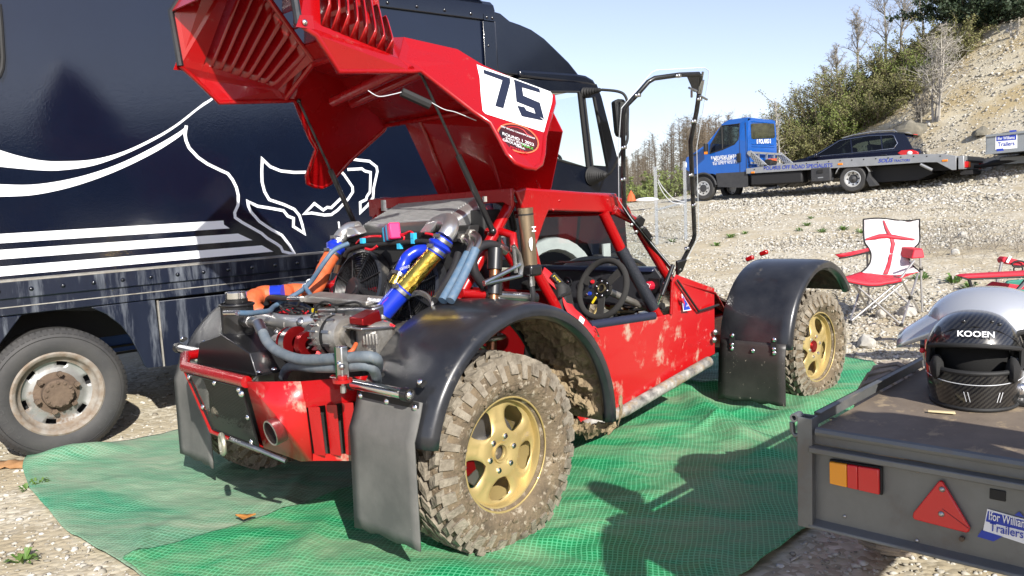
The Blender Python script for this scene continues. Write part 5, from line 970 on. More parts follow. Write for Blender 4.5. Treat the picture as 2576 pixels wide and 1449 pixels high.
# lower rail with rivets, ledge and skirts
g = G(); g.prism([(-2.5, -.028, 1.085), (-2.5, -.028, .99), (-2.5, -.012, .985), (-2.5, -.012, .892), (-2.5, .05, .88), (-2.5, .05, 1.095)], (6.0, 0, 0)); lr = g.ob('lower_rail', 'truck_streaky', trk, 20, bevel=.003)
g = G(); g.prism([(-2.5, -.030, 1.085), (-2.5, -.030, 1.092), (-2.5, .01, 1.10), (-2.5, .01, 1.09)], (6.0, 0, 0)); g.ob('ledge_trim', mat('worn_alloy', (.38, .37, .34), .6, .5, c2=(.22, .20, .17), nscale=14), lr)
for k in range(22): bolt((-.255+k*.1655, -.030, 1.035), (0, -1, 0), .011, lr, 'truck_plain')
g = G(); g.box((.5, -.0135, .9385), (6.0, .003, .006)); g.ob('rail_bead', 'worn_alloy', lr)
arch = [(.213, .885)]+[(.135+.0+.40*math.cos(R(a))*1.12-.0, .40+.52*math.sin(R(a))) for a in (68, 55, 42, 28, 14, 4)]
ap = [(.215, .885), (.30, .83), (.375, .75), (.425, .66), (.46, .56), (.488, .47), (.505, .452), (.60, .447), (.590, .887)]
g = G(); g.prism([(x, -.006, z) for x, z in ap], (0, .02, 0)); g.ob('arch_panel', 'truck_streaky', trk, 20, bevel=.005)
ap = [(-.15, .885), (-.22, .80), (-.35, .64), (-.42, .46), (-.9, .46), (-.9, .885)]
g = G(); g.prism([(x, -.006, z) for x, z in ap], (0, .02, 0)); g.ob('arch_panel', 'truck_streaky', trk, 20, bevel=.005)
g = G(); g.prism([(.612, -.004, .875), (3.45, -.004, .845), (3.45, -.004, .44), (.612, -.004, .444)], (0, .02, 0)); g.ob('side_skirt', 'truck_streaky', trk, bevel=.004)
g = G(); g.box((.603, -.008, .665), (.010, .012, .43)); g.ob('skirt_seam', 'worn_alloy', trk)
g = G(); g.box((.5, .55, .74), (6.0, .12, .22)); g.ob('chassis_rail', 'interior_black', trk); g = G(); g.box((.5, 1.75, .74), (6.0, .12, .22)); g.ob('chassis_rail', 'interior_black', trk)
g = G(); g.box((1.6, 1.2, .62), (1.4, 1.7, .45)); g.ob('under_tank', 'interior_black', trk, bevel=.04); g = G(); g.prism([(-.45, .06, .95), (.62, .06, .95), (.62, .06, .50), (.55, .06, .50), (.5, .06, .70), (.35, .06, .84)], (0, .02, 0)); g.ob('inner_arch', 'interior_black', trk)
g = G(); g.box((.5, 1.2, .97), (6.0, 2.3, .05)); g.ob('box_floor', 'interior_black', trk)
bt = ty(crop(0, 1280, 560, 1399), .9, (1110, 240)); g = G(); g.box(bt, (.55, .05, .12)); g.ob('blue_crate', mat('far_blue', (.02, .07, .28), .5), trk)
for k in range(2): g = G(); g.box(bt+Vector((0, -.03, -.02-.05*k)), (.56, .02, .016)); g.ob('crate_slat', 'interior_black', trk)
# rear wheel
def truck_wheel(x, yo, z, Rt, parent, wd=.24, front=False):
    W = bpy.data.objects.new('wheel', None); COL.objects.link(W); W.parent = parent; W.location = (x, yo, z)
    d = (0, -1, 0); rr = .62*Rt
    g = G(); g.lathe([(rr, -.05), (rr+.004, .0), (rr+.02, .012), (Rt*.80, .018), (Rt*.90, .010), (Rt*.965, -.008), (Rt*.985, -.025), (Rt, -.04), (Rt, -wd+.03), (Rt*.96, -wd), (rr, -wd)], d=d, n=72)
    rs = random.Random(2)
    for k in range(72):
        a = 2*PI*k/72
        for (ra, rb, h0, h1_) in ((Rt*.962, Rt*1.004, -.045, -.004),):
            lo = []; hi = []
            for da in (-.030, .030):
                for r_, h_ in ((Rt*.93, .006), (Rt*1.004, -.028), (Rt*1.004, -.07)): (lo if da < 0 else hi).append(Vector((math.cos(a+da)*r_, -h_, math.sin(a+da)*r_)))
            g.hexa(lo, hi)
    g.lathe([(Rt*.875, .0125), (Rt*.88, .017), (Rt*.885, .0105)], d=d, n=72)
    g.ob('tyre', 'truck_tyre', W, 40, weld=False)
    rim = mat('truck_rim', (.36, .36, .35), .4, .6, c2=(.24, .235, .22), nscale=8, dirt=(.14, .09, .055), dscale=7, dlo=.54, dhi=.66)
    g = G(); g.lathe([(rr+.008, -.002), (rr+.012, .006), (rr+.002, .012), (rr-.014, .006), (rr-.022, -.006), (rr-.026, -.03), (rr-.05, -.045)], d=d, n=56); g.ob('rim_lip', mat('rust_lip', (.15, .10, .06), .8, c2=(.27, .25, .22), nscale=16, namt=.6), W, 50)
    holes = 6; P = []; rows = [(rr-.045, -.045), (rr*.86, -.065), (rr*.80, -.070), (rr*.74, -.074), (rr*.68, -.076), (rr*.60, -.074), (rr*.50, -.066), (rr*.30, -.064)]
    g = G(); n = 60
    pts = [[Vector((math.cos(2*PI*k/n)*r_, -h_, math.sin(2*PI*k/n)*r_)) for k in range(n)] for r_, h_ in rows]
    for i in range(len(rows)-1):
        for k in range(n):
            hole = i in (2, 3) and (k+2) % 10 in (3, 4, 5)
            if not hole: l = (k+1) % n; g.add([pts[i][k], pts[i][l], pts[i+1][l], pts[i+1][k]], [(0, 1, 2, 3)])
    g.ob('rim', rim, W, 60, solid=.008); g = G(); g.cyl((0, .14, 0), (0, .15, 0), rr*.95, n=40); g.ob('rim_well', 'interior_black', W)
    rust = mat('rusty_hub', (.085, .058, .040), .9, c2=(.135, .095, .065), nscale=14, bump=.5)
    g = G(); g.lathe([(.0001, .012), (rr*.30, .010), (rr*.35, -.002), (rr*.36, -.05), (rr*.52, -.06)], d=d, n=40); hb_ = g.ob('hub', rust, W, 40)
    for k in range(12): a = 2*PI*k/12; g = G(); g.cyl((math.cos(a)*rr*.29, -.008, math.sin(a)*rr*.29), (math.cos(a)*rr*.29, -.020, math.sin(a)*rr*.29), .010, n=6); g.ob('hub_bolt', rust, hb_)
    for k in range(6): a = 2*PI*k/6+.3; g = G(); g.cyl((math.cos(a)*rr*.47, .065, math.sin(a)*rr*.47), (math.cos(a)*rr*.47, .02, math.sin(a)*rr*.47), .018, n=6); g.cyl((math.cos(a)*rr*.47, .02, math.sin(a)*rr*.47), (math.cos(a)*rr*.47, .008, math.sin(a)*rr*.47), .010, n=8); g.ob('wheel_nut', rust, W)
    return W
WT = truck_wheel(-.006, .012, .385, .392, trk)
sc2 = mat('tyre_letter', (.05, .05, .05), .7)
def arctext(body, r, a0, da, h, parent, yy):
    for i, ch in enumerate(body):
        if ch == ' ': continue
        a = a0+da*i; rad_ = Vector((math.cos(a), 0, math.sin(a))); tan = Vector((math.sin(a), 0, -math.cos(a))) if da < 0 else Vector((-math.sin(a), 0, math.cos(a)))
        text('tyre_lettering', ch, rad_*r+Vector((0, yy, 0)), tan, rad_ if da < 0 else -rad_, h, sc2, parent, .001)
arctext('REGIOFORCE', .31, R(42), R(-10.5), .026, WT, -.018); arctext('FULDA', .31, R(222), R(-11), .030, WT, -.018)
g = G(); g.box((0, .9, .385), (.2, 1.6, .14)); g.ob('rear_axle', 'interior_black', trk); W2 = truck_wheel(-.006, 2.3, .385, .392, trk)
# ---- graphics on the box side
def gr(P_, name='graphic', c=g1_, mt_='white_print', off=-.0115):
    g = G(); q_ = [ty(c, 0.0, p) for p in P_]
    return q_
top1 = [(-40, 705), (0, 725), (100, 755), (200, 775), (300, 779), (450, 770), (600, 730), (750, 660), (850, 600), (940, 530), (985, 495), (1000, 487), (1040, 460)]
bot1 = [(-40, 800), (0, 805), (100, 815), (200, 823), (300, 822), (450, 800), (600, 747), (750, 675), (855, 610), (950, 535), (990, 507), (1012, 493), (1045, 468)]
top2 = [(-40, 888), (0, 890), (150, 892), (300, 872), (450, 835), (600, 780), (750, 705), (860, 640), (907, 604)]
bot2 = [(-40, 950), (0, 950), (150, 943), (300, 915), (450, 870), (600, 810), (750, 735), (850, 672), (890, 640)]
for a, b_ in ((top1, bot1), (top2, bot2)):
    A = spline([ty(g1_, .0078, p) for p in a], 4); Bq = spline([ty(g1_, .0078, p) for p in b_], 4); g = G(); g.grid([A, Bq]); g.ob('swoosh_graphic', 'white_print', trk, 0)
for S in ([(-40, 1133), (0, 1130), (1080, 1065), (1082, 1085), (1110, 1103), (0, 1175), (-40, 1178)], [(-40, 1210), (0, 1207), (1150, 1128), (1220, 1160), (0, 1253), (-40, 1256)], [(-40, 1291), (0, 1288), (1265, 1185), (1320, 1215), (0, 1335), (-40, 1338)]):
    g = G(); g.poly([ty(g1_, .0078, p) for p in S]); g.ob('stripe_graphic', 'white_print', trk, 0)
def stroke(P_, c, wd=.020, closed=False):
    q_ = [ty(c, 0, p) for p in P_]; q_ = [Vector((p.x, .0078, p.z)) for p in q_]; n = len(q_); L_ = []; R__ = []
    for i in range(n):
        a = q_[max(i-1, 0)] if not closed else q_[i-1]; b_ = q_[min(i+1, n-1)] if not closed else q_[(i+1) % n]
        d1 = (q_[i]-a).normalized() if (q_[i]-a).length > 1e-6 else (b_-q_[i]).normalized(); d2 = (b_-q_[i]).normalized() if (b_-q_[i]).length > 1e-6 else d1
        n1 = Vector((-d1.z, 0, d1.x)); n2 = Vector((-d2.z, 0, d2.x)); m_v = (n1+n2); m_v = m_v.normalized() if m_v.length > .2 else n1; k_ = min(2.2, 1/max(.3, m_v.dot(n1))); L_.append(q_[i]+m_v*wd/2*k_); R__.append(q_[i]-m_v*wd/2*k_)
    if closed: L_.append(L_[0]); R__.append(R__[0])
    g = G(); g.grid([L_, R__]); return g.ob('outline_graphic', 'white_print', trk, 0)
stroke([(122, 5), (112, 60), (108, 100), (118, 160), (150, 235), (240, 332), (340, 402), (480, 470), (552, 502), (600, 565), (640, 645), (660, 730), (656, 830), (622, 908), (628, 958), (700, 1008), (900, 1120), (960, 1172), (1060, 1232), (1100, 1262), (1122, 1310), (1245, 1337), (1190, 1245), (1112, 1142), (1000, 1080), (880, 1000), (792, 900), (764, 835), (758, 792), (860, 840), (1000, 862), (1128, 886), (1172, 942), (1232, 966), (1230, 1050), (1344, 1122), (1322, 1030), (1292, 935), (1240, 872), (1130, 822), (980, 772), (932, 690), (906, 590), (903, 480), (908, 352), (990, 430), (1100, 475), (1240, 490), (1400, 487), (1600, 450)], h1)
stroke([(1700, 330), (1890, 360), (2018, 374), (2092, 432), (2100, 480), (2062, 650), (2056, 750), (2000, 832), (1924, 905), (1922, 802), (1984, 770), (1992, 738), (2024, 692), (2030, 490), (1972, 476), (1940, 452), (1790, 460)], h1)
stroke([(1700, 450), (1760, 520), (1842, 640), (1846, 692), (1800, 762), (1690, 880), (1622, 928), (1550, 932), (1420, 910), (1345, 917), (1448, 812), (1540, 880), (1580, 852), (1622, 856), (1740, 742), (1728, 680)], h1)
stroke([(1698, 1000), (1703, 1030), (1706, 1070)], h1, .014)
# scuffed strap at the box's rear
g = G(); g.tube([ty(g1_, -.02, p) for p in ((-5, 20), (5, 130), (14, 280), (10, 330), (-5, 370))], .014, 8); g.ob('lashing_strap', 'matt_black', trk)
# ---- cab
CY = .12; CW = 2.18
def cy(c, *P): 
    r = [TF.on(*c(*p), 1, CY) for p in P]; return r if len(r) > 1 else r[0]
# fairing (roof deflector): profile extruded across the cab, with a folded side lip
fp_ = [(3.62, 2.50), (3.62, 3.03), (3.70, 3.02), (3.80, 2.965), (3.92, 2.945), (4.05, 2.915), (4.20, 2.85), (4.34, 2.76), (4.50, 2.655), (4.645, 2.53), (4.64, 2.50)]
g = G(); g.prism([(x, CY, z) for x, z in fp_], (0, CW, 0)); g.ob('roof_deflector', 'truck_plain', trk, 30, bevel=.03, bseg=3)
g = G(); g.prism([(3.86, CY-.02, 2.48), (3.86, CY-.02, 2.55), (4.55, CY-.02, 2.555), (4.70, CY-.02, 2.545), (4.80, CY-.02, 2.51), (4.86, CY-.02, 2.44), (4.70, CY-.02, 2.455)], (0, CW+.04, 0)); g.ob('cab_roof', 'truck_plain', trk, 40, bevel=.025, bseg=3)
side = {}
for y0, sgn in ((CY, 1), (CY+CW, -1)):
    pc = [Vector((x, y0, z)) for x, z in [(3.72, 2.47), (4.82, 2.47), (4.87, 2.40), (5.10, 1.74), (5.16, 1.40), (5.18, .75), (4.72, .75), (4.62, .95), (4.36, 1.06), (4.0, 1.06), (3.86, .85), (3.72, .80)]]
    win = [(3.92, 2.36), (4.60, 2.385), (4.672, 1.672), (4.40, 1.725), (4.116, 1.79), (3.92, 1.80)]; qw = [(4.665, 2.33), (4.80, 2.345), (4.95, 1.68), (4.735, 1.69)]
    # side shell as pieces around the two window openings
    V3 = lambda x, z: Vector((x, y0, z))
    g = G()
    for pcs in ([(3.72, 2.47), (4.84, 2.47), (4.80, 2.345), (4.665, 2.33), (4.60, 2.385), (3.92, 2.36)], [(3.72, 2.47), (3.92, 2.36), (3.92, 1.80), (3.72, 1.80)], [(4.60, 2.385), (4.665, 2.33), (4.735, 1.69), (4.672, 1.672)], [(4.80, 2.345), (4.84, 2.47), (4.90, 2.35), (5.10, 1.74), (5.12, 1.66), (4.95, 1.68)], [(3.72, 1.80), (3.92, 1.80), (4.116, 1.79), (4.40, 1.725), (4.672, 1.672), (4.735, 1.69), (4.95, 1.68), (5.12, 1.66), (5.16, 1.40), (5.18, .75), (4.72, .75), (4.62, .95), (4.36, 1.06), (4.0, 1.06), (3.86, .85), (3.72, .80)]): g.poly([V3(*p) for p in pcs])
    cs = g.ob('cab_side', 'truck_plain', trk, 0, solid=.03, soff=0)
    for wn_ in (win, qw):
        g = G(); g.poly([V3(x, z) for x, z in wn_]); g.ob('cab_window', 'tinted' if y0 > 1 else 'screen', trk, 0)
        g = G(); g.tube([V3(x, z)+Vector((0, -.012*sgn, 0)) for x, z in wn_], .014, 8, closed=True); g.ob('window_seal', 'matt_black', trk)
g = G(); g.box((4.635, CY-.02, 2.02), (.035, .02, .70), Matrix.Rotation(R(5.5), 3, 'Y').transposed()); g.ob('window_divider', 'matt_black', trk)
g = G(); g.poly([(3.73, CY+.02, .8), (3.73, CY+CW-.02, .8), (3.73, CY+CW-.02, 2.48), (3.73, CY+.02, 2.48)]); g.ob('cab_back', 'interior_black', trk, 0, solid=.02)
g = G(); g.poly([(4.88, CY+.05, 2.40), (4.88, CY+CW-.05, 2.40), (5.12, CY+CW-.05, 1.68), (5.12, CY+.05, 1.68)]); g.ob('cab_windscreen', 'screen', trk, 0)
g = G(); g.poly([(5.14, CY, 1.68), (5.14, CY+CW, 1.68), (5.2, CY+CW, .6), (5.2, CY, .6)]); g.ob('cab_front', 'truck_plain', trk, 0, solid=.03)
g = G(); g.box((4.5, CY+CW/2, 1.45), (1.2, CW-.1, .3)); g.ob('cab_interior', 'interior_black', trk); g = G(); g.box((4.98, CY+CW/2, 1.62), (.28, CW-.1, .12)); g.ob('cab_dash', 'interior_black', trk, bevel=.03)
swc = Vector((4.62, CY+.55, 1.74)); g = G(); g.tube([swc+Vector((.16*math.cos(a)*.5+.0, .23*math.sin(a), .10*math.cos(a))) for a in [2*PI*k/28 for k in range(28)]], .016, 8, closed=True); g.ob('cab_steering_wheel', 'interior_black', trk)
g = G(); g.sph((4.86, CY+.75, 1.74), .13, 10, 8, (1, 1.3, .8)); g.ob('red_jacket', 'red', trk); g = G(); g.sph((4.80, CY+.62, 1.68), .09, 10, 8, (1, 1.2, .5)); g.ob('hi_vis_vest', mat('hivis', (.45, .5, .03), .7), trk)
# front wheel arch, wheel, step
aw = Vector((4.16, CY, .40)); g = G(); P = []
for i in range(15):
    a = R(168-i*12); P.append([aw+Vector((math.cos(a)*r_*.92, dy, math.sin(a)*r_)) for r_, dy in ((.505, .02), (.53, -.035), (.63, -.04), (.64, .02))])
g.grid(P); g.ob('front_wheel_arch', 'grey_arch', trk, 40, solid=.006)
truck_wheel(4.16, CY+.06, .385, .392, trk, front=True)
g = G(); g.box((4.90, CY+.06, .62), (.42, .3, .42)); g.ob('step_box', 'interior_black', trk, bevel=.02); g = G(); g.box((4.80, CY-.09, .82), (.10, .02, .22)); g.ob('step_panel', 'grey_arch', trk)
# rubber bellows and mirror arms
def bellows(a, b_, r0_, r1_, n=7):
    a, b_ = Vector(a), Vector(b_); pr = []
    Lh = (b_-a).length
    for k in range(n): t = k/n; r_ = r0_+(r1_-r0_)*t; pr += [(r_, Lh*t), (r_*.78, Lh*(t+.5/n))]
    pr.append((r1_*.5, Lh)); g = G(); g.lathe([(.0001, 0)]+pr, o=a, d=b_-a, n=16); return g.ob('mirror_bellows', 'matt_black', trk, 30)
m0, m1 = TF.on(*h2(640, 103), 1, CY-.02), TF.on(*h2(740, 86), 1, -.10); bellows(m0, m1, .05, .018)
m2, m3 = TF.on(*h2(685, 590), 1, CY-.03), TF.on(*h2(772, 583), 1, -.10); bellows(m2, m3, .095, .025, 9)
pipe('mirror_arm', [m1, TF.on(*h2(830, 95), 1, -.22), TF.on(*h2(875, 118), 1, -.28), TF.on(*h2(893, 180), 1, -.30), TF.on(*h2(892, 300), 1, -.30), TF.on(*h2(890, 385), 1, -.30), TF.on(*h2(860, 440), 1, -.27), TF.on(*h2(800, 560), 1, -.15), m3], .013, 'matt_black', trk, sm=5)
mp_ = [TF.on(*h2(*p), 1, -.24) for p in ((818, 150), (840, 138), (872, 140), (892, 165), (900, 250), (894, 350), (870, 362), (845, 355), (835, 330))]
g = G(); g.prism(mp_, (.05, .10, 0)); g.ob('mirror', 'matt_black', trk, 40, bevel=.015)
g = G(); cm = sum(mp_, Vector())/len(mp_); g.poly([cm.lerp(p, .82)+Vector((-.003, -.006, 0)) for p in mp_]); g.ob('mirror_glass', mat('mirror_face', (.8, .82, .85), .05, 1.), trk, 0)
# ------------------------------------------------------------------ blue flatbed recovery truck
UF = Frame((9.04, 21.11, 1.48), -47.6, -.5)
blu = thing('flatbed_truck', 'blue cab flatbed truck with silver bed parked on the gravel', 'truck', UF.m)
c9 = crop(2680, 440, 3500, 2576); c10 = crop(3200, 440, 4096, 2576)
def uy(c, y, *P):
    r = [UF.on(*c(*p), 1, y) for p in P]; return r if len(r) > 1 else r[0]
mat('blue_paint', (.004, .092, .40), .22, coat=.5, c2=(.003, .080, .35), nscale=3)
mat('bed_alloy', (.40, .41, .42), .45, .6, c2=(.34, .35, .36), nscale=6)
mat('grey_plastic', (.030, .031, .034), .6, c2=(.045, .045, .047), nscale=8)
mat('amber', (.75, .22, .01), .3); mat('lamp_red', (.55, .012, .015), .25, coat=.4); mat('lamp_clear', (.75, .75, .72), .2)
CWd = 1.95
side_b = [(2.93, 2.27), (2.93, .70), (3.87, .70), (4.02, .76), (4.62, .80), (4.96, .95), (4.97, 1.10), (4.88, 1.31), (4.66, 1.37), (4.18, 1.66), (3.72, 2.17), (3.52, 2.26)]
def inset(y): return .0 if y else 0
# cab side pieces around the door window
win_b = [(3.17, 2.125), (3.74, 2.125), (4.06, 1.62), (4.10, 1.36), (3.70, 1.44), (3.32, 1.56), (3.20, 1.68)]
for y0 in (-.03, -.03-CWd):
    g = G(); V3 = lambda x, z: Vector((x, y0-(.06 if z > 1.9 else 0)*(1 if y0 > -1 else -1), z))
    for pcs in ([(2.93, 2.27), (3.52, 2.26), (3.72, 2.17), (3.74, 2.125), (3.17, 2.125)], [(2.93, 2.27), (3.17, 2.125), (3.20, 1.68), (2.93, 1.6)], [(3.72, 2.17), (4.18, 1.66), (4.06, 1.62), (3.74, 2.125)], [(2.93, 1.6), (3.20, 1.68), (3.32, 1.56), (3.70, 1.44), (4.10, 1.36), (4.06, 1.62), (4.18, 1.66), (4.66, 1.37), (4.88, 1.31), (4.97, 1.10), (4.96, .95), (4.62, .80), (4.02, .76), (3.87, .70), (2.93, .70)]): g.poly([V3(*p) for p in pcs])
    g.ob('cab_side', 'blue_paint', blu, 0, solid=.02, soff=0)
    g = G(); g.poly([V3(*p) for p in win_b]); g.ob('door_glass', 'dark_glass', blu, 0)
    g = G(); g.tube([V3(*p)+Vector((0, .012 if y0 > -1 else -.012, 0)) for p in win_b], .018, 6, closed=True); g.ob('window_seal', 'matt_black', blu)
    g = G(); g.tube([V3(3.74, 2.12), V3(3.70, 1.44)], .022, 6); g.ob('window_post', 'matt_black', blu)
    s_ = 1 if y0 > -1 else -1
    g = G(); g.prism([Vector((x, y0+.012*s_, z)) for x, z in [(2.93, .74), (3.93, .76), (3.88, .36), (3.2, .30), (2.93, .30)]], (0, -.02*s_, 0)); g.ob('lower_cladding', 'grey_plastic', blu)
    g = G(); g.prism([Vector((x, y0+.012*s_, z)) for x, z in [(4.70, .80), (4.97, .98), (4.97, .30), (4.76, .32)]], (0, -.02*s_, 0)); g.ob('bumper_corner', 'grey_plastic', blu)
g = G()
for a, b_ in zip([(2.93, 2.27), (3.52, 2.26), (3.72, 2.17)], [(3.52, 2.26), (3.72, 2.17), (3.74, 2.15)]): g.poly([(a[0], -.09, a[1]), (b_[0], -.09, b_[1]), (b_[0], -1.92, b_[1]), (a[0], -1.92, a[1])])
g.ob('cab_roof', 'blue_paint', blu, 0, solid=.03)
g = G(); g.poly([(3.74, -.10, 2.15), (4.18, -.06, 1.66), (4.18, -1.95, 1.66), (3.74, -1.91, 2.15)]); g.ob('windscreen', 'dark_glass', blu, 0)
g = G()
for a, b_ in zip([(4.18, 1.66), (4.66, 1.40), (4.90, 1.29), (4.98, 1.05)], [(4.66, 1.40), (4.90, 1.29), (4.98, 1.05), (4.99, .5)]): g.poly([(a[0], -.05, a[1]), (b_[0], -.05, b_[1]), (b_[0], -1.96, b_[1]), (a[0], -1.96, a[1])])
g.ob('bonnet', 'blue_paint', blu, 30, solid=.02)
# cab back with window, ribs, name
rb = [(2.91, -.06, .75), (2.91, -1.95, .75), (2.91, -1.95, 1.9), (2.91, -1.88, 2.24), (2.91, -1.7, 2.30), (2.91, -.3, 2.25), (2.91, -.10, 2.18), (2.91, -.06, 1.8)]
g = G(); g.prism(rb, (.03, 0, 0)); cbk = g.ob('cab_back', 'blue_paint', blu, 0, bevel=.01)
wb_ = [UF.on(*c9(*p), 0, 2.905) for p in ((1015, 180), (1035, 168), (1290, 166), (1308, 180), (1318, 335), (1305, 352), (1040, 365), (1022, 352))]
g = G(); g.prism(wb_, (-.006, 0, 0)); g.ob('rear_window', mat('dark_pane', (.012, .015, .012), .08, coat=.5, c2=(.05, .055, .03), nscale=5), cbk, 0)
for zz in (1.53, 1.46, 2.17): 
    g = G(); g.tube([(2.905, -.25, zz), (2.905, -1.75, zz+.02)], .014, 8); g.ob('pressed_rib', 'blue_paint', cbk)
text('lettering', '0 POLARIS 0', UF.on(*c9(1178, 393), 0, 2.89), (0, -1, .05), (0, 0, 1), .13, 'white_print', cbk, .004, bold=.012)
# door print, handle, mirror, lamps
td = uy(c9, .0, (680, 583)); tr2 = Vector((-1, 0, -.0))
for tx, (px, py), hh_, bo in (('FAIRVIEW FARM', (678, 587), .085, .012), ('MACHINERY', (680, 613), .085, .012), ('www.fairviewfarmmachinery.co.uk', (680, 642), .045, .005), ('Tel: 07977 975173', (683, 665), .075, .01)):
    p = uy(c9, 0.0, (px, py)); text('lettering', tx, Vector((p.x, -.012, p.z)), tr2, (0, 0, 1), hh_, 'white_print', blu, .002, bold=bo, width=None if hh_ != .045 else .72)
g = G(); g.box(uy(c9, 0.0, (865, 600)), (.13, .05, .26)); g.ob('door_handle', 'matt_black', blu, bevel=.03)
g = G(); g.box(uy(c9, .15, (452, 490)), (.10, .16, .32)); mr_ = g.ob('wing_mirror', 'matt_black', blu, bevel=.03); g = G(); g.box(uy(c9, .24, (450, 540)), (.09, .03, .07)); g.ob('mirror_repeater', 'amber', mr_)
g = G(); g.box((4.93, -.08, 1.08), (.10, .14, .18)); g.ob('headlamp', 'lamp_clear', blu, bevel=.03); g = G(); g.box((4.60, .0, 1.36), (.22, .03, .04), Matrix.Rotation(R(-25), 3, 'Y').transposed()); g.ob('bonnet_vent', 'matt_black', blu)
for dx in (2.96, 3.16): g = G(); g.tube([(dx, -.015, .75), (dx, -.02, 1.6), (dx+.02, -.05, 2.15)], .006, 5); g.ob('door_gap', 'matt_black', blu)
def road_wheel(x, y, z, Rt, wd, parent, style, s=1):
    W = bpy.data.objects.new('wheel', None); COL.objects.link(W); W.parent = parent; W.location = (x, y, z); d = (0, s, 0); rr = Rt*.60
    g = G(); g.lathe([(rr, -wd*.6), (rr, -.01), (rr+.02, .0), (Rt*.9, .0), (Rt*.98, -.03), (Rt, -.05), (Rt, -wd+.04), (Rt*.95, -wd), (rr, -wd)], d=d, n=40); g.ob('tyre', 'truck_tyre', W, 40)
    g = G(); g.lathe([(rr+.005, .002), (rr-.02, .004), (rr-.03, -.02), (rr*.82, -.05 if style == 'dish' else -.02), (rr*.60, -.07 if style == 'dish' else -.012), (rr*.3, -.07 if style == 'dish' else -.01), (.0001, -.07 if style == 'dish' else -.01)], d=d, n=36); g.ob('rim', mat('wheel_silver', (.55, .55, .54), .4, .5), W, 40)
    g = G(); g.lathe([(.0001, .0 if style != 'dish' else .0), (rr*.30, .0 if style != 'dish' else -.03), (rr*.55, -.008 if style != 'dish' else -.065)], d=d, n=12); hb_ = g.ob('hub', 'grey_plastic', W, 30)
    for k in range(8):
        a = 2*PI*k/8; p = Vector((math.cos(a)*rr*.70, (-.016 if style != 'dish' else -.058)*s, math.sin(a)*rr*.70)); g = G(); g.cyl(p-Vector((0, .002*s, 0)), p+Vector((0, .010*s, 0)), rr*.10, n=8); g.ob('vent_hole', 'matt_black', W)
    return W
road_wheel(4.355, -.02, .345, .352, .22, blu, 'cap'); road_wheel(.0, .0, .345, .352, .22, blu, 'dish'); road_wheel(4.355, -1.95, .345, .352, .22, blu, 'cap', -1); road_wheel(.0, -.30, .345, .352, .22, blu, 'dish'); road_wheel(.0, -1.95, .345, .352, .22, blu, 'dish', -1)
g = G(); g.tube([(4.355+math.cos(R(a))*.43, -.01, .36+math.sin(R(a))*.43) for a in range(-8, 178, 12)], .03, 8); g.ob('arch_trim', 'grey_plastic', blu)
g = G(); g.prism([(4.355+math.cos(R(a))*.42, -.05, .36+math.sin(R(a))*.42) for a in range(0, 181, 12)], (0, -.3, 0)); g.ob('arch_well', 'interior_black', blu)
# bed: tapering side rail, deck, posts
rail = [(2.95, .83), (2.95, .68), (-1.75, .635), (-2.03, .615), (-2.36, .40), (-2.45, .40), (-2.45, .735), (-2.2, .80), (-1.5, .855), (.5, .895), (1.6, .885), (2.75, .835)]
for y0 in (.03, -2.05): g = G(); g.prism([(x, y0, z) for x, z in rail], (0, -.035, 0)); sr_ = g.ob('bed_rail', 'bed_alloy', blu, 20, bevel=.006)
g = G(); g.prism([(2.93, .0, .80), (1.6, 0, .86), (.5, 0, .87), (-1.5, 0, .83), (-2.45, 0, .72), (-2.45, 0, .68), (2.93, 0, .72)], (0, -2.04, 0)); g.ob('bed_deck', 'bed_alloy', blu)
g = G(); g.box((-2.55, -1.02, .57), (.12, 2.05, .32)); tb_ = g.ob('tail_board', 'bed_alloy', blu, bevel=.01); g = G(); g.box((-2.62, -.30, .52), (.04, .45, .14)); g.ob('tail_lamp', 'lamp_red', tb_); g = G(); g.box((-2.625, -.42, .52), (.05, .09, .13)); g.ob('tail_indicator', 'amber', tb_); g = G(); g.box((-2.63, -1.7, .50), (.04, .4, .14)); g.ob('tail_lamp', 'lamp_red', tb_); g = G(); g.box((-2.62, -1.0, .60), (.03, 1.6, .05)); g.ob('tail_slot', 'interior_black', tb_)
g = G(); g.box((-2.6, -1.02, .33), (.25, 1.5, .10)); g.ob('tail_bar', 'interior_black', blu)
g = G(); g.box((.3, -.85, .55), (5.0, .9, .26)); g.ob('chassis', 'interior_black', blu); g = G(); g.box((2.1, -.25, .50), (1.5, .45, .34)); g.ob('fuel_tank', 'interior_black', blu, bevel=.04); g = G(); g.prism([(-.4, -.3, .62), (-1.7, -.3, .60), (-1.85, -.3, .36), (-1.5, -.3, .22), (-.4, -.3, .22)], (0, -1.2, 0)); g.ob('under_guard', 'interior_black', blu)
g = G(); g.box((.82, -.10, .51), (.54, .28, .38)); bxs = g.ob('tool_box', 'grey_plastic', blu, bevel=.03); g = G(); g.box((.82, .05, .60), (.14, .03, .08)); g.ob('box_latch', 'matt_black', bxs); g = G(); g.box((.82, .045, .43), (.14, .01, .03)); g.ob('box_badge', 'bed_alloy', bxs)
for a0, a1 in ((18, 165),): g = G(); g.grid([[Vector((.0+math.cos(R(a))*r_, dy, .36+math.sin(R(a))*r_)) for r_, dy in ((.44, .02), (.455, .02), (.455, -.25))] for a in range(a0, a1, 9)]); g.ob('mudguard', 'bed_alloy', blu, 50, solid=.01)
g = G(); g.prism([(-.42, .02, .50), (-.43, .02, .38), (-.60, .02, .14), (-.44, .02, .12), (-.36, .02, .30)], (0, -.28, 0)); g.ob('mud_flap', 'grey_plastic', blu)
p_, q2 = uy(c10, .03, (1385, 625), (1520, 690)); g = G(); g.tube([p_, q2], .035, 8); g.ob('leg_stay', 'bed_alloy', blu)
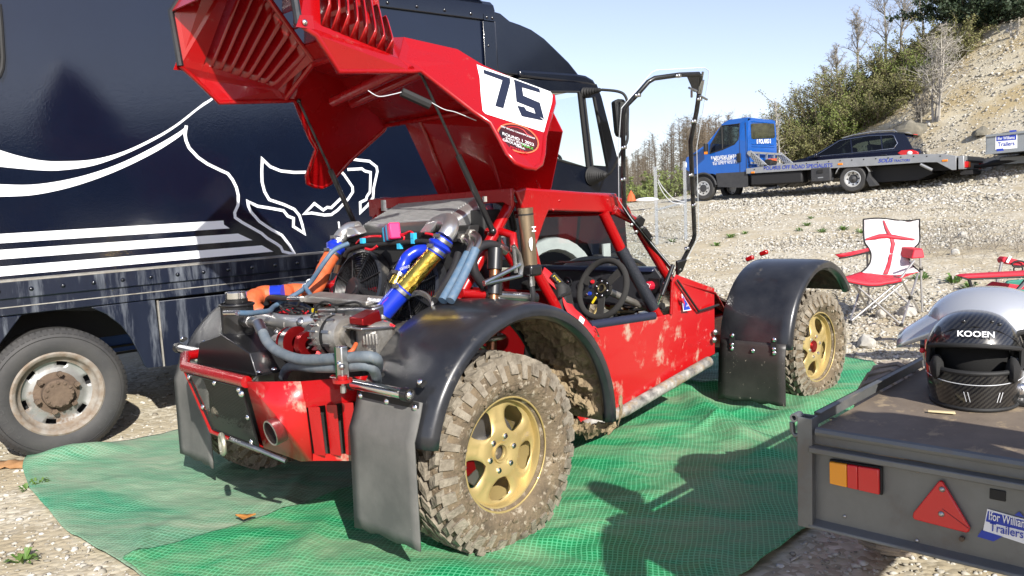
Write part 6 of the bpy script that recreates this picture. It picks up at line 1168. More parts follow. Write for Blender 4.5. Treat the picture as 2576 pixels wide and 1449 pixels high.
for (px, py) in ((462, 622), (1665, 582)): p = uy(c10, .035, (px, py)); g = G(); g.box(p, (.13, .02, .05)); g.ob('side_marker', 'amber', blu, bevel=.015)
p = uy(c9, .035, (1040, 785)); g = G(); g.box(p, (.11, .02, .05)); g.ob('side_marker', 'amber', blu, bevel=.015)
for k in range(34): x = 2.7-k*.15; zt = np.interp(-x, [-2.75, -1.6, -.5, 1.5, 2.2], [.80, .85, .86, .82, .77]); g = G(); g.cyl((x, .03, zt-.02), (x, .036, zt-.02), .018, n=8); g.ob('lash_hole', 'matt_black', sr_) if k % 2 == 0 else None
a = uy(c9, .032, (1180, 750)); b_ = uy(c9, .032, (2040, 672)); text('lettering', 'POLARIS OFF ROAD SPECIALISTS', ((a+b_)/2), (-1, 0, (b_-a).z/(-(b_-a).x)*-0.0-.03), (0, 0, 1), .105, 'blue_print', blu, .003, bold=.014, width=1.92)
a = uy(c10, .032, (985, 580)); text('lettering', 'SOLIS', a, (-1, 0, -.03), (0, 0, 1), .10, 'blue_print', blu, .003, bold=.02, shear=.3, width=.36); a = uy(c10, .032, (1172, 580)); text('lettering', 'TRACTORS', a, (-1, 0, -.03), (0, 0, 1), .06, 'blue_print', blu, .003, bold=.01, width=.38)
# headboard: two perforated gussets and a frame
for y0 in (.02, -2.0):
    g = G(); g.prism([(2.93, y0, 1.25), (2.90, y0, 1.32), (2.80, y0, 1.33), (2.28, y0, .85), (2.56, y0, .85)], (0, -.03, 0)); gs = g.ob('headboard_gusset', 'bed_alloy', blu, bevel=.01)
    for r_ in range(7):
        for q_ in range(3):
            x = 2.79-.045*r_-.045*(q_-1)*.3; z = 1.20-.045*r_+.045*(q_-1); g = G(); g.cyl((x, y0+.002, z), (x, y0+.006, z), .017, n=6); g.ob('gusset_hole', 'matt_black', gs)
for zz in (1.27, .98): g = G(); g.box((2.80, -1.0, zz), (.05, 2.0, .06)); g.ob('headboard_bar', 'bed_alloy', blu)
for yy in (-.45, -1.0, -1.5): g = G(); g.box((2.80, yy, 1.08), (.05, .05, .40)); g.ob('headboard_post', 'bed_alloy', blu)
text('lettering', 'ZITMA', (2.42, .026, .875), (-1, 0, 0), (0, 0, 1), .06, 'matt_black', blu, .003, bold=.02)
wn_ = thing('winch', 'black winch with orange rope lying on the silver truck bed', 'winch', UF.m @ Matrix.Translation((2.35, -.35, .90))); g = G(); g.cyl((0, -.2, .06), (0, .2, .06), .07, n=14); g.box((0, .24, .06), (.16, .1, .16)); g.ob('winch_drum', 'matt_black', wn_); rs = random.Random(9); g = G(); g.tube(spline([(rs.uniform(-.15, .15), rs.uniform(-.2, .25), rs.uniform(.1, .18)) for _ in range(10)], 4), .014, 6); g.ob('winch_rope', 'orange_sleeve', wn_)

# ------------------------------------------------------------------ dark estate car behind it
SUVM = UF.m @ Matrix.Translation((.05, -3.0, 0.05)); suv = thing('parked_car', 'dark navy family car parked behind the silver flatbed', 'car', SUVM)
mat('navy_car', (.004, .005, .013), .15, coat=.7, c2=(.005, .006, .014), nscale=2)
prof = [(-.82, .40), (-.86, .78), (-.76, 1.02), (-.66, 1.12), (-.46, 1.48), (-.40, 1.58), (-.05, 1.64), (.55, 1.66), (1.1, 1.62), (1.45, 1.55), (2.05, 1.22), (2.40, 1.10), (3.1, 1.00), (3.42, .82), (3.48, .42)]
lowp = prof+[(3.3, .22), (-.7, .24)]
g = G()
# body: lower tub + greenhouse sides pulled in
def hw(z): return 0 if z < 1.08 else (z-1.08)*.28
NP = len(prof)
g.grid([[Vector((x, -hw(z), z)), Vector((x, -1.80+hw(z), z))] for x, z in prof])
low = [(x, z) for x, z in prof if z <= 1.13]; 
g.poly([(-.82, 0, .40), (-.86, 0, .78), (-.76, 0, 1.02), (-.70, 0, 1.08), (2.45, 0, 1.08), (3.1, 0, 1.0), (3.42, 0, .82), (3.48, 0, .42), (3.2, 0, .24), (-.7, 0, .24)]); g.poly([(-.82, -1.8, .40), (-.86, -1.8, .78), (-.76, -1.8, 1.02), (-.70, -1.8, 1.08), (2.45, -1.8, 1.08), (3.1, -1.8, 1.0), (3.42, -1.8, .82), (3.48, -1.8, .42), (3.2, -1.8, .24), (-.7, -1.8, .24)])
bd = g.ob('car_body', 'navy_car', suv, 35, solid=.01)
wins = {'f': [(2.10, 1.13), (1.40, 1.52), (1.10, 1.55), (1.02, 1.14)], 'r': [(.98, 1.14), (1.06, 1.555), (.55, 1.58), (.24, 1.57), (.16, 1.15)], 'q': [(.12, 1.15), (.20, 1.57), (-.10, 1.54), (-.24, 1.30), (-.15, 1.18)]}
for y0, s_ in ((0, 1), (-1.8, -1)):
    Wp = lambda x, z, d=0: Vector((x, y0-(hw(z)+d)*s_, z))
    g = G()
    for pcs in ([(-.70, 1.08), (-.46, 1.48), (-.40, 1.58), (-.10, 1.54), (-.24, 1.30), (-.15, 1.18), (-.15, 1.08)], [(-.40, 1.58), (-.05, 1.64), (.55, 1.66), (1.1, 1.62), (1.45, 1.55), (1.40, 1.52), (1.10, 1.55), (.55, 1.58), (.20, 1.57), (-.10, 1.54)], [(1.45, 1.55), (2.05, 1.22), (2.45, 1.08), (2.15, 1.10), (2.10, 1.13), (1.40, 1.52)], [(1.06, 1.555), (1.10, 1.55), (1.02, 1.14), (.98, 1.14)], [(.20, 1.57), (.24, 1.57), (.16, 1.15), (.12, 1.15)], [(-.15, 1.08), (-.15, 1.18), (.12, 1.15), (.98, 1.14), (1.02, 1.14), (2.10, 1.13), (2.15, 1.10), (2.45, 1.08)]): g.poly([Wp(*p) for p in pcs])
    g.ob('window_frame', 'navy_car', suv, 0, solid=.012)
    for nm, w_ in wins.items(): g = G(); g.poly([Wp(x, z, .004) for x, z in w_]); g.ob('side_window', 'dark_glass', suv, 0)
    g = G(); g.tube([Wp(x, z, -.012) for x, z in [(2.13, 1.115), (1.40, 1.535), (1.10, 1.565), (.55, 1.595), (-.08, 1.56), (-.14, 1.54), (-.26, 1.30), (-.17, 1.165), (.98, 1.125), (2.13, 1.115)]], .010, 6); g.ob('chrome_trim', 'chrome', suv)
    g = G(); g.tube([Wp(x, z, .05)+Vector((0, 0, .03)) for x, z in [(1.35, 1.58), (1.0, 1.65), (.4, 1.69), (-.1, 1.66), (-.2, 1.61)]], .016, 6); g.ob('roof_rail', 'bed_alloy', suv)
    for x in (1.35, .25): g = G(); g.box((x-.15, y0+.012*s_, 1.0), (.16, .03, .03)); g.ob('door_handle', 'navy_car', suv, bevel=.01)
    lamp = [(-.55, 1.06), (-.62, .96), (-.82, .92), (-.86, 1.0), (-.78, 1.06)]; g = G(); g.prism([Vector((x+.02, y0+.014*s_, z)) for x, z in [(-.28, 1.02), (-.40, 1.09), (-.70, 1.08), (-.84, 1.00), (-.84, .90), (-.45, .90)]], (0, -.10*s_, 0)); tl = g.ob('tail_lamp', 'lamp_red', suv, bevel=.02); g = G(); g.sph((-.60, y0+.012*s_, .99), .075, 14, 8, (1, .3, .8)); g.ob('lamp_lens', 'lamp_clear', tl)
    for x in (-.05, 2.55): road_wheel(x, y0-.04*s_, .30, .34, .22, suv, 'cap', s_)
    g = G(); g.box((2.02, y0+.10*s_, 1.14), (.10, .18, .13)); g.ob('wing_mirror', 'navy_car', suv, bevel=.04)
g = G(); g.poly([(-.475, -.16, 1.46), (-.665, -.06, 1.12), (-.665, -1.74, 1.12), (-.475, -1.64, 1.46)]); g.ob('rear_screen', mat('rear_glass', (.012, .02, .035), .06, coat=.6), suv, 0, solid=.01)
g = G(); g.prism([(-.50, -.12, 1.55), (-.40, -.12, 1.60), (-.25, -.12, 1.62), (-.30, -.12, 1.57)], (0, -1.56, 0)); g.ob('roof_spoiler', 'navy_car', suv, bevel=.01); g = G(); g.box((-.505, -.9, 1.56), (.02, .35, .02)); g.ob('brake_light', 'lamp_red', suv)
g = G(); g.poly([(1.50, -.14, 1.53), (2.05, -.06, 1.235), (2.05, -1.74, 1.235), (1.50, -1.66, 1.53)]); g.ob('front_screen', 'dark_glass', suv, 0, solid=.006)
g = G(); g.lathe([(.055, 0), (.07, .004), (.055, .008)], o=(-.80, -.9, 1.0), d=(-1, 0, .3), n=24); g.ob('tail_badge', 'chrome', suv)
for x in (.55, 1.35): g = G(); g.box((x, -.9, 1.0), (.14, 1.2, .75), Matrix.Rotation(R(12), 3, 'Y')); g.ob('car_seats', 'interior_black', suv, bevel=.05)

# ------------------------------------------------------------------ grey box trailer behind the flatbed
ft = thing('box_trailer', 'grey high-sided trailer hitched behind the blue flatbed', 'trailer', UF.m @ Matrix.Translation((-3.05, -.1, .05)))
mat('galv', (.20, .21, .21), .5, .55, c2=(.125, .13, .13), nscale=4, namt=.8, dirt=(.15, .13, .10), dscale=5, dlo=.52, dhi=.72, drough=.9, bump=.08, bscale=30)
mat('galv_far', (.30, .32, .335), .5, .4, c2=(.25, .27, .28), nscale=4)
g = G(); g.prism([(-.02, .0, .70), (-.02, .0, 1.10), (-2.6, .0, 1.16), (-2.6, 0, .76)], (0, -.03, 0)); fs_ = g.ob('side_panel', 'galv_far', ft); g = G(); g.prism([(-.02, -1.75, .70), (-.02, -1.75, 1.10), (-2.6, -1.75, 1.16), (-2.6, -1.75, .76)], (0, -.03, 0)); g.ob('side_panel', 'galv_far', ft)
g = G(); g.box((-.02, -.88, .90), (.04, 1.75, .42)); g.ob('front_panel', 'galv_far', ft); g = G(); g.box((-1.3, .0, 1.13), (2.6, .07, .05), Matrix.Rotation(R(1.3), 3, 'Y')); g.ob('top_rail', 'galv_far', ft); g = G(); g.box((-1.3, .015, .72), (2.62, .05, .05), Matrix.Rotation(R(1.3), 3, 'Y')); g.ob('bottom_rail', 'galv_far', ft); g = G(); g.box((-1.3, -.9, .72), (2.6, 1.7, .05)); g.ob('trailer_floor', 'galv_far', ft)
g = G(); g.prism([(-.10, -.85, .44), (-.15, -.85, .60), (-3, -.85, .62), (-3, -.85, .40)], (0, -.12, 0)); g.ob('drawbar', 'galv_far', ft); g = G(); g.tube([(.55, -.9, .42), (.25, -.9, .43), (.0, -.9, .48), (-.5, -.9, .5)], [.04, .05, .08, .05], 10); g.ob('hitch_head', 'matt_black', ft)
road_wheel(-2.0, .02, .28, .30, .2, ft, 'cap')
p = Vector((-.42, .005, .93)); g = G(); g.box(p, (.44, .004, .34)); fsn = g.ob('trailer_sign', 'white_print', ft); g = G(); g.box(p+Vector((0, .003, .085)), (.40, .003, .12)); g.ob('sign_band', 'blue_print', fsn); text('lettering', 'Ifor Williams', p+Vector((0, .005, .085)), (-1, 0, 0), (0, 0, 1), .07, 'white_print', fsn, .002, width=.34, bold=.01); text('lettering', 'Trailers', p+Vector((0, .005, -.05)), (-1, 0, 0), (0, 0, 1), .10, 'blue_print', fsn, .002, width=.34, bold=.01)
for dx, dz in ((.12, -.20), (-.14, .20)): g = G(); g.prism([p+Vector((dx-.08, .002, dz-.05)), p+Vector((dx+.06, .002, dz-.05)), p+Vector((dx+.08, .002, dz+.05)), p+Vector((dx-.06, .002, dz+.05))], (0, .002, 0)); g.ob('sign_chevron', 'blue_print', fsn)
g = G(); g.box((-1.0, .03, .755), (.12, .02, .05)); g.ob('side_reflector', 'amber', ft); g = G(); g.sph((-.35, -.9, 1.12), .28, 14, 8, (1, 1, .35)); ld = g.ob('load_cover', 'grey_plastic', ft)
# ------------------------------------------------------------------ galvanised flat trailer in the foreground
RF = Frame((.80884648, 2.1564407, .72), 43.3); trl = thing('flat_trailer', 'weathered galvanised flat trailer with brown plywood deck and tail lamps', 'trailer', RF.m)
trc = crop(3100, 1500, 4096, 1795); h4 = crop(3650, 1150, 4096, 664)
def rx(x, *P):
    r = [RF.on(*trc(*p), 0, x) for p in P]; return r if len(r) > 1 else r[0]
mat('deck_ply', (.13, .10, .075), .75, c2=(.19, .15, .11), nscale=5, dirt=(.30, .23, .145), dscale=7, dlo=.56, dhi=.64, bump=.1, bscale=30, stretch=(1, 1.4, 1))
WD = .95; LN = 2.3
g = G(); g.box((LN/2, -WD/2, -.012), (LN, WD, .024)); g.ob('deck_board', 'deck_ply', trl)
g = G(); g.prism([(0.0, .0, -.004), (0.0, -WD, -.004), (.0, -WD, -.030), (0, 0, -.030)], (-.006, 0, 0)); g.ob('deck_edge', 'galv', trl)
g = G(); g.tube([(-.012, -.02, .006), (-.012, -WD, .006)], .012, 8); g.ob('edge_tube', 'galv', trl)
g = G(); g.prism([(-.004, -.005, -.032), (-.030, -.005, -.036), (-.030, -.005, -.052), (-.012, -.005, -.056), (-.004, -.005, -.056)], (0, -WD+.005, 0)); g.ob('top_channel', 'galv', trl, bevel=.003)
g = G(); g.box((.004, -WD/2, -.155), (.005, WD, .20)); rp_ = g.ob('rear_panel', 'galv', trl)
g = G(); g.prism([(.006, 0, -.245), (-.022, 0, -.258), (-.024, 0, -.266), (.0, 0, -.274), (.02, 0, -.27)], (0, -WD, 0)); g.ob('bottom_lip', 'galv', trl, bevel=.002)
# corner post: open square tube, latch hook
for y0 in (.010,): 
    a = [(-.022, .030), (.022, .030), (.022, -.012), (-.022, -.012)]; b_ = [(-.018, .026), (.018, .026), (.018, -.008), (-.018, -.008)]
    g = G(); n = 4
    o_ = [Vector((x, y, .042)) for x, y in a]; i_ = [Vector((x, y, .042)) for x, y in b_]; ob_ = [Vector((x, y, -.27)) for x, y in a]; ib = [Vector((x, y, -.02)) for x, y in b_]
    for k in range(4): l = (k+1) % 4; g.poly([o_[k], o_[l], i_[l], i_[k]]); g.poly([o_[k], o_[l], ob_[l], ob_[k]]); g.poly([i_[k], i_[l], ib[l], ib[k]])
    g.poly(ob_); g.poly(ib); g.ob('corner_post', 'galv', trl, 0, bevel=.002)
g = G(); g.lathe([(.007, -.02), (.012, -.02), (.012, .02), (.007, .02)], o=(.0, .040, .036), d=(1, 0, 0), n=16, close=True); g.ob('hinge_eye', 'galv', trl)
g = G(); g.tube([(-.0, .028, -.016), (-.0, .046, -.018), (-.0, .052, -.008), (-.0, .054, .018)], .0075, 10); g.ob('latch_hook', 'galv', trl); bolt((-.0, .034, -.030), (0, 1, 0), .010, trl, 'galv')
g = G(); g.prism([(.06, .016, .0), (.06, .016, .040), (LN, .016, .040), (LN, .016, .0)], (0, -.003, 0)); g.prism([(.06, .016, .037), (.06, .016, .040), (LN, .016, .040), (LN, .016, .037)], (0, -.02, 0)); g.ob('side_rail', 'galv', trl, 0, weld=False)
g = G(); g.box((LN/2, .006, -.10), (LN, .012, .17)); g.ob('side_channel', 'galv', trl)
g = G(); g.cyl((.149, -.004, -.001), (.149, -.004, .004), .011, n=16); g.ob('deck_screw', 'steel', trl)
# lamps
L0_ = [(-.058, -.070), (-.187, -.066), (-.188, -.134), (-.059, -.131)]
g = G(); g.prism([(.0, y*1.0+(.004 if y > -.1 else -.004), z+(.004 if z > -.1 else -.004)) for y, z in L0_], (-.010, 0, 0)); lm = g.ob('tail_lamp', 'matt_black', trl, bevel=.003)
mat('lens_amber', (.80, .30, .01), .25, coat=.5); mat('lens_red', (.60, .010, .014), .2, coat=.6)
for t0, t1, mt_ in ((0, .36, 'lens_amber'), (.365, .58, 'lens_red'), (.585, 1, 'lens_red')):
    f_ = lambda t, k: (L0_[0][k]+(L0_[1][k]-L0_[0][k])*t, L0_[3][k]+(L0_[2][k]-L0_[3][k])*t)
    yt0, yb0 = f_(t0, 0); yt1, yb1 = f_(t1, 0); zt0, zb0 = f_(t0, 1); zt1, zb1 = f_(t1, 1); g = G(); g.prism([(-.010, yt0, zt0), (-.010, yt1, zt1), (-.010, yb1, zb1), (-.010, yb0, zb0)], (-.012, 0, 0)); g.ob('lamp_lens', mt_, lm, bevel=.003)
tri = [rx(-.002, p) for p in ((1190, 755), (1215, 760), (1412, 1095), (1405, 1125), (1385, 1130), (1010, 1035), (998, 1015), (1005, 985))]
g = G(); g.prism(tri, (-.010, 0, 0)); tg_ = g.ob('triangle_reflector', 'lens_red', trl, bevel=.003)
for p in ((1203, 825), (1198, 1003)): bolt(rx(-.013, p), (-1, 0, 0), .006, tg_, 'steel')
g = G(); g.tube([rx(-.0125, (1205, 965)), rx(-.0125, (1400, 1110))], .001, 4); g.ob('reflector_line', 'red_dark', tg_)
for p in ((1028, 695), (1022, 1195), (500, 1020)): bolt(rx(.0, p), (-1, 0, 0), .004, rp_, 'steel')
g = G(); q_ = rx(.0, (1352, 1175)); g.cyl(q_, q_+Vector((-.012, 0, 0)), .006, n=8); g.ob('panel_bolt', 'rusty_hub', rp_)
g = G(); q_ = rx(.0, (1605, 865)); g.box(q_+Vector((0, 0, 0)), (.004, .034, .026)); g.ob('panel_slot', 'matt_black', rp_, bevel=.008)
# maker's sticker
sg_ = lambda h, *P: [rx(-.001-h, p) for p in P]
g = G(); g.poly(sg_(.001, (1530, 965), (1960, 1085), (1955, 1270), (1500, 1120), (1512, 1060))); sk = g.ob('maker_sticker', 'white_print', trl, 0)
g = G(); g.poly(sg_(.002, (1535, 980), (1955, 1095), (1955, 1165), (1520, 1055))); g.ob('sticker_band', 'blue_print', sk, 0); g = G(); g.poly(sg_(.002, (1490, 1118), (1640, 1165), (1575, 1200), (1458, 1165))); g.ob('sticker_chevron', 'blue_print', sk, 0); g = G(); g.poly(sg_(.002, (1725, 1010), (1760, 985), (1800, 1030))); g.ob('sticker_chevron', 'blue_print', sk, 0)
text('lettering', 'Ifor Williams', rx(-.005, (1690, 1045)), (0, -1, -.03), (0, 0, 1), .022, 'white_print', sk, .0005, width=.085, bold=.01); text('lettering', 'Trailers', rx(-.005, (1668, 1120)), (0, -1, -.03), (0, 0, 1), .021, 'blue_print', sk, .0005, width=.070, bold=.01)
# trailer wheel with muddy ribs, seen past the deck rail
tw = Vector((1.05, .10, -.36)); W = bpy.data.objects.new('wheel', None); COL.objects.link(W); W.parent = trl; W.location = tw
g = G(); g.lathe([(.17, -.08), (.20, .08), (.31, .09), (.345, .07), (.36, .0), (.345, -.07), (.31, -.09), (.20, -.08)], d=(0, 1, 0), n=48)
for k in range(34): a = 2*PI*k/34; g.tube([Vector((math.cos(a+.05)*.352, -.07, math.sin(a+.05)*.352)), Vector((math.cos(a-.05)*.364, .0, math.sin(a-.05)*.364)), Vector((math.cos(a+.05)*.352, .07, math.sin(a+.05)*.352)), Vector((math.cos(a+.05)*.31, .094, math.sin(a+.05)*.31))], .010, 6)
g.ob('tyre', mat('tyre_grey', (.19, .165, .14), .9, c2=(.32, .27, .22), nscale=12, bump=.5), W, 40, weld=False); g = G(); g.lathe([(.0001, .06), (.10, .06), (.17, .08)], d=(0, 1, 0), n=24); g.ob('rim', 'galv', W)
g = G(); g.box((1.05, -WD/2, -.36), (.06, WD, .06)); g.ob('axle', 'galv', trl); W2_ = clone(W, trl); W2_.location = (1.05, -WD-.10, -.36)
g = G(); g.tube([(LN, -WD/2, -.15), (LN+.9, -WD/2, -.2), (LN+.95, -WD/2, -.72)], .03, 8); g.ob('drawbar', 'galv', trl)

# ------------------------------------------------------------------ helmets
def helmet(name, label, loc, rotz, mt_, sc, carbon=False, parent_props=None):
    hm = thing(name, label, 'helmet', RF.m @ Matrix.Translation(loc) @ Matrix.Rotation(rotz, 4, 'Z') @ Matrix.Scale(sc, 4))
    # local: -x is the front (face), z up. Superellipsoid shell with eye opening
    nu, nv = 96, 64; P = []
    def shell(t, a):      # t: 0 top .. 1 bottom edge ; a angle, 0 = front (-x)
        z = math.cos(t*2.35); s = math.sin(min(t*2.35, PI*.97))
        rad_ = s**.82 if s > 0 else 0
        lx = .150 if abs(a) > PI/2 else .140; x = -math.cos(a)*rad_*lx; y = math.sin(a)*rad_*.124
        zz = .142+.125*z if z > 0 else .142+.142*(z/.706)*1.0*.98
        if z < 0:
            k = (-z/.706); rad2 = 1-.13*k**2; front = max(0, math.cos(a)); x = -math.cos(a)*lx*(rad2+.06*front*k); y = math.sin(a)*.124*rad2
        return Vector((x, y, zz))
    pts = [[shell(i/nv, -PI+2*PI*j/nu) for j in range(nu)] for i in range(nv+1)]
    g = G(); idx = {}
    def eye(i, j):
        p = pts[i][j]; a = -PI+2*PI*j/nu
        if abs(a) > 1.22: return False
        zt = .188-.018*(a/1.2)**2; zb = .108+.010*(abs(a)/1.2)**3; return zb < p.z < zt
    vs_ = [p for row in pts for p in row]; fs = []
    for i in range(nv):
        for j in range(nu):
            l = (j+1) % nu
            if eye(i, j) and eye(i+1, j) and eye(i, l) and eye(i+1, l): continue
            fs.append((i*nu+j, i*nu+l, (i+1)*nu+l, (i+1)*nu+j))
    g.add(vs_, fs); g.ob('shell', mt_, hm, 80, solid=.006, soff=-1)
    # rubber rim round the eye opening and base
    rim_ = []
    for k in range(25): a = -1.2+2.4*k/24; rim_.append((a, .186-.018*(a/1.2)**2))
    for k in range(25): a = 1.2-2.4*k/24; rim_.append((a, .110+.010*(abs(a)/1.2)**3))
    def onsh(a, z, out=0):
        lo, hi = 0.0, 1.0
        for _ in range(30):
            mid = (lo+hi)/2
            if shell(mid, a).z > z: lo = mid
            else: hi = mid
        p = shell(lo, a); n_ = Vector((p.x, p.y, (p.z-.13)*.6)).normalized(); return p+n_*out
    g = G(); g.tube([onsh(a, z, -.001) for a, z in rim_], .007, 8, closed=True); g.ob('eye_port_seal', 'matt_black', hm)
    g = G(); g.tube([shell(1, -PI+2*PI*k/48)+Vector((0, 0, .004)) for k in range(48)], .006, 8, closed=True); g.ob('base_trim', 'matt_black', hm)
    g = G(); g.sph((.030, 0, .14), .108, 20, 14, (1.0, .92, 1.0)); g.ob('lining', mat('lining', (.006, .006, .006), .95), hm)
    for sg in (-1, 1): g = G(); g.sph((-.075, sg*.092, .112), .040, 12, 8, (1.1, .45, .9)); g.ob('cheek_pad', mat('pad', (.012, .012, .012), .95), hm)
    return hm, onsh
def carbon_mat():
    mt = bpy.data.materials.new('carbon'); mt.use_nodes = True; t = mt.node_tree; L = t.links.new; b = t.nodes['Principled BSDF']; b.inputs['Roughness'].default_value = .3; b.inputs['Coat Weight'].default_value = 1; b.inputs['Coat Roughness'].default_value = .04; b.inputs['Metallic'].default_value = .3
    tc = nd(t, 'ShaderNodeTexCoord'); mp = nd(t, 'ShaderNodeMapping'); mp.inputs['Rotation'].default_value = (0, R(0), R(0)); L(tc.outputs['Object'], mp.inputs[0]); sx = nd(t, 'ShaderNodeSeparateXYZ'); L(mp.outputs[0], sx.inputs[0])
    def mth(op, a, b_=None, v=None):
        m_ = nd(t, 'ShaderNodeMath', operation=op); L(a, m_.inputs[0])
        if b_ is not None: L(b_, m_.inputs[1])
        if v is not None: m_.inputs[1].default_value = v
        return m_.outputs[0]
    u = mth('FLOOR', mth('MULTIPLY', sx.outputs[1], v=300)); v = mth('FLOOR', mth('MULTIPLY', sx.outputs[2], v=300)); s = mth('FRACT', mth('MULTIPLY', mth('ADD', u, v), v=.25)); k = mth('GREATER_THAN', s, v=.4)
    mx = nd(t, 'ShaderNodeMix', data_type='RGBA'); L(k, mx.inputs[0]); mx.inputs[6].default_value = (.006, .006, .008, 1); mx.inputs[7].default_value = (.035, .034, .030, 1); L(mx.outputs[2], b.inputs['Base Color']); MATS['carbon'] = mt
carbon_mat()
hm, onsh = helmet('helmet', 'glossy black carbon full-face helmet standing on the trailer deck', (.58, -.262, .0), R(14), 'carbon', 1.06)
cvt = lambda a, z, o=.003: onsh(a, z, o)
p = cvt(-.02, .214); text('lettering', 'KOOEN', p, (0, -1, 0), (cvt(-.02, .225)-cvt(-.02, .205)), .018, 'white_print', hm, .004, width=.088, bold=.02)
g = G(); g.tube([cvt(a, z, .002) for a, z in [(-1.3, .150), (-1.0, .195), (-.6, .222), (0, .234), (.6, .222), (1.0, .195), (1.3, .150)]], .002, 6); g.ob('visor_edge', 'black_metal', hm)
for sg in (-1, 1): c_ = cvt(sg*1.42, .165, .004); g = G(); g.cyl(c_, c_+Vector((0, sg*.012, 0)), .014, n=16); pv = g.ob('visor_pivot', 'black_metal', hm); g = G(); g.sph(c_+Vector((-.012, sg*.006, -.016)), .008, 10, 6); g.ob('pivot_button', 'red_print', pv)
g = G(); g.poly([cvt(1.15, .16, .002), cvt(1.45, .15, .002), cvt(1.30, .09, .002), cvt(1.18, .075, .002)]); g.ob('red_flash', 'red_anod', hm, 0)
g = G(); g.tube([cvt(a, .090-.012*math.cos(a*1.1), .001) for a in [-1.4+2.8*k/24 for k in range(25)]], .0012, 5); g.ob('stitching', 'white_edge', hm)
for da in (.12, .20, -.55, -.62): g = G(); g.poly([cvt(da, .058, .0015), cvt(da+.02, .058, .0015), cvt(da-.035 if da > 0 else da+.06, .030, .0015), cvt(da-.05 if da > 0 else da+.045, .030, .0015)]); g.ob('decal_stripe', 'white_edge', hm, 0)
for a_, z_ in ((.35, .245), (-.55, .245), (-.75, .238)): g = G(); g.sph(cvt(a_, z_, .0), .006, 8, 6); g.ob('vent_button', 'black_metal', hm)
mat('silver_paint', (.52, .54, .57), .25, .5, coat=.6)
_p = RF.on(2490, 872, 2, .15); SHL = (_p.x, _p.y, 0.0)
hm2, on2 = helmet('helmet', 'silver helmet with pointed tail resting behind the black carbon helmet', SHL, R(100), 'silver_paint', 1.28)
g = G(); P = []
for i in range(9):
    t = i/8; x = .075+.125*t; z = .165-.050*t; hw_ = .095*(1-.25*t); P.append([Vector((x, math.sin(b2_)*hw_, z+math.cos(b2_)*.075*(1-t*.60))) for b2_ in [R(-90+180*k/10) for k in range(11)]])
g.grid(P); g.ob('tail_spoiler', 'silver_paint', hm2, 60, solid=.004)
p = RF.i @ Vector(); 
q_ = RF.on(*crop(3500, 900, 4096, 1439)(625, 930), 0, SHL[0]-.05); loc = hm2.matrix_world.inverted() if False else (RF.m @ Matrix.Translation(SHL) @ Matrix.Rotation(R(100), 4, 'Z') @ Matrix.Scale(1.28, 4)).inverted()
q_ = loc @ (RF.m @ q_); text('lettering', 'Stilo', q_+Vector((0, 0, 0)), loc.to_3x3() @ (RF.m.to_3x3() @ Vector((0.1, -.95, .22))), Vector((0, 0, 1)), .020, 'navy_print', hm2, .006, bold=.01)
# strip under the black helmet, small things on the deck
st_ = thing('wooden_strip', 'pale wooden strip poking out under the black helmet', 'strip', RF.m); a, b_ = RF.on(*trc(1100, 265), 2, .004), RF.on(*trc(1300, 278), 2, .004); d = (b_-a).normalized(); n_ = Vector((-d.y, d.x, 0)); g = G(); g.prism([a+n_*.008, a-n_*.006, b_-n_*.010, b_+n_*.012], (0, 0, .004)); g.ob('strip_blade', mat('pale_wood', (.62, .52, .30), .6), st_, bevel=.0015)
bs_ = thing('intercom_plug', 'chrome intercom plug beside the silver helmet', 'plug', RF.m); p = RF.on(*h4(640, 480), 0, .62); g = G(); g.sph((p.x, p.y, .045), .028, 14, 10); g.cyl((p.x, p.y, .045), (p.x+.02, p.y-.06, .03), .02, n=14); g.cyl((p.x, p.y, .0), (p.x, p.y, .045), .016, n=12); g.ob('plug_body', 'chrome', bs_); g = G(); g.box((p.x, p.y-.01, .008), (.07, .10, .015)); g.ob('plug_strap', 'matt_black', bs_, bevel=.004)
p0_, p1_ = at(2395, 900, 3.4), at(2600, 690, 2.9); ra = thing('whip_aerial', 'thin white whip aerial rising behind the silver helmet', 'aerial'); g = G(); g.tube([p0_+(p0_-p1_)*.9, p1_+(p1_-p0_)*.2], .0045, 8); g.ob('aerial_rod', 'white_print', ra); g = G(); e_ = p0_+(p0_-p1_)*.9; g.cyl(e_-Vector((0, 0, .03)), e_+Vector((0, 0, .02)), .015, n=10); g.ob('aerial_base', 'matt_black', ra)
bg_ = thing('kit_bag', 'dark navy kit bag on the trailer beyond the silver helmet', 'bag', RF.m @ Matrix.Translation((1.75, -.75, 0))); g = G(); P = []
for i in range(13):
    t = i/12; rr_ = .17*math.sin(PI*min(.97, max(.03, t)))**.35; P.append([Vector((-.28+.56*t, math.cos(2*PI*k/20)*rr_*1.05, .17+math.sin(2*PI*k/20)*rr_+.008*noise.noise((i, k, 0)))) for k in range(21)])
g.grid(P); g.ob('bag_body', mat('bag_cloth', (.015, .022, .05), .8, bump=.4, bscale=20), bg_, 60); g = G(); g.tube([(-.12, -.16, .26), (-.10, -.10, .42), (.10, -.10, .42), (.12, -.16, .26)], .012, 8); g.ob('bag_handle', 'matt_black', bg_)
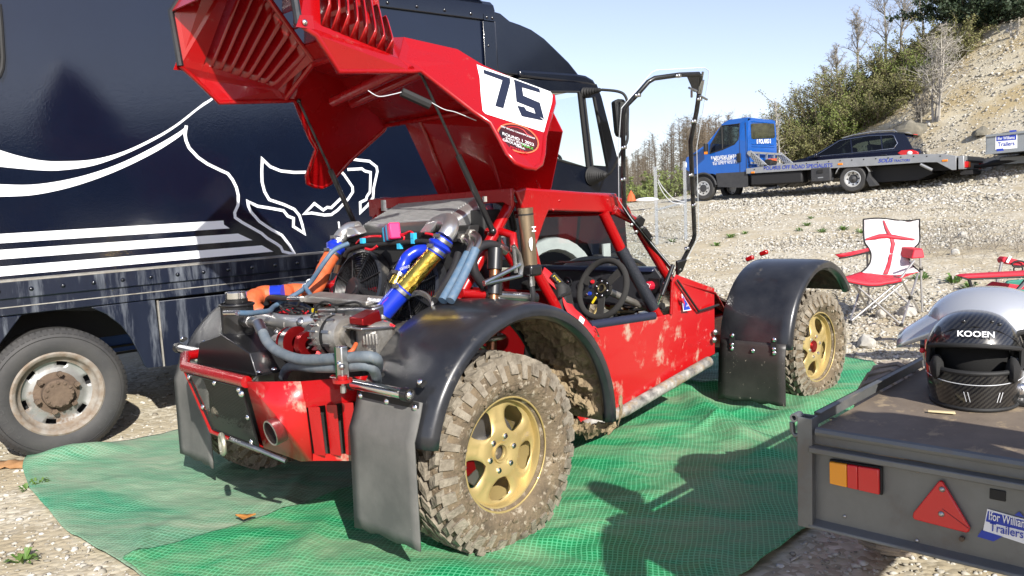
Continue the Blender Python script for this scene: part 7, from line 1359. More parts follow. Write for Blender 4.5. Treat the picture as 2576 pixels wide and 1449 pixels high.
# ------------------------------------------------------------------ folding camp chairs
e1 = crop(3200, 800, 4096, 1443)
CO = gpt(3.34, 7.33); CHF = Frame(CO, 0); mat('chair_white', (.58, .57, .58), .6, c2=(.48, .46, .48), nscale=4, bump=.5, bscale=7); mat('chair_red', (.50, .012, .030), .6, bump=.2, bscale=12); mat('tube_grey', (.42, .41, .40), .4, .7)
ch = thing('camping_chair', 'folding camping chair with white back, red cross and red seat', 'chair', CHF.m)
def cf(d, *P):
    r = [CHF.on(*e1(*p), 0, d) for p in P]; return r if len(r) > 1 else r[0]
lft = [(408, 125), (409, 200), (415, 270), (438, 305), (456, 345), (452, 400), (425, 440), (395, 465)]; rgt = [(770, 125), (770, 200), (769, 270), (738, 308), (706, 350), (705, 390), (735, 430), (772, 462)]
rows = 22; cols = 16; P = []; wr = lambda i, j: .018*noise.noise((i*.35, j*.55, 1.2))
A = spline([Vector((*p, 0)) for p in lft], 4); Bq = spline([Vector((*p, 0)) for p in rgt], 4)
for i, (a, b_) in enumerate(zip(A, Bq)):
    t = i/(len(A)-1); d = .30-.26*t**1.5; row = []
    for j in range(cols+1):
        s = j/cols; p = a.lerp(b_, s); sag = .05*math.sin(PI*s)*(1-.3*t); yo = p.y+(-8*math.sin(PI*s*2) if i == 0 else 0)+(26*math.sin(PI*s) if t > .9 else 0)*((t-.9)/.1 if t > .9 else 0)
        row.append(cf(d+sag+wr(i, j), (p.x, yo)))
    P.append(row)
bk_ = G().grid(P).ob('backrest', 'chair_white', ch, 60, solid=.004)
def patch(ii, jj, off=-.004):
    pass
ny = len(P)-1
def bp(s, t):
    i = min(ny-1, int(t*ny)); j = min(cols-1, int(s*cols)); a = P[i][j].lerp(P[i][j+1], s*cols-j); b_ = P[i+1][j].lerp(P[i+1][j+1], s*cols-j); return a.lerp(b_, t*ny-i)+Vector((-.014, 0, 0))
ver = [(.34, .36, .02), (.38, .43, .12), (.44, .50, .20), (.48, .55, .32), (.47, .55, .50), (.44, .53, .70), (.40, .49, .85), (.36, .44, .97)]
G().grid([[bp(a+(b_-a)*k/3, t) for k in range(4)] for a, b_, t in ver]).ob('cross_upright', 'chair_red', bk_, 60, solid=.001)
hor = [(.02, .235, .255), (.14, .205, .25), (.26, .18, .235), (.40, .175, .225), (.55, .19, .24), (.72, .215, .25), (.90, .24, .252)]
G().grid([[bp(s, a+(b_-a)*k/2) for k in range(3)] for s, a, b_ in hor]).ob('cross_bar', 'chair_red', bk_, 60, solid=.001)
g = G(); g.tube([r_[0] for r_ in P][::-1]+P[0]+[r_[-1] for r_ in P], .008, 6); g.ob('piping', 'matt_black', bk_)
Q = []
for i in range(9):
    t = i/8; row = []
    for j in range(13):
        s = j/12; a = Vector((395-120*t, 462+36*t, 0)); b_ = Vector((772-118*t, 460+42*t, 0)); p = a.lerp(b_, s); row.append(cf(.06-.30*t, (p.x, p.y+math.sin(PI*s)*(24+8*t)))+Vector((0, 0, .006*noise.noise((i*.6, j*.6, 5)))))
    Q.append(row)
seat = G().grid(Q).ob('seat', 'chair_red', ch, 60, solid=.005); g = G(); fr0 = Q[-1]; g.grid([fr0, [p+Vector((0, 0, -.035)) for p in fr0]]); g.ob('seat_valance', 'chair_red', seat, 60, solid=.003); g = G(); g.tube([p+Vector((-.004, 0, -.035)) for p in fr0], .006, 6); g.ob('piping', 'matt_black', seat)
al_ = [cf(-.24, (225, 352)), cf(-.20, (300, 340)), cf(.22, (435, 310))]; g = G(); g.grid([[p+Vector((0, 0, 0)), p+Vector((.03, -.05, -.030))] for p in al_]); g.ob('armrest', 'chair_red', ch, 60, solid=.012); g = G(); g.tube([p+Vector((.03, -.05, -.038)) for p in al_], .007, 6); g.ob('piping', 'matt_black', ch)
ar_ = [cf(d, p) for d, p in ((.0, (718, 380)), (.02, (738, 316)), (.05, (792, 312)), (.0, (806, 372)))]; g = G(); g.prism(ar_, (.30, 0, .01)); g.ob('armrest', 'chair_red', ch, bevel=.012)
D0, D1 = -.22, .26
for (p0_, d0, p1_, d1) in [((322, 515), D0, (648, 802), D0), ((648, 515), D0, (326, 782), D0), ((655, 515), D0, (778, 735), D1), ((760, 478), D1, (656, 802), D0), ((335, 515), D0, (448, 715), D1), ((405, 525), D1, (324, 782), D0), ((548, 535), D1, (780, 735), D1), ((690, 515), D1, (446, 715), D1), ((770, 275), D1, (788, 735), D1), ((430, 305), D1, (446, 700), D1), ((640, 515), D0, (735, 392), -.15), ((712, 395), -.1, (785, 440), D1)]:
    g = G(); g.cyl(cf(d0, p0_), cf(d1, p1_), .010, n=10); g.ob('leg', 'tube_grey', ch)
for d_, p in ((D0, (652, 805)), (D0, (324, 786)), (D1, (784, 737)), (D1, (447, 717)), (0, (476, 655)), (.0, (712, 630)), (D1, (780, 442))): g = G(); q_ = cf(d_, p); g.cyl(q_+Vector((0, 0, -.014)), q_+Vector((0, 0, .016)), .018, n=10); g.ob('foot_cap' if p[1] > 700 else 'joint', 'matt_black', ch)
# second chair, red, half hidden behind the silver helmet
C2O = gpt(3.05, 5.25); C2F = Frame(C2O, 0); c2h = thing('camping_chair', 'red folding camping chair with a green seat lying low behind the silver helmet', 'chair', C2F.m)
def cg(d, *P):
    r = [C2F.on(*e1(*p), 0, d) for p in P]; return r if len(r) > 1 else r[0]
g = G(); g.prism([cg(-.1, (1040, 495)), cg(-.1, (1080, 485)), cg(-.05, (1500, 462)), cg(-.05, (1500, 488)), cg(-.1, (1085, 508))], (.09, 0, .004)); g.ob('armrest', 'chair_red', c2h, bevel=.008); g = G(); g.tube(cg(-.1, (1038, 498), (1085, 512), (1500, 492)), .006, 6); g.ob('piping', 'matt_black', c2h)
g = G(); g.prism([cg(.35, p) for p in ((1302, 385), (1322, 364), (1440, 395), (1520, 430), (1520, 445), (1310, 408))], (.07, 0, .0)); g.ob('armrest', 'chair_red', c2h, bevel=.01); g = G(); q_ = cg(.34, (1402, 412)); g.tube([q_+Vector((-.01, math.cos(a)*.045, math.sin(a)*.022)) for a in [2*PI*k/20 for k in range(20)]], .006, 6, closed=True); g.ob('cup_holder', 'matt_black', c2h); g = G(); q_ = cg(.34, (1400, 445)); g.tube([q_+Vector((-.01, math.cos(a)*.032, math.sin(a)*.022)) for a in [2*PI*k/20 for k in range(20)]], .006, 6, closed=True); g.ob('cup_holder', 'matt_black', c2h)
g = G(); q_ = cg(.335, (1345, 382)); g.box(q_, (.004, .018, .05), Matrix.Rotation(R(30), 3, 'X')); g.ob('armrest_stripe', 'white_print', c2h)
for p0_, d0, p1_, d1, mt_ in [((1300, 400), .35, (1270, 530), .35, 'tube_grey'), ((1088, 510), -.1, (1120, 605), -.1, 'matt_black'), ((1330, 660), -.05, (1450, 520), -.05, 'matt_black'), ((1120, 605), -.1, (1200, 800), -.1, 'tube_grey'), ((1400, 610), .3, (1420, 800), .3, 'tube_grey'), ((1500, 620), -.1, (1520, 800), -.1, 'tube_grey')]: g = G(); g.cyl(cg(d0, p0_), cg(d1, p1_), .011, n=8); g.ob('leg', mt_, c2h)
for nm, pts, d, mt_ in (('seat', [(1085, 612), (1130, 605), (1250, 525), (1500, 560), (1500, 680), (1250, 660), (1110, 632)], .12, 'chair_red'), ('backrest', [(1318, 550), (1345, 520), (1520, 505), (1520, 580), (1340, 575)], .30, 'green_panel'), ('seat_cushion', [(1160, 625), (1195, 585), (1300, 572), (1520, 580), (1520, 660), (1250, 645), (1175, 635)], .02, 'green_panel')):
    mat('green_panel', (.012, .14, .10), .55, c2=(.02, .19, .14), nscale=5); g = G(); g.prism([cg(d, p) for p in pts], (.03, 0, 0)); g.ob(nm, mt_, c2h, bevel=.008)
# ------------------------------------------------------------------ standing clear acrylic panel
def hit(u, v, z0=0):
    d = 3.0
    for _ in range(400):
        p = at(u, v, d)
        if p.z < float(ground_z(p.x, p.y))+z0: break
        d += .05
    return p
A0 = hit(1652, 618); A1 = hit(1720, 598); A1 = at(1720, 598, A0.y/ray(1720, 598).y*1.03); ac_ = thing('acrylic_panel', 'clear acrylic panel standing on the gravel between two upright strips', 'panel')
dp = (A0.y)/ray(1652, 618).y
def aq(u, v, k=0): return at(u, v, dp*(1+.0004*(u-1652)+k))
g = G(); g.poly([aq(1655, 618), aq(1720, 596), aq(1722, 412), aq(1650, 432)]); g.ob('clear_sheet', 'acrylic', ac_, 0); glassy('clear_strip', (.80, .83, .86), 1.5, body=.30, bodycol=(.45, .47, .50))
for (a, b_) in (((1645, 418, 1660, 620)), ((1716, 408, 1730, 598))) if False else ([(1651, 420, 1656, 620), (1722, 408, 1725, 600)]) and (): pass
for u0, v0, u1, v1 in ((1648, 420, 1653, 622), (1720, 406, 1727, 602)): g = G(); x0_ = aq(u0, v0); x1_ = aq(u1, v1); g.box((x0_+x1_)/2, (.055, .03, (x0_-x1_).length)); g.ob('upright_strip', 'clear_strip', ac_)
for pts in ([(1655, 452), (1670, 475), (1695, 500), (1722, 508)], [(1655, 458), (1668, 485), (1690, 508), (1722, 514)]): g = G(); g.tube(spline([aq(*p, -.002) for p in pts], 5), .008, 6); g.ob('strap', 'white_edge', ac_)
g = G(); g.cyl(aq(1652, 528), aq(1724, 508), .02, n=8); g.ob('cross_strip', 'clear_strip', ac_)
# ------------------------------------------------------------------ small things: rag, leaf, weeds, rocks
rg = thing('brown_rag', 'crumpled brown rag on the gravel beside the truck wheel', 'rag'); c_ = gz(28, 1168, .02); g = G(); g.grid([[Vector((c_.x-.22+.44*i/14, c_.y-.06+.12*j/6, .012+.03*abs(noise.noise((i*.5, j*.6, 2)))+.02*math.sin(j/6*PI))) for j in range(7)] for i in range(15)]); g.ob('rag_cloth', mat('rag', (.26, .13, .05), .9, c2=(.33, .18, .08), nscale=20), rg, 60, solid=.003)
def leafmat(): return mat('weed_green', (.06, .13, .02), .6, c2=(.10, .17, .03), nscale=14)
lf = thing('dead_leaf', 'curled orange dead leaf lying on the green ground sheet', 'leaf'); c_ = gz(618, 1303, .04); g = G(); g.grid([[c_+Vector((.045*(i-3)/3, .03*(j-2)/2*(1-abs(i-3)/3.4), .012*abs(i-3)/3+.006*(j-2)**2/4)) for j in range(5)] for i in range(7)]); g.ob('leaf_blade', mat('leaf_orange', (.42, .18, .04), .7), lf, 60, solid=.001)
for k, (u, v) in enumerate([(247, 1301), (1010, 1322), (963, 1300), (1985, 1360)]): pass
def weed(u, v, s, seed, lab):
    p = hit(u, v); rs = random.Random(seed); w_ = thing('weed', lab, 'weed', Matrix.Translation((p.x, p.y, float(ground_z(p.x, p.y)))), 'small green weeds in the gravel'); g = G()
    for k in range(26):
        a = rs.uniform(0, 2*PI); l = s*rs.uniform(.5, 1); h_ = s*rs.uniform(.15, .7); o_ = Vector((math.cos(a), math.sin(a), 0)); t_ = Vector((-o_.y, o_.x, 0))*s*.11; b0_ = o_*s*rs.uniform(0, .4)
        g.add([b0_-t_*.3, b0_+t_*.3, b0_+o_*l*.6+t_+Vector((0, 0, h_)), b0_+o_*l+Vector((0, 0, h_*.8)), b0_+o_*l*.6-t_+Vector((0, 0, h_))], [(0, 1, 2, 4), (4, 2, 3)])
    g.ob('leaves', leafmat(), w_, 0, weld=False); return w_
for k, (u, v, s) in enumerate([(1838, 600, .13), (1800, 622, .12), (2068, 586, .12), (2122, 580, .12), (2165, 588, .12), (2010, 582, .10), (2030, 570, .12), (2040, 552, .10), (2318, 705, .13), (2400, 712, .15), (2440, 730, .12), (95, 1228, .06), (70, 1240, .05), (60, 1415, .07), (600, 1095, .05), (1690, 610, .10), (1875, 590, .1), (2200, 640, .09)]): weed(u, v, s, k, 'small leafy green weed growing in the pale gravel')
def rock(u, v, w_, h_, label, seed, base=None):
    p = base or hit(u, v); rs = random.Random(seed); bm = bmesh.new(); bmesh.ops.create_icosphere(bm, subdivisions=3, radius=1); o3 = Vector((seed, seed*2, 0))
    me = bpy.data.meshes.new('rock')
    for v_ in bm.verts:
        n_ = noise.noise(v_.co*1.3+o3)*.35+noise.noise(v_.co*3+o3)*.12; q_ = v_.co*(1+n_); v_.co = Vector((q_.x*w_/2, q_.y*w_/2*.75, max(-.25, q_.z)*h_*.75+h_*.2))
    bm.to_mesh(me); bm.free(); me.materials.append(mat('rock_dark', (.10, .095, .075), .9, c2=(.20, .18, .14), nscale=4, bump=.6, bscale=12) if seed > 30 and seed < 40 else mat('rock_grey', (.34, .32, .28), .9, c2=(.50, .48, .43), nscale=7, bump=.6, bscale=20)); o = bpy.data.objects.new('rock', me); COL.objects.link(o); o.location = (p.x, p.y, float(ground_z(p.x, p.y))); o.rotation_euler = (0, 0, rs.uniform(0, 6)); me.polygons.foreach_set('use_smooth', [True]*len(me.polygons)); me.set_sharp_from_angle(angle=R(28)); return tag(o, label, 'rock')
for u, v, w_, h_, lab in [(2178, 875, .20, .10, 'flat white rock beside the buggy front wheel'), (2402, 645, .17, .10, 'grey rock between the white-backed chair and the red chair'), (2280, 795, .22, .10, 'grey rock at the white-backed chair\'s rear foot'), (2215, 800, .12, .08, 'yellowish stone between the white-backed chair\'s feet'), (2310, 570, .13, .08, 'pale rock behind the white-backed chair'), (2060, 905, .16, .05, 'low grey slab behind the buggy front wheel'), (2420, 598, .14, .09, 'pale stone near the dry weed stalks')]: rock(u, v, w_, h_, lab, int(u))
rock(2300, 340, .9, .6, 'dark mossy outcrop behind the dark parked car', 31, at(2290, 330, 24.5)); rock(2470, 330, .5, .26, 'grey boulder on the bank above the far trailer', 32, at(2468, 333, 22))
# far clutter by the end of the site road
sh_ = thing('white_tarpaulin', 'white tarpaulin heap far beyond the buggy roof', 'tarpaulin', Matrix.Translation(hit(1628, 503))); g = G(); g.sph((0, 0, 0), .34, 16, 8, (1.0, .5, .22)); g.ob('tarpaulin_heap', 'white_print', sh_, 40)
oc = thing('orange_tent', 'small orange pop-up shelter far beyond the buggy roof', 'tent', Matrix.Translation(hit(1588, 506))); g = G(); g.lathe([(.13, 0), (.10, .15), (.01, .30)], n=8); g.ob('tent_cloth', mat('tent_orange', (.75, .10, .02), .6), oc, 20)

# ------------------------------------------------------------------ vegetation
def tw(VS, FS, a, b_, r0, r1):
    d = (b_-a); L_ = d.length
    if L_ < 1e-5: return
    d /= L_; x = Vector((-d.y, d.x, 0)); x = x.normalized() if x.length > .05 else Vector((1, 0, 0)); y = d.cross(x); n = len(VS)
    for c_, r in ((a, r0), (b_, r1)):
        for k in range(3): t = 2.0944*k; VS.append(c_+(x*math.cos(t)+y*math.sin(t))*r)
    for k in range(3): l = (k+1) % 3; FS.append((n+k, n+l, n+3+l, n+3+k))
def limb(VS, FS, a, d, L_, r, rs, seg=4, bend=.25, up=.05):
    pts = [a]; d = d.normalized()
    for k in range(seg):
        d = (d+Vector((rs.uniform(-bend, bend), rs.uniform(-bend, bend), rs.uniform(-bend, bend)+up))).normalized(); b_ = pts[-1]+d*(L_/seg); tw(VS, FS, pts[-1], b_, r*(1-.8*k/seg), r*(1-.8*(k+1)/seg)); pts.append(b_)
    return pts, d
def raw(name, VS, FS, mt_, parent):
    me = bpy.data.meshes.new(name); me.from_pydata([tuple(p) for p in VS], [], FS); me.materials.append(mt_); o = bpy.data.objects.new(name, me); COL.objects.link(o); o.parent = parent; return o
mat('bark_grey', (.20, .18, .15), .9, c2=(.28, .26, .22), nscale=6); mat('bark_brown', (.11, .085, .06), .9, c2=(.16, .13, .10), nscale=8); mat('bark_pale', (.42, .39, .34), .85, c2=(.32, .30, .26), nscale=8)
mat('leaf_olive', (.11, .115, .035), .7, c2=(.18, .175, .06), nscale=1.6); mat('leaf_bright', (.10, .135, .025), .65, c2=(.15, .18, .04), nscale=2); mat('leaf_dark', (.014, .030, .012), .7, c2=(.03, .05, .018), nscale=2); mat('twig_brown', (.15, .13, .07), .9, c2=(.24, .20, .13), nscale=3)
def leafq(VS, FS, p, s, rs):
    a = Vector((rs.gauss(0, 1), rs.gauss(0, 1), rs.gauss(0, 1))).normalized(); b_ = a.cross(Vector((rs.gauss(0, 1), rs.gauss(0, 1), rs.gauss(0, 1)))).normalized(); n = len(VS); VS += [p-a*s, p+b_*s*.5, p+a*s, p-b_*s*.5]; FS.append((n, n+1, n+2, n+3))
def shrub(base, h, w, seed, label, leaf='leaf_olive', twig='twig_brown', nst=50, ntw=17, nlf=9, ls=.036, group='shrubs on the quarry bank', name='shrub', arch=.15):
    rs = random.Random(seed); T_ = thing(name, label, 'shrub' if name == 'shrub' else 'tree', Matrix.Translation(base), group); V1, F1, V2, F2, V3, F3 = [], [], [], [], [], []
    for k in range(nst):
        a = rs.uniform(0, 2*PI); rr = w*.25*rs.random(); st = Vector((math.cos(a)*rr, math.sin(a)*rr, -.1)); out = rs.uniform(.1, 1.0); d = Vector((math.cos(a)*out*w, math.sin(a)*out*w, h*rs.uniform(.55, 1.05))); L_ = d.length
        pts, _ = limb(V1, F1, st, d, L_, .030, rs, 6, .22, -.02)
        for q_ in range(ntw):
            t = rs.uniform(.18, 1.0)*5.99; i = int(t); p = pts[i].lerp(pts[i+1], t-i); dd = Vector((rs.gauss(0, 1), rs.gauss(0, 1), rs.gauss(arch, .7))); tp, _ = limb(V2, F2, p, dd, rs.uniform(.3, .85)*h*.22, .010, rs, 3, .5, 0)
            for l in range(nlf): pp = tp[rs.randint(1, 3)].lerp(tp[rs.randint(0, 2)], rs.random())+Vector((rs.gauss(0, .06), rs.gauss(0, .06), rs.gauss(0, .06))); leafq(V3, F3, pp, ls*rs.uniform(.6, 1.3), rs)
    raw('trunk', V1, F1, MATS['bark_brown'], T_); raw('twigs', V2, F2, MATS[twig], T_)['kind'] = 'stuff'
    if nlf: raw('crown', V3, F3, MATS[leaf], T_)['kind'] = 'stuff'
    return T_
def bush_at(u, vt, d, w, seed, label, **kw):
    p = at(u, 400, d); z = float(ground_z(p.x, p.y)); h = at(u, vt, d).z-z; return shrub(Vector((p.x, p.y, z)), max(1.0, h), w, seed, label, **kw)
BL = 'dense twiggy olive-green shrub on the quarry bank'
for k, (u, vt, d, w) in enumerate([(1940, 330, 30, 1.5), (1985, 262, 30.5, 1.7), (2045, 215, 30.5, 1.8), (2110, 178, 30, 1.8), (2175, 150, 30, 1.8), (2240, 120, 29.5, 1.8), (2310, 95, 29.5, 1.9), (2380, 70, 29, 1.9), (2020, 345, 29, 1.4), (2090, 290, 29, 1.5), (2165, 245, 28.6, 1.5), (2245, 205, 28.2, 1.5), (2320, 160, 28, 1.5), (2400, 150, 27.6, 1.4), (1960, 420, 28.6, 1.2), (2000, 300, 29.6, 1.6), (2060, 330, 28.4, 1.5), (2130, 300, 28.0, 1.4), (2200, 262, 27.6, 1.3), (2275, 215, 27.4, 1.2), (1915, 380, 30.5, 1.3)]):
    br_ = k in (4, 9, 10, 12, 17); bush_at(u, vt, d, w, 100+k, 'brighter green leafy shrub among the olive shrubs on the bank' if br_ else BL, leaf='leaf_bright' if br_ else 'leaf_olive', group='brighter shrubs on the bank' if br_ else 'shrubs on the quarry bank')
for k, (u, vt, d, w) in enumerate([(2450, -30, 30, 2.6), (2540, -140, 30, 2.8), (2500, 90, 28, 1.9), (2600, -60, 28.5, 2.2)]): bush_at(u, vt, d, w, 150+k, 'dark evergreen shrub at the top of the bank', leaf='leaf_dark', nst=40, nlf=16, ls=.07, group='dark evergreens at the top of the bank')
def bare(base, h, seed, label, bark='bark_grey', stems=1, spread=.35, group=None, r=.07, dens=1.0, fine=True):
    rs = random.Random(seed); T_ = thing('bare_tree', label, 'tree', Matrix.Translation(base), group); V1, F1, V2, F2 = [], [], [], []
    for s_ in range(stems):
        a = rs.uniform(0, 2*PI); d = Vector((math.cos(a)*spread*(.3 if stems > 1 else .06), math.sin(a)*spread*(.3 if stems > 1 else .06), 1)); pts, _ = limb(V1, F1, Vector((math.cos(a)*.08*(stems > 1), math.sin(a)*.08*(stems > 1), -.15)), d, h*rs.uniform(.85, 1.0), r, rs, 9, .07, .03)
        for q_ in range(int(30*dens)):
            t = rs.uniform(.22, .98)*8.99; i = int(t); p = pts[i].lerp(pts[i+1], t-i); b = rs.uniform(0, 2*PI); dd = Vector((math.cos(b), math.sin(b), rs.uniform(.6, 1.7))); LL = h*spread*(.30+.85*(1-t/9))*rs.uniform(.6, 1.2)
            bp_, _ = limb(V1, F1, p, dd, LL, r*.34, rs, 5, .2, .06)
            for m_ in range(7):
                t2 = rs.uniform(.2, 1)*4.99; i2 = int(t2); p2 = bp_[i2].lerp(bp_[i2+1], t2-i2); tp, _ = limb(V2, F2, p2, Vector((rs.gauss(0, 1), rs.gauss(0, 1), rs.gauss(.5, .6))), LL*rs.uniform(.25, .55), .009, rs, 3, .3, .05)
                if fine:
                    for m2 in range(4): limb(V2, F2, tp[rs.randint(1, 3)], Vector((rs.gauss(0, 1), rs.gauss(0, 1), rs.gauss(.4, .6))), LL*rs.uniform(.10, .25), .006, rs, 2, .3, 0)
    raw('trunk', V1, F1, MATS[bark], T_); raw('crown', V2, F2, MATS[bark], T_)['kind'] = 'stuff'; return T_
def bare_at(u, vt, d, seed, label, vb=None, **kw):
    p = at(u, 400, d); z = float(ground_z(p.x, p.y)); return bare(Vector((p.x, p.y, z)), at(u, vt, d).z-z, seed, label, **kw)
for k, (u, vt, d) in enumerate([(2075, 150, 33), (2110, 95, 33.5), (2155, 20, 34), (2225, -60, 34), (2265, -110, 34.5), (2320, -120, 34), (2375, -80, 34)]): bare_at(u, vt, d, 200+k, 'leafless grey tree rising behind the shrubs on the bank', group='leafless trees behind the shrubs', r=.07, spread=.36)
bare_at(1961, 208, 26.5, 220, 'slender pale leafless sapling behind the blue cab', bark='bark_pale', r=.055, spread=.20, dens=.7)
bare_at(2352, 60, 24.5, 221, 'pale multi-stemmed leafless tree standing on the gravel bank', bark='bark_pale', stems=5, r=.05, spread=.42, dens=.45)
bare_at(2310, 215, 25, 222, 'thin brown leafless bush above the mossy outcrop', bark='bark_grey', stems=4, r=.03, spread=.4, dens=.4)
bare_at(2545, 40, 26, 223, 'white-stemmed sapling in front of the dark evergreens', bark='bark_pale', stems=2, r=.05, spread=.2, dens=.4)
# far wood: slender brown larches
def larch(h, seed, mt_='bark_brown'):
    rs = random.Random(seed); V1, F1, V2, F2 = [], [], [], []; pts, _ = limb(V1, F1, Vector((0, 0, -.3)), Vector((0, 0, 1)), h, .11, rs, 9, .03, .03)
    for q_ in range(120):
        t = rs.uniform(.12, .99)*8.99; i = int(t); p = pts[i].lerp(pts[i+1], t-i); b = rs.uniform(0, 2*PI); LL = h*.17*(.40+.75*(1-t/9))*rs.uniform(.6, 1.2); bp_, _ = limb(V2, F2, p, Vector((math.cos(b), math.sin(b), rs.uniform(.1, .6))), LL, .018, rs, 3, .2, .02)
        for m_ in range(5): limb(V2, F2, bp_[rs.randint(0, 3)], Vector((rs.gauss(0, 1), rs.gauss(0, 1), rs.gauss(.3, .6))), LL*.45, .014, rs, 2, .3, 0)
    return V1, F1, V2, F2
protos = []
for k in range(4): V1, F1, V2, F2 = larch(8.0, 300+k); a = bpy.data.meshes.new('trunk'); a.from_pydata([tuple(p) for p in V1], [], F1); a.materials.append(MATS['bark_brown']); b_ = bpy.data.meshes.new('crown'); b_.from_pydata([tuple(p) for p in V2], [], F2); b_.materials.append(mat('larch_twig', (.12, .092, .062), .9, c2=(.19, .15, .105), nscale=1.5)); protos.append((a, b_))
rs = random.Random(77); n_ = 0
for k in range(120):
    u = rs.uniform(1560, 1960); d = rs.uniform(52, 78); p = at(u, 480, d); z = float(ground_z(p.x, p.y)); topv = np.interp(u, [1560, 1600, 1650, 1700, 1760, 1960], [415, 385, 345, 310, 300, 285])+rs.uniform(-18, 30); h = at(u, topv, d).z-z
    if h < 2: continue
    T_ = thing('larch_tree', 'slender brown leafless tree in the far wood', 'tree', Matrix.Translation((p.x, p.y, z)) @ Matrix.Rotation(rs.uniform(0, 6), 4, 'Z') @ Matrix.Scale(h/8.0, 4), 'leafless trees in the far wood')
    for nm, me_ in zip(('trunk', 'crown'), protos[k % 4]): o = bpy.data.objects.new(nm, me_); COL.objects.link(o); o.parent = T_
    for o in T_.children:
        if o.name.startswith('crown'): o['kind'] = 'stuff'
for k, (u, vt, d, w) in enumerate([(1598, 440, 44, 1.6), (1625, 455, 42, 1.4), (1660, 425, 46, 1.8), (1700, 420, 48, 1.8), (1570, 455, 45, 1.6)]): bush_at(u, vt, d, w, 400+k, 'fresh green shrub at the foot of the far wood', leaf='leaf_bright', nst=22, ntw=9, nlf=8, ls=.09, group='green shrubs below the far wood')
# dry stalks on the right
sx_ = hit(2470, 640); ds_ = thing('dry_stalks', 'patch of dry grey weed stalks on the gravel beyond the camping chairs', 'dry weeds', Matrix.Translation((sx_.x, sx_.y, sx_.z))); V1, F1 = [], []; rs = random.Random(8)
for k in range(70):
    o_ = Vector((rs.gauss(.15, .55), rs.gauss(.2, .5), 0)); pts, _ = limb(V1, F1, o_+Vector((0, 0, float(ground_z(sx_.x+o_.x, sx_.y+o_.y))-sx_.z)), Vector((rs.gauss(0, .35), rs.gauss(0, .35), 1)), rs.uniform(.25, .75), .0035, rs, 4, .18, 0)
    for m_ in range(5): limb(V1, F1, pts[rs.randint(1, 4)], Vector((rs.gauss(0, 1), rs.gauss(0, 1), .6)), rs.uniform(.06, .22), .002, rs, 2, .3, 0)
for k in range(90):
    o_ = Vector((rs.gauss(.25, .5), rs.gauss(.1, .3), .03)); limb(V1, F1, o_+Vector((0, 0, float(ground_z(sx_.x+o_.x, sx_.y+o_.y))-sx_.z)), Vector((rs.gauss(0, 1), rs.gauss(0, .5), .15)), rs.uniform(.2, .6), .003, rs, 3, .3, 0)
raw('stalks', V1, F1, mat('dry_stalk', (.24, .21, .17), .9), ds_)['kind'] = 'stuff'
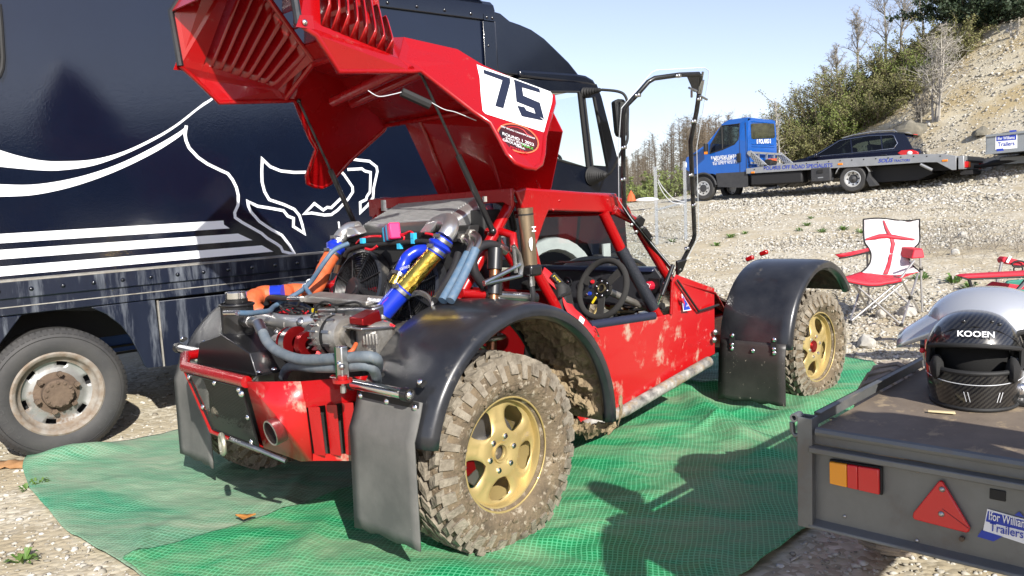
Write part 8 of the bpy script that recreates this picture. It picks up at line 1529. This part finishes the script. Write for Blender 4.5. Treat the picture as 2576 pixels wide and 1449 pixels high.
# ------------------------------------------------------------------ bystanders just behind and beside the trailer
def skin_mesh(name, V_, E_, Rr, mt_, parent, sub=2):
    me = bpy.data.meshes.new(name); me.from_pydata(V_, E_, []); o = bpy.data.objects.new(name, me); COL.objects.link(o); o.parent = parent
    k = o.modifiers.new('skin', 'SKIN'); k.use_smooth_shade = True
    for i, r in enumerate(Rr): me.skin_vertices[0].data[i].radius = r if isinstance(r, tuple) else (r, r); 
    me.skin_vertices[0].data[0].use_root = True
    s_ = o.modifiers.new('sub', 'SUBSURF'); s_.levels = s_.render_levels = sub; me.materials.append(MATS[mt_]); return o
def person(loc, face, label, jacket, trousers, h=1.75, elbow=True):
    T_ = thing('person', label, 'person', Matrix.Translation(loc) @ Matrix.Rotation(face, 4, 'Z') @ Matrix.Scale(h/1.75, 4))
    # local: faces +y
    el = (.36, -.02, 1.16) if elbow else (.27, .0, 1.12); wr_ = (.16, .10, 1.02) if elbow else (.29, .06, .88); el2 = (-.34, .06, 1.18); wr2 = (-.16, .26, 1.28)
    Vb = [(0, 0, .95), (0, .0, 1.12), (0, .01, 1.32), (0, 0, 1.47), (0, .005, 1.54), (0, .02, 1.63), (0, .015, 1.72), (.09, 0, .90), (.10, .01, .50), (.10, -.02, .10), (.11, .10, .05), (-.09, 0, .90), (-.11, .02, .50), (-.12, -.01, .10), (-.13, .11, .05), (.17, 0, 1.42), el, wr_, (-.17, 0, 1.42), el2, wr2]
    Eb = [(0, 1), (1, 2), (2, 3), (3, 4), (4, 5), (5, 6), (0, 7), (7, 8), (8, 9), (9, 10), (0, 11), (11, 12), (12, 13), (13, 14), (2, 15), (15, 16), (16, 17), (2, 18), (18, 19), (19, 20)]
    Rb = [(.14, .11), (.13, .10), (.16, .11), .07, .055, (.075, .09), (.06, .075), .085, .06, .042, (.04, .03), .085, .06, .042, (.04, .03), .058, .042, .028, .058, .042, .028]
    mat('skin_tone', (.42, .25, .17), .55); mat('hair_brown', (.06, .04, .025), .8)
    b_ = skin_mesh('body', Vb, Eb, Rb, 'skin_tone', T_)
    for W_, E0, sgn in ((Vector(wr_), Vector(el), 1), (Vector(wr2), Vector(el2), -1)):
        d = (W_-E0).normalized(); s_ = d.cross(Vector((0, 0, 1))).normalized(); n_ = s_.cross(d); vv_ = [W_, W_+d*.05, W_+d*.085]; ee = [(0, 1), (1, 2)]; rr_ = [.026, (.036, .018), (.036, .016)]
        for k, (of, ln) in enumerate(((-.030, .065), (-.010, .078), (.011, .072), (.031, .055))):
            i = len(vv_); a = W_+d*.09+s_*of; vv_ += [a, a+d*ln*.5-n_*.006, a+d*ln*.85-n_*.024]; ee += [(2, i), (i, i+1), (i+1, i+2)]; rr_ += [.010, .009, .007]
        i = len(vv_); vv_ += [W_+d*.03-s_*.035*sgn, W_+d*.06-s_*.055*sgn-n_*.01, W_+d*.085-s_*.058*sgn-n_*.02]; ee += [(0, i), (i, i+1), (i+1, i+2)]; rr_ += [.012, .010, .008]
        skin_mesh('hand', [tuple(p) for p in vv_], ee, rr_, 'skin_tone', T_, 1)
    skin_mesh('jacket', [(0, 0, .92), (0, 0, 1.12), (0, .01, 1.32), (0, .0, 1.46), (.175, 0, 1.42), el, tuple(Vector(el).lerp(Vector(wr_), .92)), (-.175, 0, 1.42), el2, tuple(Vector(el2).lerp(Vector(wr2), .92))], [(0, 1), (1, 2), (2, 3), (2, 4), (4, 5), (5, 6), (2, 7), (7, 8), (8, 9)], [(.19, .15), (.175, .135), (.20, .14), .085, .085, .065, .05, .085, .065, .05], jacket, T_)
    skin_mesh('trousers', [(0, 0, .95), (.09, 0, .88), (.10, .01, .50), (.10, -.02, .09), (-.09, 0, .88), (-.11, .02, .50), (-.12, -.01, .09)], [(0, 1), (1, 2), (2, 3), (0, 4), (4, 5), (5, 6)], [(.165, .13), .11, .085, .07, .11, .085, .07], trousers, T_)
    g = G(); g.sph((0, .01, 1.665), .108, 16, 12, (.82, 1.0, 1.08)); hd = g.ob('hair', 'hair_brown', T_, 60)
    g = G(); g.sph((0, .035, 1.635), .096, 16, 12, (.80, .95, 1.22)); fc = g.ob('face', 'skin_tone', T_, 60); g = G(); g.sph((0, .130, 1.625), .016, 8, 6, (.8, 1, 1.4)); g.ob('nose', 'skin_tone', fc)
    for sg in (-1, 1): g = G(); g.sph((sg*.034, .112, 1.652), .010, 8, 6); g.ob('eye', 'white_print', fc); g = G(); g.sph((sg*.080, .03, 1.635), .022, 8, 6, (.4, .8, 1.2)); g.ob('ear', 'skin_tone', fc); g = G(); g.box((sg*.115 if sg > 0 else -.125, .05, .045), (.095, .28, .09)); g.ob('shoe', 'matt_black', T_, bevel=.03)
    g = G(); g.tube([(-.025, .118, 1.585), (0, .124, 1.583), (.025, .118, 1.585)], .005, 6); g.ob('mouth', 'red_dark', fc)
    return T_
mat('jacket_navy', (.02, .03, .07), .8); mat('jacket_grey', (.10, .10, .11), .8); mat('jeans', (.05, .07, .13), .85)
person((1.38, .96, 0), R(20), 'person in navy jacket standing with one elbow out behind the flat trailer', 'jacket_navy', 'jeans', 1.82)
# unseen leafy mass added behind the camera, darkens the reflection in the truck side
VW, FW = [], []; rs = random.Random(55)
for k in range(26000):
    x = rs.uniform(17.5, 30); y = rs.uniform(-34, 6); hgt = 1.7+.6*noise.noise((x*.8, y*.8, 0)); t = rs.random()
    leafq(VW, FW, Vector((x, y, float(ground_z(x, y))+hgt*t)), rs.uniform(.15, .34), rs)
wd = raw('reflected_slope', VW, FW, MATS['leaf_dark'], None); tag(wd, 'added unseen mass of dark leaves for the reflection in the black truck', 'wood', kind='stuff')
# keep to three levels: thing > part > sub-part
def depth(o):
    n = 0
    while o.parent: o = o.parent; n += 1
    return n
for o in list(bpy.data.objects):
    while depth(o) > 2: o.parent = o.parent.parent
